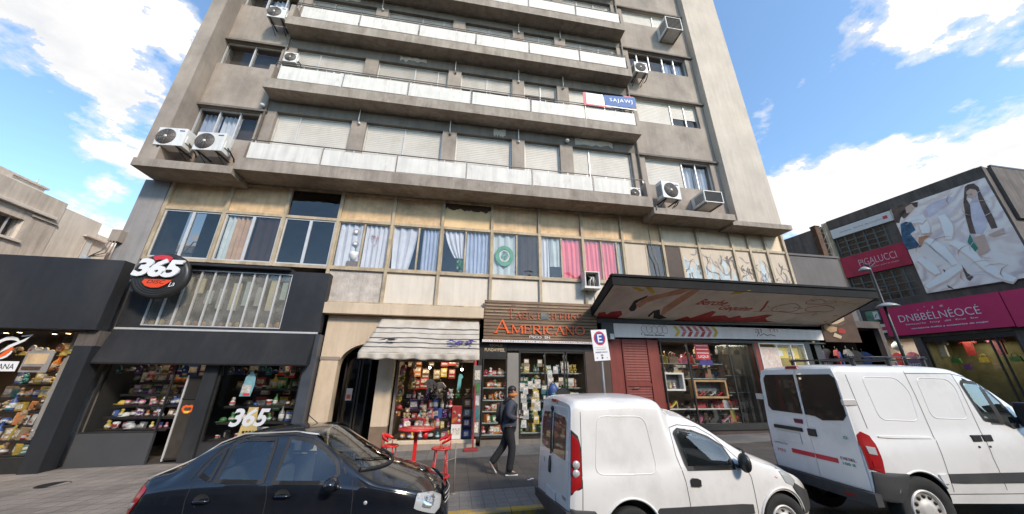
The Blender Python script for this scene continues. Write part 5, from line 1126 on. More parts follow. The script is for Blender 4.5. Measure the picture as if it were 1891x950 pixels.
L(nt, c3, b_.inputs['Base Color']); L(nt, b_.outputs[0], out.inputs[0])
mb = MB(); fbox(mb, -.12, 3.46, 6.46, 11.64, .06, .13, PALE); sheet_ = part('printed_sheet', mb, None, t)
INK = {'hair': pm('print_brown', (.12, .075, .06), .5, .5, 3.), 'skin': pm('print_skin', (.68, .46, .36), .5, .12, 2.), 'lilac': pm('print_lilac', (.70, .63, .70), .5, .15, 2.), 'blue': pm('print_blue', (.035, .10, .18), .5, .6, 4.), 'orange': pm('print_orange', (.55, .24, .13), .5, .2, 2.), 'cream': pm('print_cream', (.88, .79, .74), .5, .08, 1.), 'green': pm('print_green', (.04, .26, .17), .5, .2, 2.)}
for key, nm in (('cream', 'printed_cloth'), ('lilac', 'printed_dress'), ('hair', 'printed_hair'), ('skin', 'printed_skin'), ('blue', 'printed_garment'), ('orange', 'printed_knee'), ('green', 'printed_cup')):
    lv = {'cream': 0, 'lilac': 1, 'hair': 2, 'skin': 3, 'blue': 2, 'orange': 3, 'green': 4}[key]
    for q, plg in enumerate(POSTER[key]): mb = MB(); mb.prism(plg, PA+PN*(.131+.004*lv), PD, UZ, PN*.003, INK[key]); part(nm, mb, None, sheet_)
PEACH = pm('print_peach', (.80, .60, .50), .5, .1, 2.); BRIGHT = pm('print_white_cloth', (.96, .92, .89), .5, .04, 2.)
for q, lp in enumerate(LIMBS):
    for w_, m, dz, nm in (([.34, .46, .30], PEACH, -.05, 'printed_skin'), ([.26, .38, .22], BRIGHT, .03, 'printed_cloth')):
        c_ = []
        for k in range(9):
            t_ = k/8; a_, b2, e_ = (Vector(p) for p in lp); c_.append(tuple((a_*(1-t_)+b2*t_)*(1-t_)+(b2*(1-t_)+e_*t_)*t_+Vector((0, dz))))
        ww = [w_[0]+(w_[1]-w_[0])*min(1, k/4) if k <= 4 else w_[1]+(w_[2]-w_[1])*(k-4)/4 for k in range(9)]
        mb = MB(); ribbon(mb, c_, ww, PA+PN*(.1335+.0012*q+(.0006 if m is BRIGHT else 0)), PD, UZ, m, -.0005); part(nm, mb, None, sheet_)
mb = MB(); rr = random.Random(21)
for q in range(22):
    s, z = rr.uniform(.1, 3.2), rr.uniform(6.6, 10.9); a = rr.uniform(0, 3)
    pts = [(s+.25*k*math.cos(a+k*.3), z+.22*k*math.sin(a+k*.3)) for k in range(4)]
    pts = [(min(3.4, max(0, p[0])), min(11.5, max(6.55, p[1]))) for p in pts]
    mb = MB(); ribbon(mb, pts, [.005, .03, .025, .004], PA+PN*(.155+.0006*q), PD, UZ, [INK['lilac'], INK['skin'], INK['lilac'], INK['orange']][q % 4], -.0005); part('printed_fold', mb, None, sheet_)
for e, (s, z) in enumerate(((.62, 11.05), (.50, 11.02))): mb = MB(); mb.prism([(.045*math.cos(k*.7), .02*math.sin(k*.7)) for k in range(9)], pf(s, z, .147), PD, UZ, PN*.002, INK['hair']); part('printed_eye', mb, None, sheet_)
t2 = thing('billboard', (36, 9.9, 6.2), 'reddish billboard round the corner at the right picture edge', 'billboard')
mb = MB(); mb.box(27.2, 40, 9.9, 9.99, 6.3, 9.2, pm('print_red', (.40, .10, .06), .5, .4, .8)); part('printed_sheet', mb, None, t2)
mb = MB(); 
for q in range(6): ribbon(mb, [(27.4+q*.5, 9.1), (27.8+q*.5, 7.8), (28.5+q*.5, 6.6)], [.1, .22, .3], (0, 9.897-q*.001, 0), UX, UZ, [INK['skin'], INK['cream']][q % 2], .002)
part('printed_figures', mb, None, t2)
# small signs beside the magenta band
t = thing('strip_sign', pf(6.6, 4.6, .2), 'white strip sign with grey and pink lettering left of the magenta band', 'shop sign')
mb = MB(); fbox(mb, 5.6, 7.7, 4.6, 5.1, .0, .1, WHITEP); part('panel', mb, None, t)
mb = MB(); text_into(mb, 'TIMNCR', GREYINK, pf(6.85, 4.74, .102), UL, UZ, .62, .2, .006, bold=.03); text_into(mb, 'CAS', MAG, pf(6.3, 4.76, .102), UL, UZ, .36, .2, .006, bold=.03); fbox(mb, 5.62, 5.86, 4.74, 4.94, .1, .106, REDINK); part('lettering', mb, None, t)
t = thing('square_sign', pf(7.0, 5.3, .1), 'white square sign with a black ring above the white strip sign', 'shop sign')
mb = MB(); fbox(mb, 6.6, 7.42, 5.28, 6.1, .0, .08, WHITEP); part('panel', mb, None, t)
mb = MB(); pts = [(.22*math.cos(a), .24*math.sin(a)) for a in [2*math.pi*k/24 for k in range(25)]]; ribbon(mb, pts, .12, pf(7.12, 5.72, .082), UL, UZ, BLKINK)
for q in range(5): fbox(mb, 6.68, 6.86, 5.4+.08*q, 5.43+.08*q, .08, .085, GREYINK)
part('ring', mb, None, t)
t = thing('square_sign', pf(6.1, 5.3, .1), 'small green and white sign next to the black ring sign', 'shop sign')
mb = MB(); fbox(mb, 5.7, 6.35, 5.35, 5.95, .0, .06, pm('dull_green', (.10, .22, .14), .6, .3)); part('panel', mb, None, t)
mb = MB(); fbox(mb, 5.76, 6.0, 5.42, 5.88, .06, .066, WHITEP); ribbon(mb, [(-.08, -.1), (0, .05), (.08, .1)], .05, pf(5.88, 5.62, .068), UL, UZ, GREENI); part('print', mb, None, t)
o = thing('globe_lamp', pf(5.9, 3.9, -.9), 'white globe lamp hanging in the cream shop under the magenta sign', 'lamp')
mb = MB(); c = pf(5.9, 3.85, -.9); mb.ball(c, .24, pm('opal_globe', (.75, .74, .70), .4, .03)); part('globe', mb, None, o)
mb = MB(); mb.tube([c+Vector((0, 0, .22)), c+Vector((0, 0, .65))], .015, 6, BLKMET); mb.lathe([(.12, .2), (.06, .3)], c, 14, GREENI); part('cord', mb, None, o)
# rusty mast with wire frame left of it
t = thing('steel_mast', (18.2, 12.9, G(18)), 'rusty steel mast with a wire lattice at the left edge of the store building', 'mast')
mb = MB(); mb.box(18.0, 18.28, 12.75, 13.0, G(18), 9.45, RUST); mb.box(17.98, 18.3, 12.73, 13.02, 9.452, 9.5, RUST); part('post', mb, None, t)
mb = MB()
for q in range(9): z = 4.5+q*.58; mb.tube([(18.28, 12.85, z), (18.75, 12.85, z+.02)], .012, 5, IRON); mb.tube([(18.28, 12.85, z), (18.75, 12.85, z+.58)], .009, 5, IRON)
mb.tube([(18.75, 12.85, 4), (18.75, 12.85, 9.4)], .014, 5, IRON); part('lattice', mb, None, t)
# street lamp
t = thing('street_lamp', (10.86, 6.75, G(10.9)), 'slim black street lamp with two shallow dish shades in front of the pink store', 'street lamp')
mb = MB(); mb.tube([(10.86, 6.75, G(10.9)), (10.86, 6.75, 2.5), (10.86, 6.75, 4.9)], [.042, .034, .026], 10, BLKMET); mb.tube([(10.86, 6.75, 4.86), (10.66, 6.75, 4.92)], .016, 6, BLKMET); mb.tube([(10.86, 6.75, 4.8), (11.1, 6.75, 4.95)], .012, 6, BLKMET); part('pole', mb, None, t)
SHD = pm('enamel_dish', (.34, .34, .34), .35, .1, 5.)
for x, z, r in ((10.84, 3.74, .23), (10.56, 4.70, .13)):
    mb = MB(); mb.lathe([(.0, .085), (r*.3, .08), (r*.75, .035), (r, -.02), (r*.97, -.025), (r*.7, .02), (0, .055)], (x, 6.68, z), 24, SHD); part('lamp_shade', mb, None, t)

# ------------------------------------------------------------------ sandy building behind on the left
t = thing('background_building', (-22, 13, G(-20)), 'sandy rendered old building with a recessed window behind the low black shop', 'building')
mb = MB(); X = -18
mb.box(-30, X, 6, 14.35, -.7, 9.3, SAND); mb.box(-30, X, 15.35, 16.42, -.7, 9.3, SAND); mb.box(-30, X, 14.35, 15.35, -.7, 7.1, SAND); mb.box(-30, X, 14.35, 15.35, 7.95, 9.3, SAND); mb.box(-30, X-.4, 14.36, 15.34, 7.1, 7.95, DARKB)
mb.box(-30, X-.6, 6, 14.8, 9.302, 9.75, SAND, .01); mb.box(X+.001, X+.16, 6, 16.2, 8.36, 8.5, SANDL, .02); mb.box(X+.001, X+.07, 15.45, 16.4, 8.2, 8.28, SAND)
mb.box(X+.001, X+.10, 14.2, 15.5, 7.0, 7.1, SANDL, .01); part('wall', mb, None, t)
mb = MB(); y0 = 14.36
for y in (14.36, 14.66, 14.98, 15.31): mb.box(X-.2, X-.14, y, y+.035, 7.1, 7.95, ALU)
Wn = part('window', mb, None, t); mb = MB(); mb.box(X-.18, X-.17, 14.38, 15.32, 7.1, 7.95, GL_CL); part('pane', mb, None, Wn)
mb = MB(); P_ = []
for q in range(17): P_.append([(X-.3+.03*math.sin(q*1.6), 14.42+.022*q, 7.1), (X-.3+.03*math.sin(q*1.6), 14.42+.022*q, 7.95)])
mb.grid(P_, CURT_W); part('curtain', mb, None, Wn)
mb = MB(); mb.box(X+.001, X+.03, 14.55, 14.68, 6.75, 6.88, DARK); part('vent_opening', mb, None, t)
t = thing('background_building', (-22, 17.2, G(-20)), 'paler sandy building with a small shuttered window, right of the recessed-window one', 'building')
mb = MB(); mb.box(-30, X-.02, 16.43, 18.1, -.7, 9.1, SANDL, .01); mb.box(-30, X-.05, 18.11, 18.9, -.7, 8.55, SANDL); mb.box(X-.02+.001, X+.14, 17.55, 18.6, 8.2, 8.26, SAND)
mb.box(-30, X-1, 18.9, 20.5, -.7, 8.55, SANDL); mb.box(-24, -21, 17.2, 18.0, 9.1, 10.05, SANDL); part('wall', mb, None, t)
mb = MB(); mb.box(X-.018, X+.0, 17.75, 18.05, 7.0, 8.12, WHITEP); mb.box(X+.001, X+.02, 17.72, 17.75, 6.95, 8.15, SAND); part('window', mb, None, t)
mb = MB(); mb.box(X-.0, X+.25, 17.3, 18.1, 6.85, 6.92, SAND); mb.box(X+.02, X+.2, 17.9, 18.08, 6.921, 7.3, pm('washing_blue', (.35, .42, .5), .8)); part('balcony', mb, None, t)
t = thing('background_building', (-21, 20.5, G(-20)), 'stepped pale sandy house with small window openings, nearest the tower on the left', 'building')
mb = MB(); mb.box(-26, -18.3, 20.6, 22.0, -.7, 9.0, SANDL); mb.box(-25, -18.15, 22.01, 23.4, -.7, 8.3, SAND); mb.box(-26, -18.0, 23.41, 26.5, -.7, 9.3, SANDL); mb.box(-18.299, -18.15, 20.6, 22, 8.6, 8.72, SAND); mb.box(-17.999, -17.85, 23.41, 26.5, 8.8, 8.95, SAND); part('wall', mb, None, t)
for y, z, w_ in ((20.9, 7.4, .5), (21.5, 7.4, .35), (22.5, 7.3, .5), (24.0, 7.6, .6), (25.2, 7.6, .6)):
    xx = -18.3 if y < 22 else (-18.15 if y < 23.4 else -18.0); mb = MB(); mb.box(xx, xx+.012, y, y+w_, z, z+.8, DARKB); mb.box(xx, xx+.08, y-.05, y+w_+.05, z-.08, z-.001, SANDL); part('window', mb, None, t)
t = thing('background_building', (-26, 11, 9.7), 'pale rooftop room set back on the sandy building', 'rooftop room')
mb = MB(); mb.box(-27, -22.4, 16.0, 19.2, 8.5, 11.3, SANDL); mb.box(-27.1, -22.3, 15.9, 19.3, 11.302, 11.4, SAND); part('wall', mb, None, t)
mb = MB(); mb.tube([(-22.6, 18.9, 11.4), (-22.6, 18.9, 11.75)], .03, 6, ALU); part('vent_pipe', mb, None, t)
t = thing('rear_building', (-17, 20, 5), 'cluttered grey rooftops with pipes between the sandy building and the tower', 'building')
mb = MB(); mb.box(-19.5, -12, 19.5, 26, -.7, 8.4, SAND); mb.box(-17.5, -14.5, 19.2, 19.49, 7.2, 8.6, SANDL, .01); mb.box(-15.5, -12.6, 18.6, 19.4, -.7, 7.3, GREYP); mb.box(-14.7, -13.3, 18.3, 18.6, 6.9, 7.8, SAND, .02); part('wall', mb, None, t)
mb = MB(); mb.tube([(-15.6, 18.5, 7.4), (-14.8, 18.4, 7.9), (-13.2, 18.2, 7.8), (-12.6, 18.2, 7.4)], .05, 7, IRON); mb.tube([(-14.2, 18.3, 7.8), (-13.9, 18.3, 8.5), (-13.2, 18.3, 8.5)], .03, 6, ALU); part('pipes', mb, None, t)
t = thing('meter_cabinet', (-10.5, 11.0, 5.75), 'small grey box with sagging cables fixed to the grey pillar above the record sign', 'wall box')
mb = MB(); mb.box(-10.52, -10.27, 10.88, 11.07, 5.72, 6.1, CONC, .01); part('box', mb, None, t)
mb = MB()
for q in range(3): mb.tube([(-10.47+.08*q, 10.9, 5.75), (-10.5+.1*q, 10.85, 5.4-.08*q), (-10.8, 10.9, 5.2)], .016, 5, IRON)
part('cables', mb, None, t)
# ------------------------------------------------------------------ goods: one mesh per kind and colour, many objects
PAL = {'red': (.50, .03, .03), 'orange': (.62, .20, .03), 'yellow': (.62, .44, .05), 'blue': (.04, .10, .36), 'teal': (.05, .26, .28), 'green': (.06, .24, .07), 'white': (.70, .69, .66), 'pink': (.60, .16, .24), 'brown': (.16, .085, .045), 'black': (.02, .02, .02), 'purple': (.16, .06, .24), 'tan': (.40, .28, .16), 'grey': (.20, .20, .20)}
GM = {k: pm('goods_'+k, tuple(.72*x+.02*sum(v) for x in v), .5, .35, 9., rand=.35) for k, v in PAL.items()}
LABELM = pm('printed_label', (.55, .50, .42), .6, .6, 22.)
GOODS = {}
def goods_mesh(kind, c):
    if (kind, c) in GOODS: return GOODS[kind, c]
    mb = MB(); m = GM[c]; m2 = GM['white'] if c != 'white' else GM['red']
    if kind == 'mug':
        mb.lathe([(0, 0), (.052, 0), (.055, .12), (.048, .12), (.045, .02)], n=14, m=m); mb.tube([(.052, 0, .10), (.09, 0, .095), (.09, 0, .035), (.052, 0, .025)], .009, 6, m); mb.lathe([(.0555, .04), (.057, .045), (.057, .085), (.0555, .09)], n=14, m=m2)
    elif kind == 'bottle':
        mb.lathe([(0, 0), (.05, 0), (.052, .02), (.052, .17), (.02, .22), (.018, .27), (.022, .275), (.022, .29), (0, .29)], n=14, m=m); mb.lathe([(.0525, .05), (.054, .055), (.054, .13), (.0525, .135)], n=14, m=m2)
    elif kind == 'box':
        mb.box(-.09, .09, -.05, .05, 0, .2, m, .006); mb.box(-.07, .07, -.053, -.0501, .05, .15, LABELM)
    elif kind == 'figurine':
        mb.lathe([(0, 0), (.06, .0), (.068, .05), (.055, .10), (.032, .125), (.042, .15), (.04, .185), (.02, .205), (0, .207)], n=14, m=m); mb.lathe([(.0685, .045), (.07, .06), (.06, .085)], n=14, m=m2); mb.ball((0, -.034, .165), .018, GM['tan'], n=8)
    elif kind == 'plush':
        mb.ball((0, 0, .08), .075, m, (1, .8, 1.05)); mb.ball((0, -.01, .185), .06, m); 
        for s in (-1, 1): mb.ball((s*.045, 0, .235), .024, m, n=8); mb.ball((s*.07, -.03, .10), .028, m, n=8); mb.ball((s*.05, -.05, .025), .032, m, n=8)
        mb.ball((0, -.06, .175), .024, GM['white'], n=8)
    elif kind == 'handbag':
        mb.prism([(-.13, 0), (.13, 0), (.11, .17), (-.11, .17)], (0, -.05, 0), UX, UZ, (0, .1, 0), m); mb.tube([(-.07, 0, .165), (-.06, 0, .26), (0, 0, .29), (.06, 0, .26), (.07, 0, .165)], .01, 6, m); mb.box(-.11, .11, -.056, -.0505, .1, .165, m); mb.box(-.015, .015, -.062, -.0565, .09, .115, GM['tan'])
    elif kind == 'shoe':
        mb.prism([(-.13, .0), (-.13, .015), (-.04, .022), (.05, .08), (.11, .115), (.11, 0), (.125, 0), (.135, .15), (.115, .17), (.05, .12), (-.03, .06), (-.09, .06), (-.14, .03), (-.14, .0)], (0, -.035, 0), UX, UZ, (0, .07, 0), m)
    elif kind == 'boot':
        mb.prism([(-.12, 0), (.06, 0), (.06, .03), (.10, .0), (.12, .0), (.12, .3), (.02, .3), (.015, .12), (-.07, .08), (-.13, .05)], (0, -.045, 0), UX, UZ, (0, .09, 0), m)
    elif kind == 'plate':
        mb.lathe([(0, .01), (.06, .008), (.10, -.008), (.105, -.004), (.06, .016), (0, .018)], (0, 0, .105), 20, m, 'y'); mb.lathe([(0, .004), (.05, .003)], (0, 0, .105), 16, m2, 'y')
    elif kind == 'pouch':
        mb.prism([(-.07, 0), (.07, 0), (.085, .1), (.05, .2), (.0, .24), (-.05, .2), (-.085, .1)], (0, -.03, 0), UX, UZ, (0, .06, 0), m); mb.tube([(0, 0, .23), (.0, .0, .34)], .005, 5, GM['black']); mb.ball((0, -.035, .09), .03, m2, n=8)
    elif kind == 'book':
        mb.box(-.08, .08, -.012, .012, 0, .22, m, .003); mb.box(-.06, .06, -.014, -.0122, .12, .19, LABELM); mb.box(-.06, .06, -.014, -.0122, .04, .07, m2)
    elif kind == 'paper':
        mb.box(-.1, .1, -.003, 0, 0, .28, GM[c]); mb.box(-.075, .075, -.0045, -.0032, .14, .25, LABELM)
        for q in range(4): mb.box(-.08, .07-.02*(q % 2), -.0042, -.0032, .03+.025*q, .038+.025*q, GM['grey'])
    elif kind == 'cap':
        mb.lathe([(0, .11), (.05, .10), (.085, .05), (.09, 0), (.08, 0)], n=16, m=m); mb.prism([(.08*math.cos(a), -.08*math.sin(a)) if k < 9 else (.085*math.cos(a), -.17*math.sin(a)) for k, a in enumerate([math.pi*q/8 for q in range(9)]+[math.pi*q/8 for q in range(8, -1, -1)])], (0, 0, .004), UX, (0, 1, 0), (0, 0, .01), m)
    elif kind == 'garment':
        mb.prism([(-.10, 0), (.10, 0), (.11, .5), (.2, .42), (.24, .5), (.1, .64), (.03, .66), (-.03, .66), (-.1, .64), (-.24, .5), (-.2, .42), (-.11, .5)], (0, -.04, 0), UX, UZ, (0, .08, 0), m); mb.tube([(0, 0, .66), (0, 0, .76)], .008, 5, GM['grey'])
    me = mb.mesh(kind); GOODS[kind, c] = me; return me
GR = random.Random(77)
def put(kind, c, x, y, z, where, sc=1., rz=None, group=None, grp=None):
    o = bpy.data.objects.new({'paper': 'notice_paper', 'garment': 'hanging_garment', 'plush': 'plush_toy', 'pouch': 'hanging_pouch'}.get(kind, kind), goods_mesh(kind, c)); COL.objects.link(o)
    o.location = (x, y, z); o.rotation_euler = (GR.uniform(-.12, .04), GR.uniform(-.09, .09), GR.uniform(-.9, .9)) if rz is None else (0, 0, rz); o.scale = (sc,)*3; OFF[o] = Vector((x, y, z))
    word = {'paper': 'notice sheet', 'plush': 'plush toy', 'pouch': 'hanging pouch', 'garment': 'hanging garment', 'figurine': 'doll figurine'}.get(kind, kind)
    return tagit(o, '%s %s %s' % (c, word, where), {'paper': 'paper', 'plush': 'toy', 'pouch': 'pouch', 'garment': 'clothes'}.get(kind, kind), grp or ('goods '+where))
def row(x0, x1, y, z, n, kinds, cols, where, sc=1., jit=.08, board=None, bd=.16):
    for q in range(n):
        k = GR.choice(kinds); c = GR.choice(cols); x = x0+(x1-x0)*(q+.5)/n+GR.uniform(-jit, jit)
        put(k, c, x, y+GR.uniform(-.03, .03), z, where, sc*GR.uniform(.65, 1.4))
    if board:
        mb = MB(); mb.box(x0-.05, x1+.05, y-bd, y+bd, z-.028, z-.004, board); mb.box(x0-.045, x1+.045, y-bd+.01, y-bd+.02, z-.06, z-.028, BLKMET)
        single('shelf', mb, None, 'shelf board with goods '+where, 'shelf', 'display shelves')
SHB = pm('dark_shelf', (.022, .018, .015), .6, .2); SHG = pm('glass_shelf', (.35, .40, .38), .2, .1); SHW = pm('white_shelf', (.62, .60, .56), .5, .06)
# left corner shop
for i, (z, y) in enumerate(((.12, 11.0), (.42, 11.14), (.74, 11.26), (1.06, 11.38), (1.38, 11.5), (1.70, 11.62), (2.04, 11.74))):
    row(-11.75, -9.98, y, z, 14, ['box', 'book', 'plush', 'mug', 'figurine', 'bottle'], ['yellow', 'red', 'white', 'teal', 'orange', 'tan', 'blue', 'brown'], 'on the %s shelf of the amber-lit left corner shop' % ['lowest', 'second', 'third', 'fourth', 'fifth', 'sixth', 'top'][i], 1.1, board=SHB, bd=.13)
# record-sign shop, left display
for i, (z, y) in enumerate(((.62, 11.3), (.90, 11.42), (1.18, 11.54), (1.46, 11.66), (1.76, 11.78))):
    row(-9.1, -7.55, y, z, 12, ['book', 'box', 'mug', 'figurine', 'cap'], ['purple', 'white', 'blue', 'yellow', 'grey', 'pink', 'brown', 'orange'], 'on the %s shelf of the black shop\'s left display' % ['lowest', 'second', 'third', 'fourth', 'top'][i], 1.0, board=SHB)
for i, (z, y) in enumerate(((.34, 11.3), (.74, 11.45), (1.14, 11.6), (1.60, 11.75))):
    row(-6.4, -4.5, y, z, 9 if i < 2 else 7, ['bottle', 'mug', 'figurine', 'cap', 'box'], ['grey', 'yellow', 'white', 'green', 'brown', 'black', 'teal', 'blue'], 'on the %s shelf behind the 365 bottle decal' % ['lowest', 'second', 'third', 'top'][i], 1., board=SHB)
put('handbag', 'teal', -6.85, 11.35, 1.95, 'hanging beside the post of the black shop', 1.3, 0, grp='bags hanging in the black shop'); put('handbag', 'blue', -6.3, 11.4, 1.98, 'hanging high in the right display of the black shop', 1.2, .3, grp='bags hanging in the black shop')
# kiosk
for i, (z, y) in enumerate(((.24, 11.28), (.50, 11.36), (.76, 11.46), (1.02, 11.56), (1.28, 11.66))):
    row(-1.5, -.05, y, z, 10, ['box', 'book', 'figurine', 'mug', 'plush', 'bottle'], ['red', 'orange', 'white', 'blue', 'purple', 'yellow', 'pink', 'teal', 'tan', 'black'], 'on the %s step of the kiosk counter' % ['lowest', 'second', 'third', 'fourth', 'top'][i], 1.08, board=SHB, bd=.12)
for q in range(8): put(['pouch', 'cap', 'plush'][q % 3], ['orange', 'red', 'yellow', 'tan', 'orange', 'yellow', 'pink', 'red'][q], -1.62+.02*(q % 2), 11.25, .86+.19*q, 'hanging in the column at the left of the kiosk', 1.05, grp='goods hanging at the left of the kiosk')
for q in range(4): put('pouch', ['yellow', 'tan', 'orange', 'brown'][q], -1.36+.05*(q % 2), 11.4, 1.62+.19*q, 'in the second hanging column of the kiosk', 1., grp='goods hanging at the left of the kiosk')
put('garment', 'white', -.78, 11.72, 1.30, 'hung left in the middle of the kiosk', .9, .1); put('garment', 'white', -.46, 11.78, 1.24, 'hung right in the middle of the kiosk', .85, -.2)
mb = MB(); mb.prism([(-.05, 0), (.07, .02), (.09, .42), (.14, .48), (.1, .56), (.02, .58), (-.01, .5), (-.03, .3)], (.13, 11.5, 1.48), UX, UZ, (0, .05, 0), pm('cyan_cloth', (.16, .48, .52), .8, .1)); single('hanging_cloth', mb, None, 'pale cyan cloth hanging under the right bulb of the kiosk', 'cloth')
for q in range(4): put('plush', ['tan', 'green', 'tan', 'white'][q], [-.45, .14, .44, -.1][q], 11.5, 1.32, 'sitting on top of the kiosk counter', 1.1, 0)
# pictures and packs covering the walls and ceilings of the shops
def wall(x0, x1, y, z0, z1, nx, nz, cols, where, sc=1.5, skip=.15, kinds=('book', 'box', 'book')):
    for i in range(nx):
        for j in range(nz):
            if GR.random() < skip: continue
            put(GR.choice(kinds), GR.choice(cols), x0+(x1-x0)*(i+.5)/nx+GR.uniform(-.06, .06), y, z0+(z1-z0)*(j+.3*GR.random())/nz, where, sc*GR.uniform(.7, 1.25), GR.uniform(-.15, .15))
MIXC = ['yellow', 'orange', 'red', 'white', 'tan', 'teal', 'blue', 'brown', 'green', 'purple']
wall(-12.0, -9.95, 12.6, .3, 2.9, 9, 5, ['yellow', 'orange', 'tan', 'red', 'yellow', 'white'], 'on the back wall of the amber-lit left corner shop', 1.9)
wall(-9.2, -7.5, 12.3, .8, 2.2, 8, 4, MIXC, 'on the back wall of the black shop\'s left display', 1.7)
wall(-6.4, -4.4, 12.2, .5, 2.3, 9, 4, MIXC, 'on the back wall behind the 365 bottle decal', 1.6, .3)
wall(-1.6, .2, 12.6, 1.5, 2.6, 8, 3, ['yellow', 'tan', 'brown', 'red', 'orange'], 'on the back wall of the kiosk', 1.5, .4)
for q in range(11): put(GR.choice(['pouch', 'cap', 'pouch']), GR.choice(MIXC), -9.1+.16*q, 11.12, 1.98+.04*(q % 3), 'hanging at the top of the black shop\'s left display', .9, 0)
for q in range(12): put(GR.choice(['pouch', 'cap', 'pouch']), GR.choice(['grey', 'blue', 'brown', 'orange', 'white', 'teal']), -6.35+.165*q, 11.15, 1.98+.05*(q % 3), 'hanging at the top of the right black display', .9, 0)
for q in range(13): put(GR.choice(['pouch', 'cap']), GR.choice(['yellow', 'orange', 'red', 'tan', 'white']), -11.8+.15*q, 11.05, 2.42+.06*(q % 3), 'hanging at the top of the amber-lit left corner shop', .9, 0)
# cabinets at the kiosk's right end
t = thing('display_cabinet', (.22, 11.3, .23), 'red and white display cabinet with pictures at the right end of the kiosk counter', 'cabinet')
mb = MB(); mb.box(-.02, .28, 11.16, 11.5, .62, 1.12, GM['red'], .008); mb.box(-.02, .28, 11.15, 11.5, .23, .618, WHITEP, .008); part('case', mb, None, t)
mb = MB(); mb.prism([(0, 0), (.16, .1), (.16, .2), (0, .12)], (-.01, 11.158, .64), UX, UZ, (0, -.006, 0), GM['orange'])
part('picture', mb, None, t)
for q, (x, z) in enumerate(((.2, .86), (.2, .72), (.05, .95))): mb = MB(); mb.lathe([(0, -.006), (.045, -.006), (.045, .0)], (x, 11.158, z), 14, GM['white'] if q < 2 else GM['tan'], 'y'); part('picture', mb, None, t)
for q in range(3): mb = MB(); mb.box(.02+.08*q, .08+.08*q, 11.143, 11.149, .35, .52, LABELM); part('picture', mb, None, t)
t = thing('display_rack', (.45, 11.3, .23), 'black rack with orange and blue picture boxes beside the red cabinet of the kiosk', 'rack')
mb = MB()
for z in (.23, .52, .80, 1.08, 1.36): mb.box(.31, .58, 11.14, 11.5, z-.015, z+.01, BLKMET)
for x in (.30, .58): mb.box(x-.012, x+.012, 11.13, 11.5, .23, 1.38, BLKMET)
part('frame', mb, None, t)
for c, z in (('orange', 1.10), ('grey', .83), ('purple', .55), ('blue', .25)):
    mb = MB(); mb.box(.33, .56, 11.18, 11.45, z, z+.22, GM[c], .006); mb.box(.37, .5, 11.172, 11.179, z+.05, z+.17, LABELM); o = single('picture_box', mb, None, '%s picture box in the black rack at the kiosk' % c, 'box', 'picture boxes in the kiosk rack')
t = thing('display_stand', (.52, 10.55, G(0)), 'slim dull red stand on a flat foot at the right end of the kiosk', 'stand')
DRED = pm('dull_red', (.26, .025, .025), .6, .2)
mb = MB(); mb.box(.38, .76, 10.45, 10.70, G(0)+.0, G(0)+.08, DRED, .008); part('foot', mb, None, t)
mb = MB(); mb.box(.60, .645, 10.62, 10.66, G(0)+.08, 1.75, DRED); part('post', mb, None, t)
mb = MB(); mb.box(.56, .80, 10.72, 10.76, .35, 2.3, GM['grey']); 
for q in range(5): mb.box(.60, .76, 10.71, 10.719, .45+.36*q, .72+.36*q, [LABELM, GM['teal'], GM['white'], GM['green'], LABELM][q])
single('card_board', mb, None, 'tall narrow board of cards standing between the kiosk and the display case', 'card board')
# glass case and door under the wooden sign
for i, z in enumerate((.34, .66, .98, 1.30, 1.66, 2.02)):
    row(.95, 1.6, 11.22, z, 6, ['mug', 'figurine', 'plate', 'box', 'pouch'] if i > 2 else ['mug', 'box', 'figurine'], ['red', 'white', 'red', 'white', 'orange', 'green'] if i < 5 else ['tan', 'white', 'red', 'teal'], 'on the %s shelf of the glass case behind the pedestrian' % ['lowest', 'second', 'third', 'fourth', 'fifth', 'top'][i], .95, board=SHG, bd=.1)
pp = [(2.16, 1.55, 'white'), (2.42, 1.62, 'white'), (2.66, 1.64, 'white'), (2.62, 1.26, 'white'), (2.64, .98, 'white'), (2.14, .78, 'white'), (3.08, 1.95, 'white'), (3.28, 2.1, 'white'), (3.1, 1.7, 'white'), (3.34, 1.42, 'white'), (3.06, 1.4, 'white'), (2.3, 2.3, 'tan'), (2.75, 2.3, 'tan'), (3.45, 1.75, 'tan')]
pp += [(2.2+.17*(q % 8)+.03*(q % 3), .5+.24*(q//8)+.05*(q % 4), ['white', 'tan', 'yellow', 'green', 'teal', 'blue', 'white', 'tan'][(q*5) % 8]) for q in range(0, 40, 2)]
for x, z, c in pp: put('paper', c, x, 11.128, z, 'taped on the glass door under the wooden sign', GR.uniform(.75, 1.0), 0, grp='papers on the glass door')
for x, z, c in ((3.8, 1.7, 'white'), (3.95, 1.25, 'white')): put('paper', c, x, 11.128, z, 'taped on the narrow pane right of the glass door', .9, 0, grp='papers on the narrow pane')
for i, z in enumerate((.34, .78, 1.22, 1.66, 2.12)):
    row(2.12, 4.2, 11.5, z, 11, ['box', 'bottle', 'book', 'plush'], ['green', 'yellow', 'green', 'teal', 'tan', 'yellow', 'white', 'orange'], 'on the %s shelf behind the glass door' % ['lowest', 'second', 'third', 'fourth', 'top'][i], 1.25, board=SHG, bd=.14)
t = thing('backpack', (3.15, 11.05, 1.2), 'blue backpack hanging at the glass door', 'backpack')
mb = MB(); mb.ball((3.15, 11.02, 1.52), .21, GM['blue'], (.8, .5, 1.25), 14); part('bag', mb, None, t)
mb = MB(); mb.ball((3.15, 10.93, 1.42), .12, GM['teal'], (.9, .35, .9), 12); part('pocket', mb, None, t)
mb = MB(); mb.tube([(3.05, 11.05, 1.72), (3.15, 11.05, 1.85), (3.25, 11.05, 1.72)], .015, 6, GM['black']); part('strap', mb, None, t)
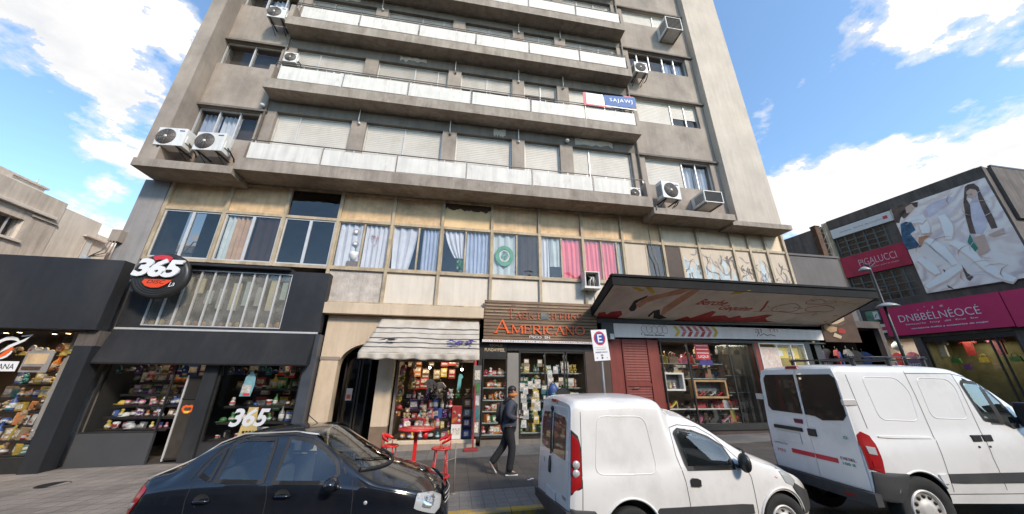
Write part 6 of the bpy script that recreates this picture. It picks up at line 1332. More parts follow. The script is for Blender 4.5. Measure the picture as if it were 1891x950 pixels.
put('garment', 'black', 3.42, 11.0, .75, 'hanging beside the blue backpack', 1.35, .2, grp='dark garment at the door')
# shoe shop
for i, (z, y) in enumerate(((.53, 11.4), (.98, 11.55), (1.42, 11.7), (1.98, 11.8), (2.5, 11.85))):
    row(8.35 if i in (2,) else 7.4, 10.0, y, z, [19, 19, 12, 15, 11][i], [['shoe', 'boot', 'shoe'], ['shoe', 'handbag', 'shoe'], ['shoe', 'shoe'], ['handbag', 'boot'], ['handbag']][i], ['black', 'white', 'red', 'brown', 'tan', 'black', 'yellow', 'grey', 'pink'], 'on the %s shelf of the shoe shop' % ['lowest', 'second', 'middle', 'fourth', 'top'][i], 1.1, board=SHW if i == 1 else SHG, bd=.17)
row(10.0, 11.0, 11.95, 1.0, 6, ['handbag', 'shoe', 'box'], ['brown', 'tan', 'red', 'white'], 'on the low shelf behind the side panes of the shoe shop', board=SHG); row(10.0, 11.0, 11.95, 2.1, 5, ['handbag', 'box'], ['tan', 'yellow', 'white', 'brown'], 'on the high shelf behind the side panes of the shoe shop', board=SHG); row(10.0, 11.0, 11.95, .55, 6, ['boot', 'handbag'], ['red', 'black', 'tan', 'white'], 'on the floor behind the side panes of the shoe shop'); row(10.0, 11.0, 11.95, 1.5, 6, ['handbag', 'shoe'], ['red', 'brown', 'tan', 'white'], 'on the shelf behind the side panes of the shoe shop', board=SHG)
def frame_box(x0, x1, y0, y1, z0, z1, m, label):
    mb = MB(); e = .06
    mb.box(x0, x1, y0, y1, z0, z0+e, m); mb.box(x0, x1, y0, y1, z1-e, z1, m); mb.box(x0, x0+e, y0, y1, z0+e, z1-e, m); mb.box(x1-e, x1, y0, y1, z0+e, z1-e, m); mb.box(x0+e, x1-e, y1-.02, y1-.001, z0+e, z1-e, GM['grey'])
    return single('display_box', mb, None, label, 'display box')
frame_box(7.26, 8.02, 11.25, 11.5, 1.56, 2.16, WHITEP, 'white framed display box at the left of the shoe window'); frame_box(8.34, 9.62, 11.2, 11.5, 1.32, 1.92, WOODL, 'light wooden framed display box in the middle of the shoe window')
put('bottle', 'yellow', 7.5, 11.36, 1.63, 'inside the white framed display box', .8); put('figurine', 'white', 7.65, 11.36, 1.63, 'inside the white framed display box', .9)
for q in range(7): put('shoe', ['black', 'red', 'brown', 'black', 'white', 'black', 'red'][q], 8.5+.15*q, 11.35, 1.39, 'inside the wooden framed display box', .95, .1)
for q in range(5): put('handbag', ['tan', 'brown', 'white', 'tan', 'brown'][q], 9.1+.42*q, 11.75, 2.86, 'hanging in the top of the shoe window', .95)
row(7.35, 10.0, 12.1, .75, 14, ['boot', 'handbag', 'box'], ['black', 'brown', 'tan', 'white', 'grey'], 'in the back row of the shoe shop, low down', 1.2, board=SHG); row(7.35, 10.0, 12.2, 1.7, 13, ['handbag', 'box', 'boot'], ['tan', 'brown', 'yellow', 'white', 'grey', 'blue'], 'in the back row of the shoe shop, half way up', 1.3, board=SHG); row(7.35, 10.0, 12.2, 2.35, 12, ['handbag', 'box', 'handbag'], ['tan', 'brown', 'yellow', 'black', 'white', 'red'], 'in the back row of the shoe shop, high up', 1.3, board=SHG)
# yellow shop, clothes shop, pink store
for q in range(5): put(['plush', 'handbag', 'plush', 'cap', 'plush'][q], ['red', 'pink', 'red', 'red', 'pink'][q], 11.4+.36*q, 11.45, 1.62, 'along the front of the yellow shop', 1.3)
row(11.35, 13.1, 11.55, 1.6, 6, ['handbag', 'box'], ['red', 'yellow', 'green', 'pink', 'black'], 'on the shelf of the yellow shop', 1.2, board=SHW); row(12.1, 13.1, 11.9, 2.2, 5, ['handbag', 'plush'], ['green', 'yellow', 'pink', 'red'], 'on the upper shelf of the yellow shop', 1.2, board=SHW)
for q in range(9): put('garment', ['blue', 'black', 'purple', 'black', 'red', 'blue', 'grey', 'black', 'blue'][q], 14.3+.36*q, 11.95+.1*(q % 2), 2.3-.05*(q % 3), 'on the rail of the dark clothes shop', 1.35)
for q in range(6): p = pf(5.0+.32*q, 2.75, -1.5); put(['garment', 'handbag'][q % 2], ['red', 'orange', 'pink', 'yellow', 'red', 'blue'][q], p.x, p.y, p.z, 'in the cream shop under the magenta sign', 1.2, R(90))
for q in range(9): p = pf(1.7+.32*q, 2.5+.35*(q % 3), -1.2); put(['box', 'handbag', 'garment'][q % 3], ['yellow', 'green', 'pink', 'tan', 'yellow', 'red', 'purple', 'green', 'white'][q], p.x, p.y, p.z, 'behind the glass of the magenta-signed store', 1.4, R(90))
t = thing('board_sign', pf(4.9, 2.2, .5), 'small mauve board with white capitals standing behind the large van', 'sign board')
mb = MB(); fbox(mb, 4.5, 5.2, 2.2, 3.0, .5, .55, pm('mauve_board', (.20, .12, .17), .5, .1)); part('board', mb, None, t); mb = MB(); text_into(mb, 'ENVIO', WHITEP, pf(4.85, 2.7, .552), UL, UZ, .5, .14, .005, bold=.02); part('lettering', mb, None, t)

# ------------------------------------------------------------------ red bar table and stools
t = thing('bar_table', (-.71, 7.8, G(-.7)), 'round red bar table on a single square post in front of the kiosk', 'table')
gz = G(-.7)
mb = MB(); mb.lathe([(0, -.012), (.34, -.012), (.355, -.02), (.36, -.01), (.36, .012), (.35, .018), (0, .018)], (-.71, 7.8, .95), 36, RED); tt = part('table_top', mb, None, t)
mb = MB(); rr = random.Random(3)
for q in range(9): ribbon(mb, [(-.16+.04*q, rr.uniform(-.08, .08)), (-.13+.04*q, rr.uniform(-.06, .1)), (-.1+.04*q, rr.uniform(-.08, .06))], [.01, .025, .01], (-.71, 7.78, .9685+.0006*q), UX, (0, 1, 0), WHITEP, .0005)
part('printed_logo', mb, None, tt)
mb = MB(); mb.box(-.745, -.675, 7.765, 7.835, gz+.03, .938, RED, .006); part('post', mb, None, t)
mb = MB(); mb.lathe([(0, .0), (.25, .0), (.25, .012), (.05, .03), (0, .03)], (-.71, 7.8, gz+.001), 28, RED); part('base', mb, None, t)
mb = MB(); mb.lathe([(.0, 0), (.05, 0), (.062, .12), (.056, .12), (0, .02)], (-.52, 7.62, .80), 16, RED); mb.tube([(-.52, 7.62, .92), (-.52, 7.64, .935)], .01, 5, RED); single('red_bucket', mb, None, 'small red bucket hung below the rim of the red bar table', 'bucket')
def stool(x, y, rz, label, seat=.72):
    t = thing('bar_stool', (x, y, G(x)), label, 'bar stool', 'red bar stools', (0, 0, rz))
    mb = MB(); mb.lathe([(0, -.015), (.15, -.015), (.175, -.01), (.18, .005), (.165, .018), (.12, .012), (0, .010)], (0, 0, seat), 28, RED); part('seat', mb, None, t, True)
    for a in (45, 135, 225, 315):
        c, s = math.cos(R(a)), math.sin(R(a)); mb = MB(); mb.tube([(.13*c, .13*s, seat-.012), (.17*c, .17*s, .3), (.20*c, .20*s, 0)], .011, 7, RED); part('leg', mb, None, t, True)
    mb = MB(); pts = [(.175*math.cos(k*math.pi/12), .175*math.sin(k*math.pi/12), .28) for k in range(25)]; mb.tube(pts, .012, 6, RED, False); part('foot_ring', mb, None, t, True)
    mb = MB(); P = []
    for k in range(15):
        a = R(-95+190*k/14); h = .17*math.cos(R(-80+160*k/14))**.6 if abs(-80+160*k/14) < 89 else 0
        P.append([(.175*math.cos(a), .175*math.sin(a), seat+.05+h*.55), (.185*math.cos(a), .185*math.sin(a), seat+.06+h)])
    mb.grid(P, RED); b = part('backrest', mb, None, t, True); md = b.modifiers.new('thick', 'SOLIDIFY'); md.thickness = .012
    for a in (-85, 0, 85): mb = MB(); mb.tube([(.165*math.cos(R(a)), .165*math.sin(R(a)), seat), (.178*math.cos(R(a)), .178*math.sin(R(a)), seat+(.07 if a else .16))], .009, 6, RED); part('back_rod', mb, None, t, True)
    return t
stool(-.17, 7.05, R(10), 'red metal bar stool with a ring footrest standing right of the red table'); stool(-1.22, 7.9, R(170), 'red metal bar stool half hidden behind the black car, left of the red table', .66)
mb = MB(); mb.tube([(.10, 7.02, G(0)), (.10, 7.02, .80)], .012, 7, IRON); mb.lathe([(0, 0), (.05, 0), (.05, .012), (0, .02)], (.10, 7.02, G(0)), 14, IRON); mb.tube([(.10, 7.02, .56), (-.1, 7.02, .50), (-.14, 7.03, .5)], .008, 5, IRON)
single('metal_stake', mb, None, 'thin dark metal stake standing right beside the red bar stool', 'stake')
mb = MB(); rr = random.Random(15)
for q, (x, y) in enumerate(((1.55, 7.5), (1.62, 7.56))): mb.prism([(0, 0), (.08, .02), (.07, .06), (.01, .05)], (x, y, G(x)+.004), UX, (0, 1, 0), (0, 0, .006), WHITEP)
single('paper_scrap', mb, None, 'crumpled white paper scrap on the paving right of the walking person', 'paper scrap')
for q, (x, y, lb) in enumerate(((4.95, 7.2, 'nearer'), (4.7, 8.0, 'farther'))):
    mb = MB(); mb.prism([(0, 0), (.16, .02), (.15, .06), (.01, .05)], (x, y, G(x)+.004), UX, (0, 1, 0), (0, 0, .006), WHITEP); single('paper_scrap', mb, None, 'flat white scrap on the dark paving between the vans, the %s one' % lb, 'paper scrap')

# ------------------------------------------------------------------ the walking person
PX, PY = 1.24, 8.0; PZ = G(PX)
def skinned(name, joints, edges, mat, parent, root=0, sub=2, local=True, label=None):
    me = bpy.data.meshes.new(name); me.from_pydata([j[0] for j in joints], edges, [])
    o = bpy.data.objects.new(name, me); COL.objects.link(o)
    o.modifiers.new('skin', 'SKIN'); 
    for i, j in enumerate(joints):
        sv = me.skin_vertices[0].data[i]; r = j[1]; sv.radius = r if isinstance(r, tuple) else (r, r); sv.use_root = (i == root)
    md = o.modifiers.new('sub', 'SUBSURF'); md.levels = sub; md.render_levels = sub
    baked(o); o.data.materials.clear(); o.data.materials.append(mat)
    for p in o.data.polygons: p.use_smooth = True
    o.parent = parent; OFF[o] = OFF[parent]
    if label: o['label'] = label
    return o
SKIN = pm('skin', (.36, .19, .11), .55, .1, 6.); HAIR = pm('black_hair', (.012, .010, .010), .55, .3, 20.); JACK = pm('slate_jacket', (.040, .046, .062), .8, .2, 7., .3, 40); TROU = pm('black_trousers', (.012, .012, .014), .85, .2, 6., .2, 30); SHOE = pm('shoe_black', (.02, .02, .02), .5); SOLE = pm('white_sole', (.65, .64, .62), .6)
pr = thing('person', (PX, PY, PZ), 'person walking right in a slate hooded jacket and black trousers, holding a phone', 'person')
bj = [((0, 0, .93), (.10, .13)), ((.01, 0, 1.10), (.09, .12)), ((.03, 0, 1.30), (.10, .15)), ((.05, 0, 1.42), (.07, .10)), ((.065, 0, 1.50), .048), ((.085, 0, 1.56), .07), ((.09, 0, 1.64), (.085, .072)), ((.085, 0, 1.70), .05),
      ((.03, -.17, 1.39), .055), ((-.05, -.22, 1.15), .042), ((.13, -.19, 1.10), .034), ((.20, -.16, 1.13), (.036, .022)),
      ((.03, .17, 1.39), .055), ((.0, .22, 1.14), .042), ((.15, .19, 1.05), .034), ((.22, .17, 1.06), (.036, .022)),
      ((.0, -.09, .88), .085), ((.07, -.09, .50), .06), ((.0, -.09, .10), .042), ((.15, -.09, .04), (.04, .035)),
      ((.0, .09, .88), .085), ((-.10, .09, .52), .06), ((-.36, .09, .22), .042), ((-.32, .09, .09), (.035, .04)),
      ((.125, 0, 1.57), .04)]
be = [(0, 1), (1, 2), (2, 3), (3, 4), (4, 5), (5, 6), (6, 7), (3, 8), (8, 9), (9, 10), (10, 11), (3, 12), (12, 13), (13, 14), (14, 15), (0, 16), (16, 17), (17, 18), (18, 19), (0, 20), (20, 21), (21, 22), (22, 23), (5, 24)]
body = skinned('body', bj, be, SKIN, pr)
# face relief, fingers
mb = MB(); mb.ball((.175, 0, 1.625), .016, SKIN, (1, .8, 1.3), 8)
for s in (-1, 1): mb.ball((.158, s*.03, 1.655), .011, WHITEL, (.6, 1, .8), 8); mb.ball((.163, s*.03, 1.655), .006, BLKINK, n=6); mb.ball((.085, s*.078, 1.635), .022, SKIN, (.8, .4, 1.3), 8)
mb.ball((.160, 0, 1.585), .016, pm('lips', (.30, .10, .08), .5), (.6, 1.3, .5), 8); part('face_features', mb, None, pr, True)
mb = MB()
for hy, hx, hz in ((-.16, .20, 1.13), (.17, .22, 1.06)):
    for k in range(4):
        yy = hy-.024+.016*k; l = [.055, .065, .062, .048][k]
        mb.tube([(hx+.01, yy, hz+.012), (hx+.03+l*.4, yy, hz+.018), (hx+.035+l*.6, yy, hz+.045), (hx+.02+l*.3, yy, hz+.055)], [.009, .0085, .008, .006], 7, SKIN)
    mb.tube([(hx, hy+.03, hz+.01), (hx+.03, hy+.042, hz+.035), (hx+.05, hy+.03, hz+.055)], [.011, .009, .007], 7, SKIN)
part('fingers', mb, None, pr, True)
mb = MB()
for v in (0,):
    mb.ball((.072, 0, 1.675), .098, HAIR, (1.02, .88, .82), 18); mb.ball((.03, 0, 1.61), .08, HAIR, (.75, .95, 1.0), 14)
part('hair', mb, None, pr, True)
jj = [((-.01, 0, .74), (.17, .20)), ((.0, 0, .98), (.16, .195)), ((.015, 0, 1.2), (.145, .19)), ((.03, 0, 1.36), (.125, .175)), ((.045, 0, 1.45), (.085, .10)),
      ((.02, -.18, 1.38), .085), ((-.06, -.235, 1.15), .072), ((.10, -.20, 1.095), .058), ((.155, -.18, 1.11), .05), ((.02, .18, 1.38), .085), ((-.01, .235, 1.14), .072), ((.11, .20, 1.06), .058), ((.165, .18, 1.055), .05), ((-.06, 0, 1.47), (.07, .11))]
skinned('jacket', jj, [(0, 1), (1, 2), (2, 3), (3, 4), (3, 5), (5, 6), (6, 7), (7, 8), (3, 9), (9, 10), (10, 11), (11, 12), (4, 13)], JACK, pr)
skinned('trousers', [((0, 0, 1.0), (.13, .16)), ((.005, -.09, .80), .115), ((.07, -.09, .50), .088), ((.02, -.09, .20), .08), ((.0, -.09, .045), .088), ((.0, .09, .80), .115), ((-.10, .09, .52), .088), ((-.27, .09, .31), .08), ((-.375, .09, .185), .088)], [(0, 1), (1, 2), (2, 3), (3, 4), (0, 5), (5, 6), (6, 7), (7, 8)], TROU, pr)
for M_ in (Matrix.Translation((0, -.09, 0)), Matrix.Translation((-.36, .09, .17)) @ Matrix.Rotation(R(58), 4, 'Y')):
    mb = MB(); b = bmesh.new(); bmesh.ops.create_cube(b, size=1); bmesh.ops.scale(b, vec=(.27, .09, .03), verts=b.verts); bmesh.ops.bevel(b, geom=list(b.edges), offset=.012, segments=2, affect='EDGES'); bmesh.ops.translate(b, vec=(.055, 0, .017), verts=b.verts); mb.join(b, SOLE, M_)
    mb2 = MB(); 
    for q in range(1): pass
    P = []
    for k in range(9):
        t_ = k/8; x = -.07+.25*t_; h = .095*(1-t_)**.7+.035; w_ = .042*math.sin(math.pi*(.12+.8*t_))**.5
        P.append([M_ @ Vector((x, w_*math.cos(a), .03+h*max(0, math.sin(a)))) for a in [math.pi*u_/8 for u_ in range(9)]])
    mb.grid(P, SHOE); part('shoe', mb, None, pr, True)
bp_ = thing('backpack', (PX-.17, PY, PZ+.95), 'dark backpack carried behind the walking person', 'backpack')
mb = MB(); b = bmesh.new(); bmesh.ops.create_cube(b, size=1); bmesh.ops.scale(b, vec=(.17, .28, .46), verts=b.verts); bmesh.ops.bevel(b, geom=list(b.edges), offset=.06, segments=4, affect='EDGES'); 
for f in b.faces: f.smooth = True
mb.join(b, pm('backpack_black', (.02, .02, .024), .75, .2, 9., .2), Matrix.Translation((PX-.19, PY, PZ+1.19)) @ Matrix.Rotation(R(5), 4, 'Y')); part('bag', mb, None, bp_)
for s in (-1, 1): mb = MB(); mb.tube([(PX-.12, PY+s*.10, PZ+1.40), (PX+.02, PY+s*.12, PZ+1.50), (PX+.17, PY+s*.125, PZ+1.36), (PX+.13, PY+s*.15, PZ+1.12), (PX-.08, PY+s*.17, PZ+1.02)], .02, 7, BLKMET); part('strap', mb, None, bp_)
mb = MB(); mb.box(PX+.225, PX+.30, PY-.185, PY-.175, PZ+1.135, PZ+1.26, BLKMET, .003); mb.box(PX+.23, PX+.295, PY-.1745, PY-.174, PZ+1.14, PZ+1.255, GREYINK); single('phone', mb, None, 'dark phone in the raised hand of the walking person', 'phone')
mb = MB(); P = []
for k in range(17):
    a = 2*math.pi*k/16; P.append([(PX+.085+.088*math.cos(a)*(1.02), PY+.084*math.sin(a), PZ+z_) for z_ in (1.525+.01*math.cos(a), 1.56, 1.595+.01*math.cos(a))])
mb.grid(P, pm('orange_scarf', (.50, .17, .045), .8, .2, 9.)); o = part('scarf', mb, None, pr); md = o.modifiers.new('thick', 'SOLIDIFY'); md.thickness = .02; md.offset = 1
# ------------------------------------------------------------------ vehicles
def cargl(name, base, ior=1.9, var=0):
    m, nt, out = _new(name)
    d = N(nt, 'ShaderNodeBsdfPrincipled', ins={'Roughness': .3}); d.inputs['Base Color'].default_value = col4(base)
    g = N(nt, 'ShaderNodeBsdfGlossy', ins={'Roughness': .015}); s = N(nt, 'ShaderNodeMixShader'); L(nt, schlick(nt, ((ior-1)/(ior+1))**2), s.inputs[0]); L(nt, d.outputs[0], s.inputs[1]); L(nt, g.outputs[0], s.inputs[2]); L(nt, s.outputs[0], out.inputs[0]); MATS[name] = m; return m
def carpaint(name, c, dirt, amt, rough=.35, lo=.45, hi=.75):
    return pm(name, c, rough, .03, 1.5, 0, 30, coat=.7, dirt=dirt, dirtamt=amt, dscale=1.4, dstretch=(1, 1, .8), dlo=lo, dhi=hi, spec=.5)
def interp(keys, x):
    if x <= keys[0][0]: return keys[0][1]
    for i in range(len(keys)-1):
        (x0, a), (x1, b) = keys[i], keys[i+1]
        if x <= x1:
            m0 = (b-(keys[i-1][1] if i else a))/(x1-(keys[i-1][0] if i else x0)); m1 = ((keys[i+2][1] if i+2 < len(keys) else b)-a)/((keys[i+2][0] if i+2 < len(keys) else x1)-x0)
            s = (b-a)/(x1-x0)
            if s == 0: m0 = m1 = 0
            else:
                m0 = max(-3*abs(s), min(3*abs(s), m0)) if m0*s > 0 else 0; m1 = max(-3*abs(s), min(3*abs(s), m1)) if m1*s > 0 else 0
            h = x1-x0; t = (x-x0)/h
            return a*(1+2*t)*(1-t)**2+m0*h*t*(1-t)**2+b*t*t*(3-2*t)+m1*h*t*t*(t-1)
    return keys[-1][1]
class Car:
    def __init__(s, root, K, paint, xs, shear=None):
        s.K, s.root, s.paint, s.xs, s.shear = K, root, paint, xs, shear or (lambda x, z: 0)
    def k(s, n, x): return interp(s.K[n], x)
    def section(s, x):
        """half section from the sill up to the roof centre: (y, z)"""
        zb, zs, zt, hw, tw, r, cr = (s.k(n, x) for n in ('zb', 'zs', 'zt', 'hw', 'tw', 'r', 'cr'))
        zs = min(zs, zt-cr-.03); ze = zt-cr                          # edge height of the roof
        r = min(r, (ze-zs)*.8); tw = min(tw, hw-.01)
        P = [(hw*.95, zb), (hw*.985, zb+(zs-zb)*.22), (hw, zb+(zs-zb)*.5), (hw, zb+(zs-zb)*.75), (hw*.985, zs-.02), (hw*.965, zs+.02)]
        a, b = Vector((hw*.965, zs+.02)), Vector((tw, ze-r))
        for t in (.14, .28, .42, .56, .70, .85, 1): P.append(tuple(a.lerp(b, t)))
        for q in (30, 60, 90): P.append((tw-r*1.1*(1-math.cos(R(q))), ze-r+r*math.sin(R(q))))
        y0 = tw-r*1.1
        for t in (.83, .66, .5, .33, .16, 0): P.append((y0*t, ze+cr*(1-t*t)))
        return P
    def Y(s, x, z):
        P = s.section(x)
        for (y0, z0), (y1, z1) in zip(P[:16], P[1:16]):
            if z0 <= z <= z1 or (z1 <= z <= z0): return y0+(y1-y0)*((z-z0)/(z1-z0) if z1 != z0 else 0)
        return P[0][0] if z < P[0][1] else P[15][0]
    def Z(s, x, y):
        P = s.section(x)[5:]; y = abs(y)
        for (y1, z1), (y0, z0) in zip(P, P[1:]):
            if y0 <= y <= y1: return z0+(z1-z0)*((y-y0)/(y1-y0) if y1 != y0 else 0)
        return P[0][1]
    def sp(s, x, z, off=0., side=-1):
        y = s.Y(x, z); e = .008
        if abs(off) < 1e-6: return Vector((x+s.shear(x, z), side*y, z))
        gx = (s.Y(x+e, z)-s.Y(x-e, z))/(2*e); gz = (s.Y(x, z+e)-s.Y(x, z-e))/(2*e); gx, gz = max(-3, min(3, gx)), max(-1.2, min(1.2, gz))
        k = off/math.sqrt(1+gx*gx+gz*gz)
        return Vector((x+s.shear(x, z)-gx*k, side*(y+k), z-gz*k))
    def bead(s, name, poly, mat, r=.006, side=-1, closed=True, off=-.001, rnd=.07):
        """pressed ridge following a rounded outline on the flank"""
        pts = []; n = len(poly)
        for i in range(n):
            p0, p, p1 = Vector(poly[i-1]), Vector(poly[i]), Vector(poly[(i+1) % n])
            a = p+(p0-p).normalized()*min(rnd, (p0-p).length*.45); b = p+(p1-p).normalized()*min(rnd, (p1-p).length*.45)
            for q in range(5): t = q/4; pts.append((a*(1-t)+p*t)*(1-t)+(p*(1-t)+b*t)*t)
            for q in range(1, 5): pts.append(b.lerp(p1+(p-p1).normalized()*min(rnd, (p1-p).length*.45), q/5))
        pts.append(pts[0]); mb = MB(); mb.tube([s.sp(q.x, q.y, off, side) for q in pts], r, 8, mat, False); return part(name, mb, None, s.root, True)
    def body(s, arches, name='body', holes=(), top=()):
        mb = MB(); rows = []
        for x in s.xs:
            P = s.section(x); full = [(-y, z) for y, z in P]+[(y, z) for y, z in P[-2::-1]]
            rows.append([Vector((x+s.shear(x, z), y, z)) for y, z in full])
        V = mb.grid(rows, s.paint, True, False, True)
        for row in (V[0], V[-1][::-1]):
            try: f = mb.bm.faces.new(row); f.smooth = False
            except ValueError: pass
        o = part(name, mb, None, s.root, True)
        cut = MB()
        for x, z, r in arches:
            for sd in (-1, 1): cut.lathe([(0, -.17), (r, -.17), (r, .25), (0, .25)], (x, sd*s.k('hw', x)-(0 if sd < 0 else 0), z), 36, None, 'y') if sd > 0 else cut.lathe([(0, -.25), (r, -.25), (r, .17), (0, .17)], (x, -s.k('hw', x), z), 36, None, 'y')
        me = cut.mesh('arch_cut'); c = bpy.data.objects.new('arch_cut', me); COL.objects.link(c); me.materials.append(BLKMET)
        md = o.modifiers.new('arch', 'BOOLEAN'); md.operation = 'DIFFERENCE'; md.object = c; md.solver = 'EXACT'; md.material_mode = 'TRANSFER'
        c.parent = s.root; baked(o); bpy.data.objects.remove(c)
        if holes or top:                                     # openings for the panes
            def inside(p, poly):
                k = False
                for (xa, za), (xb, zb) in zip(poly, poly[1:]+poly[:1]):
                    if (za > p[1]) != (zb > p[1]) and p[0] < (xb-xa)*(p[1]-za)/(zb-za)+xa: k = not k
                return k
            b = bmesh.new(); b.from_mesh(o.data); kill = []
            for f in b.faces:
                m_ = f.calc_center_median()
                if abs(m_.y) > .3 and abs(f.normal.y) > .5 and any(inside((m_.x, m_.z), h) for h in holes): kill.append(f)
                elif f.normal.z > .2 and any(all(x0f(v.co.y) <= v.co.x <= x1f(v.co.y) and abs(v.co.y) <= ym for v in f.verts) for x0f, x1f, ym in top): kill.append(f)
            bmesh.ops.delete(b, geom=kill, context='FACES'); b.to_mesh(o.data); b.free()
        md = o.modifiers.new('edge', 'EDGE_SPLIT'); md.split_angle = R(42); baked(o)
        return o
    def rimmed(s, poly, side=-1, w=.04):
        s.line('window_rubber', list(poly)+[poly[0], poly[1]], w, RUBB, .0055, side, 8)
    def patch(s, name, poly, mat, off=.004, side=-1, nz=10, nx=18, parent=None, thick=True, rim=None):
        """polygon in (x, z) laid on the flank"""
        mb = MB(); zs_ = [p[1] for p in poly]; z0, z1 = min(zs_), max(zs_)
        def span(z):
            c = []
            for (xa, za), (xb, zb) in zip(poly, poly[1:]+poly[:1]):
                if (za-z)*(zb-z) <= 0 and za != zb: c.append(xa+(xb-xa)*(z-za)/(zb-za))
            return (min(c), max(c)) if c else None
        P = []
        for j in range(nz+1):
            z = z0+(z1-z0)*(.0005+.999*j/nz); sp_ = span(z)
            if not sp_: continue
            P.append([s.sp(sp_[0]+(sp_[1]-sp_[0])*i/nx, z, off, side) for i in range(nx+1)])
        V = mb.grid(P, mat)
        if thick:                                            # a skirt down into the body gives the pane its edge
            loop = V[0]+[r[-1] for r in V[1:-1]]+V[-1][::-1]+[r[0] for r in V[-2:0:-1]]
            co = [v.co.copy() for v in loop]; inn = [Vector((p.x, p.y-side*(off+.006), p.z)) for p in co]
            mb.grid([co, inn], rim or mat, False, False, True)
        return part(name, mb, None, parent or s.root, True)
    def line(s, mb, path, w=.008, m=None, off=.0015, side=-1, n=10):
        nm = None
        if not isinstance(mb, MB): nm, mb = mb, MB()
        pts = []
        for a, b in zip(path, path[1:]):
            for q in range(n): pts.append((a[0]+(b[0]-a[0])*q/n, a[1]+(b[1]-a[1])*q/n))
        pts.append(path[-1]); L_, R_ = [], []
        for i, p in enumerate(pts):
            d = Vector(pts[min(i+1, len(pts)-1)])-Vector(pts[max(0, i-1)]); d.normalize(); nn = Vector((-d.y, d.x))*w/2
            L_.append(s.sp(p[0]+nn.x, p[1]+nn.y, off, side)); R_.append(s.sp(p[0]-nn.x, p[1]-nn.y, off, side))
        mb.grid([L_, R_], m, True)
        if nm: part(nm, mb, None, s.root, True)
    def top_patch(s, name, x0f, x1f, ys, mat, off=.004, nx=12):
        mb = MB(); P = []
        for y in ys: P.append([Vector((x0f(y)+(x1f(y)-x0f(y))*i/nx, y, s.Z(x0f(y)+(x1f(y)-x0f(y))*i/nx, y)+off)) for i in range(nx+1)])
        mb.grid(P, mat); o = part(name, mb, None, s.root, True); return o
    def wheel(s, x, z, r, side, spokes=8, w=.19, hubm=None):
        yc = side*(s.k('hw', x)-.03); d = side
        mb = MB(); prof = [(r*.62, -w), (r*.9, -w), (r*.985, -w*.86), (r, -w*.6), (r, -w*.15), (r*.985, 0), (r*.93, .012), (r*.72, .008), (r*.62, -.01)]
        mb.lathe([(a, b*d) for a, b in prof], (x, yc, z), 40, TYRE, 'y')
        Wn = part('wheel', mb, None, s.root, True)
        mb = MB(); hm = hubm or ALU
        mb.lathe([(a, b*d) for a, b in [(r*.62, -.03), (r*.6, .0), (r*.55, .002), (r*.52, -.02), (r*.3, -.01), (r*.24, .006), (r*.12, .01), (0, .01)]], (x, yc, z), 36, hm, 'y')
        for q in range(spokes):
            a = 2*math.pi*q/spokes; c = Vector((x+r*.42*math.cos(a), yc+d*.0, z+r*.42*math.sin(a)))
            mb.lathe([(r*.07, -.008*d), (0, -.0075*d+.012*d)], c, 10, BLKMET, 'y')
        part('rim', mb, None, Wn, True); return Wn
TYRE = pm('tyre_rubber', (.022, .022, .022), .85, .2, 6., .2, 60)
PLAST = pm('dark_bumper_plastic', (.042, .043, .046), .65, .15, 4., .2, 80, dirt=(.10, .09, .08), dirtamt=.4)
LAMPR = cargl('lamp_red', (.33, .008, .010), 1.5); LAMPW = cargl('lamp_clear', (.40, .41, .41), 1.7); CHROME = pm('lamp_bowl_chrome', (.7, .7, .7), .18, .1, 8., metal=.9); LAMPO = cargl('lamp_amber', (.60, .22, .03), 1.5)
CGD = cargl('dark_van_glass', (.006, .0065, .007), 1.4); GAP = pm('panel_gap', (.02, .02, .02), .8)
CGL = glass('car_glass', (.70, .75, .76), 2.7, .01); CGS = glass('windscreen_glass', (.86, .90, .86), 1.8, .01); SEAT = pm('car_seat_cloth', (.055, .055, .06), .9, .2, 6.); TRIM = pm('car_interior_trim', (.035, .035, .037), .8, .2)
def seats(root, spots, w=.42, zc=.42):
    for x, y in spots:
        mb = MB(); mb.box(x-.2, x+.2, y-w/2, y+w/2, zc, zc+.14, SEAT, .04); mb.box(x-.27, x-.15, y-w/2, y+w/2, zc+.1, zc+.68, SEAT, .05); mb.box(x-.27, x-.17, y-.12, y+.12, zc+.72, zc+.92, SEAT, .04); part('seat', mb, None, root, True)
def steering(root, x, y, z):
    mb = MB(); mb.tube([(x-.06*math.sin(a)*1.0, y+.17*math.cos(a), z+.16*math.sin(a)) for a in [2*math.pi*k/20 for k in range(21)]], .014, 6, TRIM, False); mb.tube([(x, y, z), (x+.25, y, z-.1)], .03, 6, TRIM); part('steering_wheel', mb, None, root, True)
RUBB = pm('window_rubber', (.018, .018, .018), .6)
def frange(a, b, n): return [a+(b-a)*q/n for q in range(n+1)]
TILT = math.atan(.022)

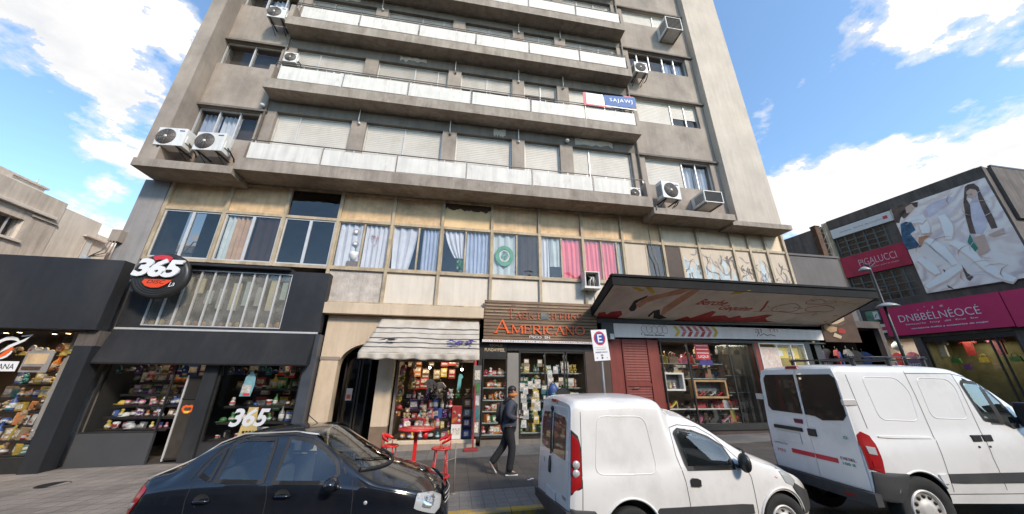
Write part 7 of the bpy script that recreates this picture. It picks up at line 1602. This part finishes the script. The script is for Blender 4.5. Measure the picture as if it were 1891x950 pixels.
# ---- black sedan
r_ = thing('sedan_car', (-1.6, 5.27, G(-1.6)-.12), 'black four-door sedan parked at the kerb with dark tinted side windows', 'car', rot=(0, -TILT, 0))
BLKP = carpaint('black_car_paint', (.006, .0075, .012), (.05, .045, .04), .22, .16)
K = {'zb': [(-1.62, .40), (-1.45, .24), (1.4, .22), (1.6, .30)], 'zs': [(-1.62, .80), (-1.5, .98), (-1.0, 1.03), (0, .99), (.45, .95), (.8, .90), (1.2, .80), (1.5, .66), (1.62, .50)],
     'zt': [(-1.62, .96), (-1.57, 1.08), (-1.48, 1.15), (-1.30, 1.20), (-1.12, 1.34), (-.9, 1.455), (-.5, 1.515), (-.15, 1.52), (.05, 1.49), (.3, 1.35), (.6, 1.16), (.82, 1.045), (1.0, .99), (1.3, .89), (1.5, .77), (1.6, .62), (1.63, .52)],
     'hw': [(-1.62, .60), (-1.58, .68), (-1.45, .755), (-1.1, .79), (0, .80), (.9, .795), (1.25, .75), (1.45, .64), (1.56, .50), (1.63, .34)],
     'tw': [(-1.62, .56), (-1.45, .68), (-1.2, .62), (-.9, .575), (0, .57), (.3, .61), (.7, .70), (1.0, .70), (1.4, .58), (1.63, .30)],
     'r': [(-1.62, .03), (-1.3, .05), (-1, .07), (0, .07), (.6, .05), (1.6, .04)], 'cr': [(-1.62, .03), (-1.3, .04), (-.9, .045), (0, .045), (.3, .09), (.75, .10), (1.1, .08), (1.63, .05)]}
xs = frange(-1.62, -1.4, 8)+frange(-1.37, .95, 66)+frange(1.0, 1.63, 14)
c = Car(r_, K, BLKP, xs)
SW_ = [[(-1.0, 1.14), (-.86, 1.085), (-.86, 1.35), (-.94, 1.28)], [(-.80, 1.075), (-.335, 1.045), (-.37, 1.425), (-.70, 1.43), (-.80, 1.39)], [(-.235, 1.035), (.30, 1.0), (.40, 1.06), (.34, 1.17), (.17, 1.305), (.0, 1.40), (-.22, 1.43)]]
wa, wb = (lambda y: .02+.05*(1-(y/.6)**2)), (lambda y: .56+.26*(1-(y/.6)**2)); ra, rb_ = (lambda y: -1.27-.03*(1-(y/.6)**2)), (lambda y: -.95)
c.body([(-.98, .30, .34), (1.0, .30, .36)], holes=SW_, top=[(wa, wb, .56), (ra, rb_, .5)])
seats(r_, [(-.12, -.33), (-.12, .33)]); mb = MB(); mb.box(-.95, -.5, -.6, .6, .40, .56, SEAT, .05); mb.box(-1.0, -.85, -.6, .6, .5, 1.10, SEAT, .05)
for y in (-.35, .35): mb.box(-1.0, -.9, y-.11, y+.11, 1.12, 1.27, SEAT, .04)
part('rear_seat', mb, None, r_, True); steering(r_, .36, .33, .92)
mb = MB(); mb.box(.42, .72, -.62, .62, .70, .93, TRIM, .06); part('dashboard', mb, None, r_, True); mb = MB(); mb.box(-1.1, .7, -.7, .7, .26, .30, TRIM); part('cabin_floor', mb, None, r_, True)
c.patch('side_window', [(-1.0, 1.14), (-.86, 1.085), (-.86, 1.35), (-.94, 1.28)], CGL, rim=RUBB); c.patch('side_window', [(-.80, 1.075), (-.335, 1.045), (-.37, 1.425), (-.70, 1.43), (-.80, 1.39)], CGL, rim=RUBB); c.patch('side_window', [(-.235, 1.035), (.30, 1.0), (.40, 1.06), (.34, 1.17), (.17, 1.305), (.0, 1.40), (-.22, 1.43)], CGL, rim=RUBB)
for xx in ([(-1.0, 1.14), (-.86, 1.085), (-.86, 1.35), (-.94, 1.28)], [(-.80, 1.075), (-.335, 1.045), (-.37, 1.425), (-.70, 1.43), (-.80, 1.39)], [(-.235, 1.035), (.30, 1.0), (.40, 1.06), (.34, 1.17), (.17, 1.305), (.0, 1.40), (-.22, 1.43)]): c.patch('side_window', xx, CGL, side=1)
for pw in SW_: c.rimmed(pw, -1, .035); c.rimmed(pw, 1, .035)
mb = MB()
for p in ([(-1.0, 1.1), (-1.02, .92), (-.98, .6), (-.8, .35)], [(-.285, 1.03), (-.26, .9), (-.25, .3)], [(.56, 1.0), (.60, .9), (.62, .35)], [(-1.0, 1.1), (-.3, 1.035), (.42, .985)]): c.line('panel_gap', p, .007, GAP); c.line('panel_gap', p, .007, GAP, side=1)
mb = MB(); c.line(mb, [(-1.06, 1.10), (-1.02, 1.22), (-.93, 1.35), (-.80, 1.435), (-.6, 1.462), (-.2, 1.462), (.02, 1.43), (.2, 1.325), (.38, 1.19), (.47, 1.06)], .014, RUBB, .003); part('window_trim', mb, None, r_, True)
mb = MB(); c.line(mb, [(-1.55, 1.10), (-1.36, 1.175), (-1.15, 1.27), (-.97, 1.405), (-.75, 1.487), (-.2, 1.49), (.06, 1.45)], .012, ALU, .002); part('roof_trim', mb, None, r_, True)
ysw = frange(-.56, .56, 12)
c.top_patch('windscreen', wa, wb, ysw, CGS, .004)
c.top_patch('rear_window', lambda y: -1.27-.03*(1-(y/.6)**2), lambda y: -.95+.0*(1-(y/.6)**2), frange(-.5, .5, 10), CGL, .004)
mb = MB(); 
mb.tube([Vector((.60+.26*(1-(y/.6)**2), y, c.Z(.60+.26*(1-(y/.6)**2), y)+.008)) for y in frange(-.6, .6, 14)], .022, 6, RUBB); part('cowl', mb, None, r_, True)
for y0 in (-.28, .2): mb = MB(); mb.tube([(.80, y0+.3, c.Z(.8, y0+.3)+.02), (.66, y0, c.Z(.66, y0)+.022), (.5, y0-.2, c.Z(.5, y0-.2)+.02)], .008, 5, BLKMET); part('wiper', mb, None, r_, True)
for side in (-1, 1):
    for x in (-.87, -.11):
        mb = MB(); y = c.Y(x, .91); mb.lathe([(0, -.002*side), (.055, -.001*side), (.062, .003*side)], (x, side*y, .92), 18, GAP, 'y', sx=1.2); mb.tube([(x-.075, side*(y+.004), .915), (x-.05, side*(y+.026), .918), (x+.05, side*(y+.026), .914), (x+.075, side*(y+.004), .91)], .013, 7, BLKP); part('door_handle', mb, None, r_, True)
    mb = MB(); y = c.Y(.38, 1.0); mb.ball((.38, side*(y+.10), 1.005), .1, BLKP, (.72, 1.05, .68), 16); mb.box(.34, .44, side*(y-.02), side*(y+.08), .955, .99, BLKMET, .01); M_ = part('mirror', mb, None, r_, True)
    mb = MB(); mb.ball((.345, side*(y+.10), 1.005), .09, CGL, (.45, .95, .6), 14); part('mirror_glass', mb, None, M_, True)
    c.patch('tail_light', [(-1.595, .80), (-1.53, .82), (-1.47, .93), (-1.43, 1.03), (-1.52, 1.06), (-1.595, .98)], LAMPR, .008, side); c.patch('tail_light', [(-1.59, .86), (-1.52, .87), (-1.485, .93), (-1.58, .92)], LAMPW, .0125, side, 5, 8, label if False else None) if True else None
    c.patch('headlight', [(1.25, .70), (1.47, .60), (1.53, .64), (1.53, .72), (1.42, .805), (1.27, .81)], LAMPW, .012, side, 12, 20, rim=BLKMET); c.patch('headlight_bowl', [(1.33, .70), (1.42, .665), (1.47, .70), (1.44, .76), (1.35, .77)], CHROME, .016, side, 8, 10); mb = MB(); mb.lathe([(0, .004*side), (.018, .004*side), (.02, .0)], (.74, side*(c.Y(.74, .80)), .80), 12, LAMPW, 'y'); part('indicator', mb, None, r_, True)
mb = MB(); P = []
for a in frange(-.30, .30, 10): x = 1.615-.05*(a/.3)**2; P.append([(x+.004, a, .58), (x+.018, a, .66), (x-.01, a, .73)])
mb.grid(P, BLKMET); 
for z in (.60, .65, .70): mb.tube([(1.63-.05*(a/.3)**2, a, z) for a in frange(-.29, .29, 10)], .006, 5, ALU)
part('grille', mb, None, r_, True)
for x in (-.98, 1.0):
    for side in (-1, 1): c.wheel(x, .30, .30, side)
mb = MB(); mb.tube([(-.15, .0, c.Z(-.15, 0)), (-.28, 0, c.Z(-.15, 0)+.10)], .006, 5, BLKMET); part('aerial', mb, None, r_, True)

# ---- small white van
r_ = thing('small_van', (3.2, 5.14, G(3.2)-.12), 'small white panel van with rounded cargo box and tall red tail lights', 'van', rot=(0, -TILT, 0))
WHP = carpaint('white_van_paint', (.74, .725, .70), (.38, .345, .315), .55, .36, .50, .80)
K = {'zb': [(-1.8, .36), (-1.6, .30), (1.6, .28), (1.86, .34)], 'zs': [(-1.8, .95), (0, .97), (.6, .98), (.9, .90), (1.3, .78), (1.62, .62), (1.86, .48)],
     'zt': [(-1.8, 1.74), (-1.74, 1.785), (-1.5, 1.80), (-.9, 1.805), (-.55, 1.79), (-.42, 1.75), (-.32, 1.64), (-.22, 1.60), (.0, 1.575), (.25, 1.48), (.6, 1.26), (1.0, 1.03), (1.15, .965), (1.36, .885), (1.6, .79), (1.74, .69), (1.83, .58), (1.87, .52)],
     'hw': [(-1.8, .765), (-1.74, .795), (-1.5, .81), (.4, .81), (.9, .80), (1.2, .76), (1.46, .66), (1.66, .52), (1.79, .40), (1.87, .28)],
     'tw': [(-1.8, .70), (-1.7, .72), (-.5, .72), (-.3, .64), (0, .62), (.3, .66), (.65, .72), (1.0, .70), (1.36, .62), (1.87, .25)],
     'r': [(-1.8, .08), (-1.5, .13), (-.5, .13), (-.25, .08), (.5, .06), (1.8, .05)], 'cr': [(-1.8, .03), (-.5, .035), (-.25, .06), (.0, .08), (.35, .13), (.8, .15), (1.1, .10), (1.5, .10), (1.87, .05)]}
xs = [-1.80, -1.785, -1.765]+frange(-1.74, -.6, 12)+frange(-.56, -.16, 14)+frange(-.13, 1.2, 44)+frange(1.24, 1.87, 16)
c = Car(r_, K, WHP, xs, lambda x, z: .11*max(0, z-.5)*max(0, min(1, (-1.3-x)/.45)) )
KW = [(-.235, .955), (.42, .935), (.365, 1.15), (.20, 1.26), (.02, 1.325), (-.20, 1.365), (-.27, 1.33)]
wa, wb = (lambda y: .03+.03*(1-(y/.66)**2)), (lambda y: .66+.36*(1-(y/.66)**2))
c.body([(-1.05, .32, .36), (1.02, .30, .35)], holes=[KW], top=[(wa, wb, .6)]); seats(r_, [(.02, -.36), (.02, .36)], .46, .40); steering(r_, .42, .36, .90)
mb = MB(); mb.box(.48, .9, -.66, .66, .62, .90, TRIM, .06); part('dashboard', mb, None, r_, True); mb = MB(); mb.box(-.36, -.33, -.58, .58, .3, 1.5, TRIM); part('bulkhead', mb, None, r_, True); mb = MB(); mb.box(-.3, .9, -.68, .68, .30, .34, TRIM); part('cabin_floor', mb, None, r_, True)
mb = MB()
for side in (-1, 1):
    W_ = c.patch('side_window', KW, CGL, .0075, side, rim=RUBB); c.rimmed(KW, side, .05)
    c.bead('panel_ridge', [(-1.47, .95), (-.64, .92), (-.69, 1.55), (-1.36, 1.575)], WHP, .0065, side, rnd=.12)
    for p in ([(-.33, 1.40), (-.345, 1.1), (-.30, .82), (-.28, .36)], [(-.33, 1.40), (-.18, 1.425), (.10, 1.39), (.30, 1.27), (.47, 1.08), (.57, .95), (.62, .82), (.62, .40)]): c.line('panel_gap', p, .008, GAP, side=side)
    c.line('panel_gap', [(-1.655, 1.63), (-1.655, .40)], .008, GAP, side=side)
    c.patch('side_moulding', [(-.72, .46), (.56, .44), (.56, .535), (.53, .545), (-.69, .575), (-.72, .555)], PLAST, .014, side)
    b = MB(); y = c.Y(-.17, .81); b.prism([(-.235, .775), (-.11, .765), (-.105, .83), (-.14, .848), (-.21, .855), (-.235, .84)], (0, side*y, 0), UX, UZ, (0, side*.022, 0), BLKMET); part('door_handle', b, None, r_, True)
    b = MB(); y = c.Y(.47, 1.0); b.ball((.50, side*(y+.11), 1.0), .11, BLKMET, (.5, .85, 1.0), 16); b.box(.44, .52, side*(y-.03), side*(y+.06), .93, .97, BLKMET, .01); part('mirror', b, None, r_, True)
    c.patch('tail_light', [(-1.795, .76), (-1.675, .765), (-1.655, .85), (-1.66, 1.22), (-1.69, 1.34), (-1.74, 1.41), (-1.795, 1.43)], RUBB, .006, side); c.patch('tail_light', [(-1.79, .78), (-1.685, .785), (-1.668, .86), (-1.675, 1.21), (-1.70, 1.31), (-1.74, 1.37), (-1.79, 1.385)], LAMPR, .011, side)
    for z in (1.06, .97):
        b = MB(); b.lathe([(0, .012*side), (.04, .008*side), (.046, 0)], (-1.735+c.shear(-1.735, z), side*(c.Y(-1.735, z)+.012), z), 16, LAMPW, 'y'); part('reverse_light', b, None, r_, True)
    c.patch('headlight', [(1.14, .72), (1.30, .66), (1.34, .72), (1.24, .82), (1.13, .87), (1.08, .85)], LAMPW, .007, side); c.patch('bumper', [(1.36, .34), (1.80, .34), (1.82, .50), (1.50, .60), (1.30, .70), (1.24, .68), (1.36, .50)], PLAST, .012, side)
    c.patch('bumper', [(-1.79, .36), (-1.43, .34), (-1.43, .50), (-1.50, .60), (-1.79, .63)], PLAST, .014, side)
    c.line('side_indicator', [(.98, .80), (1.02, .78)], .012, LAMPO, side=side)
    b = MB(); 
    for x, z in ((-1.05, .32), (1.02, .30)):
        pts = [(x+.375*math.cos(a), c.Y(x+.375*math.cos(a), max(.4, z+.375*math.sin(a)))*side+.004*side, z+.375*math.sin(a)) for a in [math.pi*(.06+.88*k/20) for k in range(21)]]
        b = MB(); b.tube(pts, .014, 6, WHP); part('wheel_arch_lip', b, None, r_, True)
    for x, z in ((-1.05, .30), (1.02, .30)): c.wheel(x, z, .30, side, 8)
c.top_patch('windscreen', wa, wb, frange(-.6, .6, 12), CGS, .004)
mb = MB(); mb.tube([Vector((.70+.36*(1-(y/.66)**2), y, c.Z(.70+.36*(1-(y/.66)**2), y)+.006)) for y in frange(-.62, .62, 14)], .018, 6, RUBB); part('cowl', mb, None, r_, True)
def kx(z): return -1.80+.11*max(0, z-.5)
def rearbit(name, poly, m, off, th=.008, parent=None, y2=None):
    """polygon in (y, z) on the sloping rear face"""
    mb = MB(); P = [(kx(z)-off, y, z) for y, z in poly]; Q = [(kx(z)-off+th, y, z) for y, z in poly]
    if True:
        a = [mb.bm.verts.new(p) for p in P]; b = [mb.bm.verts.new(p) for p in Q]
        mb.bm.faces.new(a); mb.bm.faces.new(b[::-1])
        for i in range(len(a)): mb.bm.faces.new([a[i], b[i], b[(i+1) % len(a)], a[(i+1) % len(a)]])
    k = mb.mi(m); return part(name, mb, m, parent or r_, True)
rearbit('rear_door', [(-.70, .44), (.72, .44), (.72, 1.3), (.64, 1.66), (-.60, 1.67), (-.68, 1.4)], WHP, .012, .02)
rearbit('rear_window', [(.06, 1.06), (.60, 1.07), (.60, 1.44), (.52, 1.54), (.10, 1.57)], CGD, .018); rearbit('rear_window', [(-.56, 1.07), (.0, 1.06), (-.02, 1.57), (-.50, 1.555), (-.58, 1.50)], CGD, .018)
rearbit('brake_light', [(-.16, 1.705), (.16, 1.705), (.15, 1.745), (-.15, 1.745)], LAMPR, .014); rearbit('door_handle', [(.06, .80), (.13, .80), (.14, .92), (.10, 1.0), (.05, .92)], BLKMET, .03, .02)
rearbit('licence_plate', [(-.22, .50), (.22, .50), (.22, .63), (-.22, .63)], WHITEP, .02); rearbit('bumper', [(-.78, .34), (.78, .34), (.78, .45), (-.78, .60), (-.79, .5)], PLAST, .05, .06)
rearbit('badge', [(-.62, .66), (-.50, .66), (-.50, .69), (-.62, .69)], GREYINK, .017); rearbit('badge', [(.40, .86), (.44, .86), (.44, .92), (.40, .92)], ALU, .017)
mb = MB(); mb.tube([(kx(1.60)-.03, .04, 1.62), (kx(1.3)-.035, .03, 1.3), (kx(1.05)-.03, .02, 1.04)], .012, 6, BLKMET); mb.ball((kx(1.6)-.03, .04, 1.62), .035, BLKMET, (.7, 1, 1), 10); part('wiper', mb, None, r_, True)
mb = MB(); mb.box(-1.5, -.7, -.5, .5, 1.66, 1.70, WHP); part('roof_rib', mb, None, r_, True)

# ---- large white van
yaw = R(-4); ca, sa = math.cos(yaw), math.sin(yaw); cx, cy = 5.32, 4.05
L0, HW = 0.0, .77
ox, oy = cx+sa*0-sa*HW*1.0, cy+ca*HW
r_ = thing('large_van', (ox, oy, G(7.4)-.12), 'large white panel van with twin black rear windows, red stripe and roof rack', 'van', rot=(0, -TILT*.5, yaw))
WHM = carpaint('white_large_van_paint', (.74, .735, .72), (.40, .37, .35), .45, .34, .50, .80)
K = {'zb': [(0, .50), (.3, .46), (3.8, .36), (4.35, .40)], 'zs': [(0, 1.12), (2.0, 1.2), (2.6, 1.18), (3.2, 1.05), (4.0, .85), (4.35, .6)],
     'zt': [(0, 2.07), (.05, 2.11), (.3, 2.135), (1.5, 2.13), (1.95, 2.10), (2.2, 2.02), (2.45, 1.88), (2.8, 1.60), (3.15, 1.30), (3.4, 1.16), (3.8, 1.02), (4.15, .88), (4.3, .72), (4.36, .62)],
     'hw': [(0, .735), (.05, .755), (.25, .77), (3.2, .77), (3.8, .72), (4.15, .58), (4.36, .36)], 'tw': [(0, .645), (.2, .655), (1.9, .655), (2.4, .63), (3.1, .68), (3.6, .66), (4.36, .3)],
     'r': [(0, .06), (.2, .09), (1.9, .10), (2.6, .08), (3.3, .06), (4.36, .05)], 'cr': [(0, .02), (.3, .035), (1.9, .04), (2.4, .06), (2.9, .12), (3.4, .10), (4.36, .05)]}
xs = [0, .012, .03]+frange(.06, 1.9, 18)+frange(1.94, 3.4, 44)+frange(3.45, 4.36, 14)
c = Car(r_, K, WHM, xs, lambda x, z: .03*max(0, z-1.1)*max(0, min(1, (.5-x)/.5)))
MW_ = [[(2.03, 1.38), (2.29, 1.335), (2.335, 1.85), (2.04, 1.875), (2.0, 1.84)], [(2.325, 1.33), (2.42, 1.28), (2.52, 1.29), (2.56, 1.38), (2.52, 1.60), (2.375, 1.83)]]
wa, wb = (lambda y: 2.28+.04*(1-(y/.66)**2)), (lambda y: 3.05+.25*(1-(y/.66)**2))
c.body([(.645, .42, .375), (3.55, .40, .40)], holes=MW_, top=[(wa, wb, .58)]); seats(r_, [(2.25, -.38), (2.25, .38)], .46, .75); steering(r_, 2.7, .38, 1.25)
mb = MB(); mb.box(2.75, 3.2, -.64, .64, .9, 1.2, TRIM, .06); part('dashboard', mb, None, r_, True); mb = MB(); mb.box(1.90, 1.93, -.60, .60, .6, 1.95, TRIM); part('bulkhead', mb, None, r_, True); mb = MB(); mb.box(1.95, 3.1, -.66, .66, .6, .66, TRIM); part('cabin_floor', mb, None, r_, True)
mb = MB()
for side in (-1, 1):
    c.bead('panel_ridge', [(.43, 1.40), (1.0, 1.375), (1.09, 1.75), (.98, 1.935), (.43, 1.95)], WHM, .0065, side, rnd=.09)
    c.bead('panel_ridge', [(1.23, 1.41), (1.78, 1.385), (1.87, 1.80), (1.80, 1.915), (1.30, 1.935)], WHM, .0065, side, rnd=.09)
    c.patch('side_window', [(2.03, 1.38), (2.29, 1.335), (2.335, 1.85), (2.04, 1.875), (2.0, 1.84)], CGL, .005, side, rim=RUBB); c.patch('side_window', [(2.325, 1.33), (2.42, 1.28), (2.52, 1.29), (2.56, 1.38), (2.52, 1.60), (2.375, 1.83)], CGL, .005, side, rim=RUBB)
    for pw in MW_: c.rimmed(pw, side, .045)
    for p in ([(1.16, 2.02), (1.15, 1.7), (1.10, 1.18), (1.07, .78), (1.07, .56)], [(1.93, 1.99), (1.94, 1.8), (1.86, 1.22), (1.83, .93), (1.85, .56)], [(1.15, 1.99), (1.9, 1.985), (2.15, 1.94), (2.38, 1.85)], [(.18, 1.98), (.18, 1.30)], [(2.62, 1.3), (2.66, .9), (2.62, .56)], [(1.0, .54), (2.6, .50)]): c.line('panel_gap', p, .008, GAP, side=side)
    c.patch('crease', [(.28, 1.185), (1.05, 1.165), (1.05, 1.19), (.28, 1.21)], WHM, .012, side, 3, 14); c.patch('side_moulding', [(1.06, .665), (2.60, .635), (2.60, .755), (1.06, .765)], PLAST, .016, side); c.patch('side_moulding', [(.95, .66), (1.04, .66), (1.04, .765), (.92, .765)], WHM, .018, side, 4, 5)
    c.patch('bumper', [(.0, .50), (.33, .46), (.42, .62), (.50, .78), (.02, .815)], PLAST, .014, side)
    c.patch('tail_light', [(.0, .80), (.165, .79), (.19, .95), (.185, 1.12), (.15, 1.235), (.06, 1.265), (.0, 1.24)], LAMPR, .010, side); c.patch('tail_light', [(.05, 1.0), (.145, .995), (.15, 1.09), (.04, 1.10)], LAMPW, .016, side, 6, 8); c.patch('tail_light', [(.05, .865), (.145, .865), (.15, .92), (.05, .93)], LAMPO if side > 0 else LAMPR, .016, side, 6, 8)
    b = MB(); y = c.Y(1.8, 1.15)
    for x in (1.72, 1.89): b.box(x-.07, x+.07, side*y-.012, side*y+.012, 1.12, 1.20, BLKMET, .008); b.lathe([(0, .016*side), (.012, .016*side), (.014, 0)], (x-.02, side*y, 1.06), 8, BLKMET, 'y')
    part('door_handle', b, None, r_, True)
    b = MB(); z = 1.62; y = c.Y(.1, z); b.box(-.02, .18, side*y-.015, side*y+.02, z-.04, z+.035, ALU, .006); part('hinge', b, None, r_, True)
    b = MB(); y = c.Y(2.6, 1.4); b.box(2.58, 2.70, side*(y+.02), side*(y+.24), 1.28, 1.60, BLKMET, .03); b.box(2.56, 2.66, side*(y-.05), side*(y+.03), 1.32, 1.40, BLKMET); part('mirror', b, None, r_, True)
    c.patch('headlight', [(3.98, .72), (4.25, .62), (4.28, .72), (4.1, .86), (3.95, .88)], LAMPW, .007, side)
    b = MB(); pts = [(.645+.39*math.cos(a), side*(c.Y(.645+.39*math.cos(a), max(.6, .42+.39*math.sin(a)))+.002), .42+.39*math.sin(a)) for a in [math.pi*(.16+.84*k/20) for k in range(21)]]; b.tube(pts[:18], .012, 6, WHM); part('wheel_arch_lip', b, None, r_, True)
    for x in (.645, 3.55): c.wheel(x, .37, .37, side, 12, .2)
c.top_patch('windscreen', wa, wb, frange(-.58, .58, 12), CGS, .004)
def mx(z): return .03*max(0, z-1.1)
def rb(name, poly, m, off, th=.008, parent=None):
    """polygon (distance from the near corner, z) on the rear face"""
    mb = MB(); P = [(mx(z)-off, y-HW, z) for y, z in poly]; Q = [(mx(z)-off+th, y-HW, z) for y, z in poly]
    a = [mb.bm.verts.new(p) for p in P]; b = [mb.bm.verts.new(p) for p in Q]
    mb.bm.faces.new(a); mb.bm.faces.new(b[::-1])
    for i in range(len(a)): mb.bm.faces.new([a[i], b[i], b[(i+1) % len(a)], a[(i+1) % len(a)]])
    return part(name, mb, m, parent or r_, True)
def rt(y, z, h, w, s, m, off): b = MB(); text_into(b, s, m, (mx(z)-off, y-HW, z), (0, -1, 0), UZ, w, h, .002); return b
d1 = rb('rear_door', [(.07, .59), (.735, .59), (.715, 2.06), (.13, 2.06), (.09, 1.9), (.06, 1.2)], WHM, .014, .02, None); d2 = rb('rear_door', [(.745, .59), (1.46, .59), (1.48, 1.2), (1.44, 1.9), (1.38, 2.06), (.725, 2.06)], WHM, .014, .02)
rb('rear_window', [(.16, 1.385), (.46, 1.355), (.56, 1.40), (.715, 1.41), (.70, 1.985), (.17, 1.985), (.11, 1.93), (.10, 1.45)], CGD, .020, .008, d1); rb('rear_window', [(.765, 1.41), (1.32, 1.42), (1.38, 1.48), (1.36, 1.92), (1.30, 1.985), (.755, 1.985)], CGD, .020, .008, d2)
rb('door_handle', [(.62, 1.12), (.735, 1.12), (.735, 1.215), (.62, 1.215)], BLKMET, .035, .03, d1); rb('lamp_bar', [(.84, 1.155), (1.34, 1.155), (1.34, 1.205), (.84, 1.205)], BLKMET, .035, .03, d2); rb('licence_plate', [(.90, .975), (1.33, .975), (1.33, 1.12), (.90, 1.12)], WHITEP, .022, .008, d2); rb('badge', [(.80, 1.27), (.93, 1.27), (.94, 1.33), (.79, 1.33)], pm('maroon_badge', (.13, .02, .05), .4), .024, .01, d2)
rb('red_stripe', [(.40, .825), (.725, .825), (.725, .885), (.40, .885)], SIGNRED, .0185, .006, d1); rb('red_stripe', [(.745, .825), (1.12, .825), (1.12, .885), (.745, .885)], SIGNRED, .0185, .006, d2)
part('lettering', rt(.25, .885, .035, .2, 'MASTER'[:0]+'TRANSIT'[:0]+'DIESEL', pm('maroon_badge', (.13, .02, .05)), .018), None, d1, True); part('sticker', rt(.26, .825, .035, .16, 'DCI 120'[:0]+'100 8', GREENI, .018), None, d1, True); part('sticker', rt(1.30, .92, .03, .24, 'utilitario', GREYINK, .018), None, d2, True); part('sticker', rt(1.32, .80, .05, .14, 'TAXI'[:0]+'MN', PINKINK, .018), None, d2, True); part('sticker', rt(.20, 1.15, .04, .05, 'o', GREENI, .018), None, d1, True)
rb('brake_light', [(.66, 2.075), (.88, 2.075), (.87, 2.115), (.67, 2.115)], LAMPR, .012, .03); rb('bumper', [(.0, .44), (1.54, .44), (1.54, .575), (.0, .575)], PLAST, .075, .09); rb('reflector', [(.25, .48), (.38, .48), (.38, .505), (.25, .505)], LAMPR, .08, .004)
for z in (1.62,): rb('hinge', [(1.47, z-.04), (1.60, z-.04), (1.60, z+.05), (1.47, z+.05)], ALU, .03, .03)
t = thing('roof_rack', (ox+.9, oy, G(7.4)+1.98), 'black roof rack of bars on top of the large white van', 'roof rack')
def wp(x, y, z): return (ox+ca*x-sa*y, oy+sa*x+ca*y, G(7.4)-.12+z+.006*x)
for x in (.55, 1.15, 1.75): mb = MB(); mb.tube([wp(x, -.55, 2.21), wp(x, .55, 2.21)], .012, 7, BLKMET); [mb.box(wp(x, y, 0)[0]-.018, wp(x, y, 0)[0]+.018, wp(x, y, 0)[1]-.02, wp(x, y, 0)[1]+.02, wp(x, y, 2.10)[2], wp(x, y, 2.20)[2], BLKMET) for y in (-.5, .5)]; part('cross_bar', mb, None, t)
for y in (-.5, .5): mb = MB(); mb.tube([wp(.5, y, 2.235), wp(1.8, y, 2.235)], .010, 7, BLKMET); part('side_rail', mb, None, t)
# ------------------------------------------------------------------ added unseen row opposite, for pane and paint reflections and to block sky
OB1 = pm('opposite_render', (.30, .26, .22), .9, .15, .6, streak=.15); OB2 = pm('opposite_brick', (.24, .15, .11), .9, .2, .8); OB3 = pm('opposite_grey', (.26, .26, .25), .9, .12, .6)
for x0, x1, h, m, lb in ((-46, -22, 12, OB1, 'unseen tan rendered building added across the street, behind the viewpoint on the left'), (-21.5, -4, 11, OB3, 'unseen grey building added straight across the street from the corner shops'), (-3.5, 14, 13, OB2, 'unseen brick building added straight across the street from the kiosk'), (14.5, 40, 12, OB1, 'unseen tan rendered building added across the street, behind the viewpoint on the right')):
    t = thing('unseen_opposite_building', ((x0+x1)/2, -15, G((x0+x1)/2)), lb, 'building', 'unseen buildings added across the street')
    mb = MB(); mb.box(x0, x1, -24, -15, -1.5, h, m); mb.box(x0-.1, x1+.1, -24, -14.8, h, h+.3, m); mb.box(x0, x1, -14.999, -14.7, 3.1, 3.5, m); part('wall', mb, None, t)
    n = int((x1-x0)/3)
    for q in range(n):
        xc = x0+(q+.5)*(x1-x0)/n
        mb = MB(); mb.box(xc-1.2, xc+1.2, -14.998, -14.94, G(xc), 3.0, BLKMET); part('shop_window', mb, None, t)
        for z in (4.2, 7.2):
            mb = MB(); mb.box(xc-.6, xc+.6, -14.998, -14.93, z, z+1.6, ALU); w_ = part('window', mb, None, t); mb = MB(); mb.box(xc-.54, xc+.54, -14.93, -14.92, z+.06, z+1.54, DARK); part('pane', mb, None, w_)
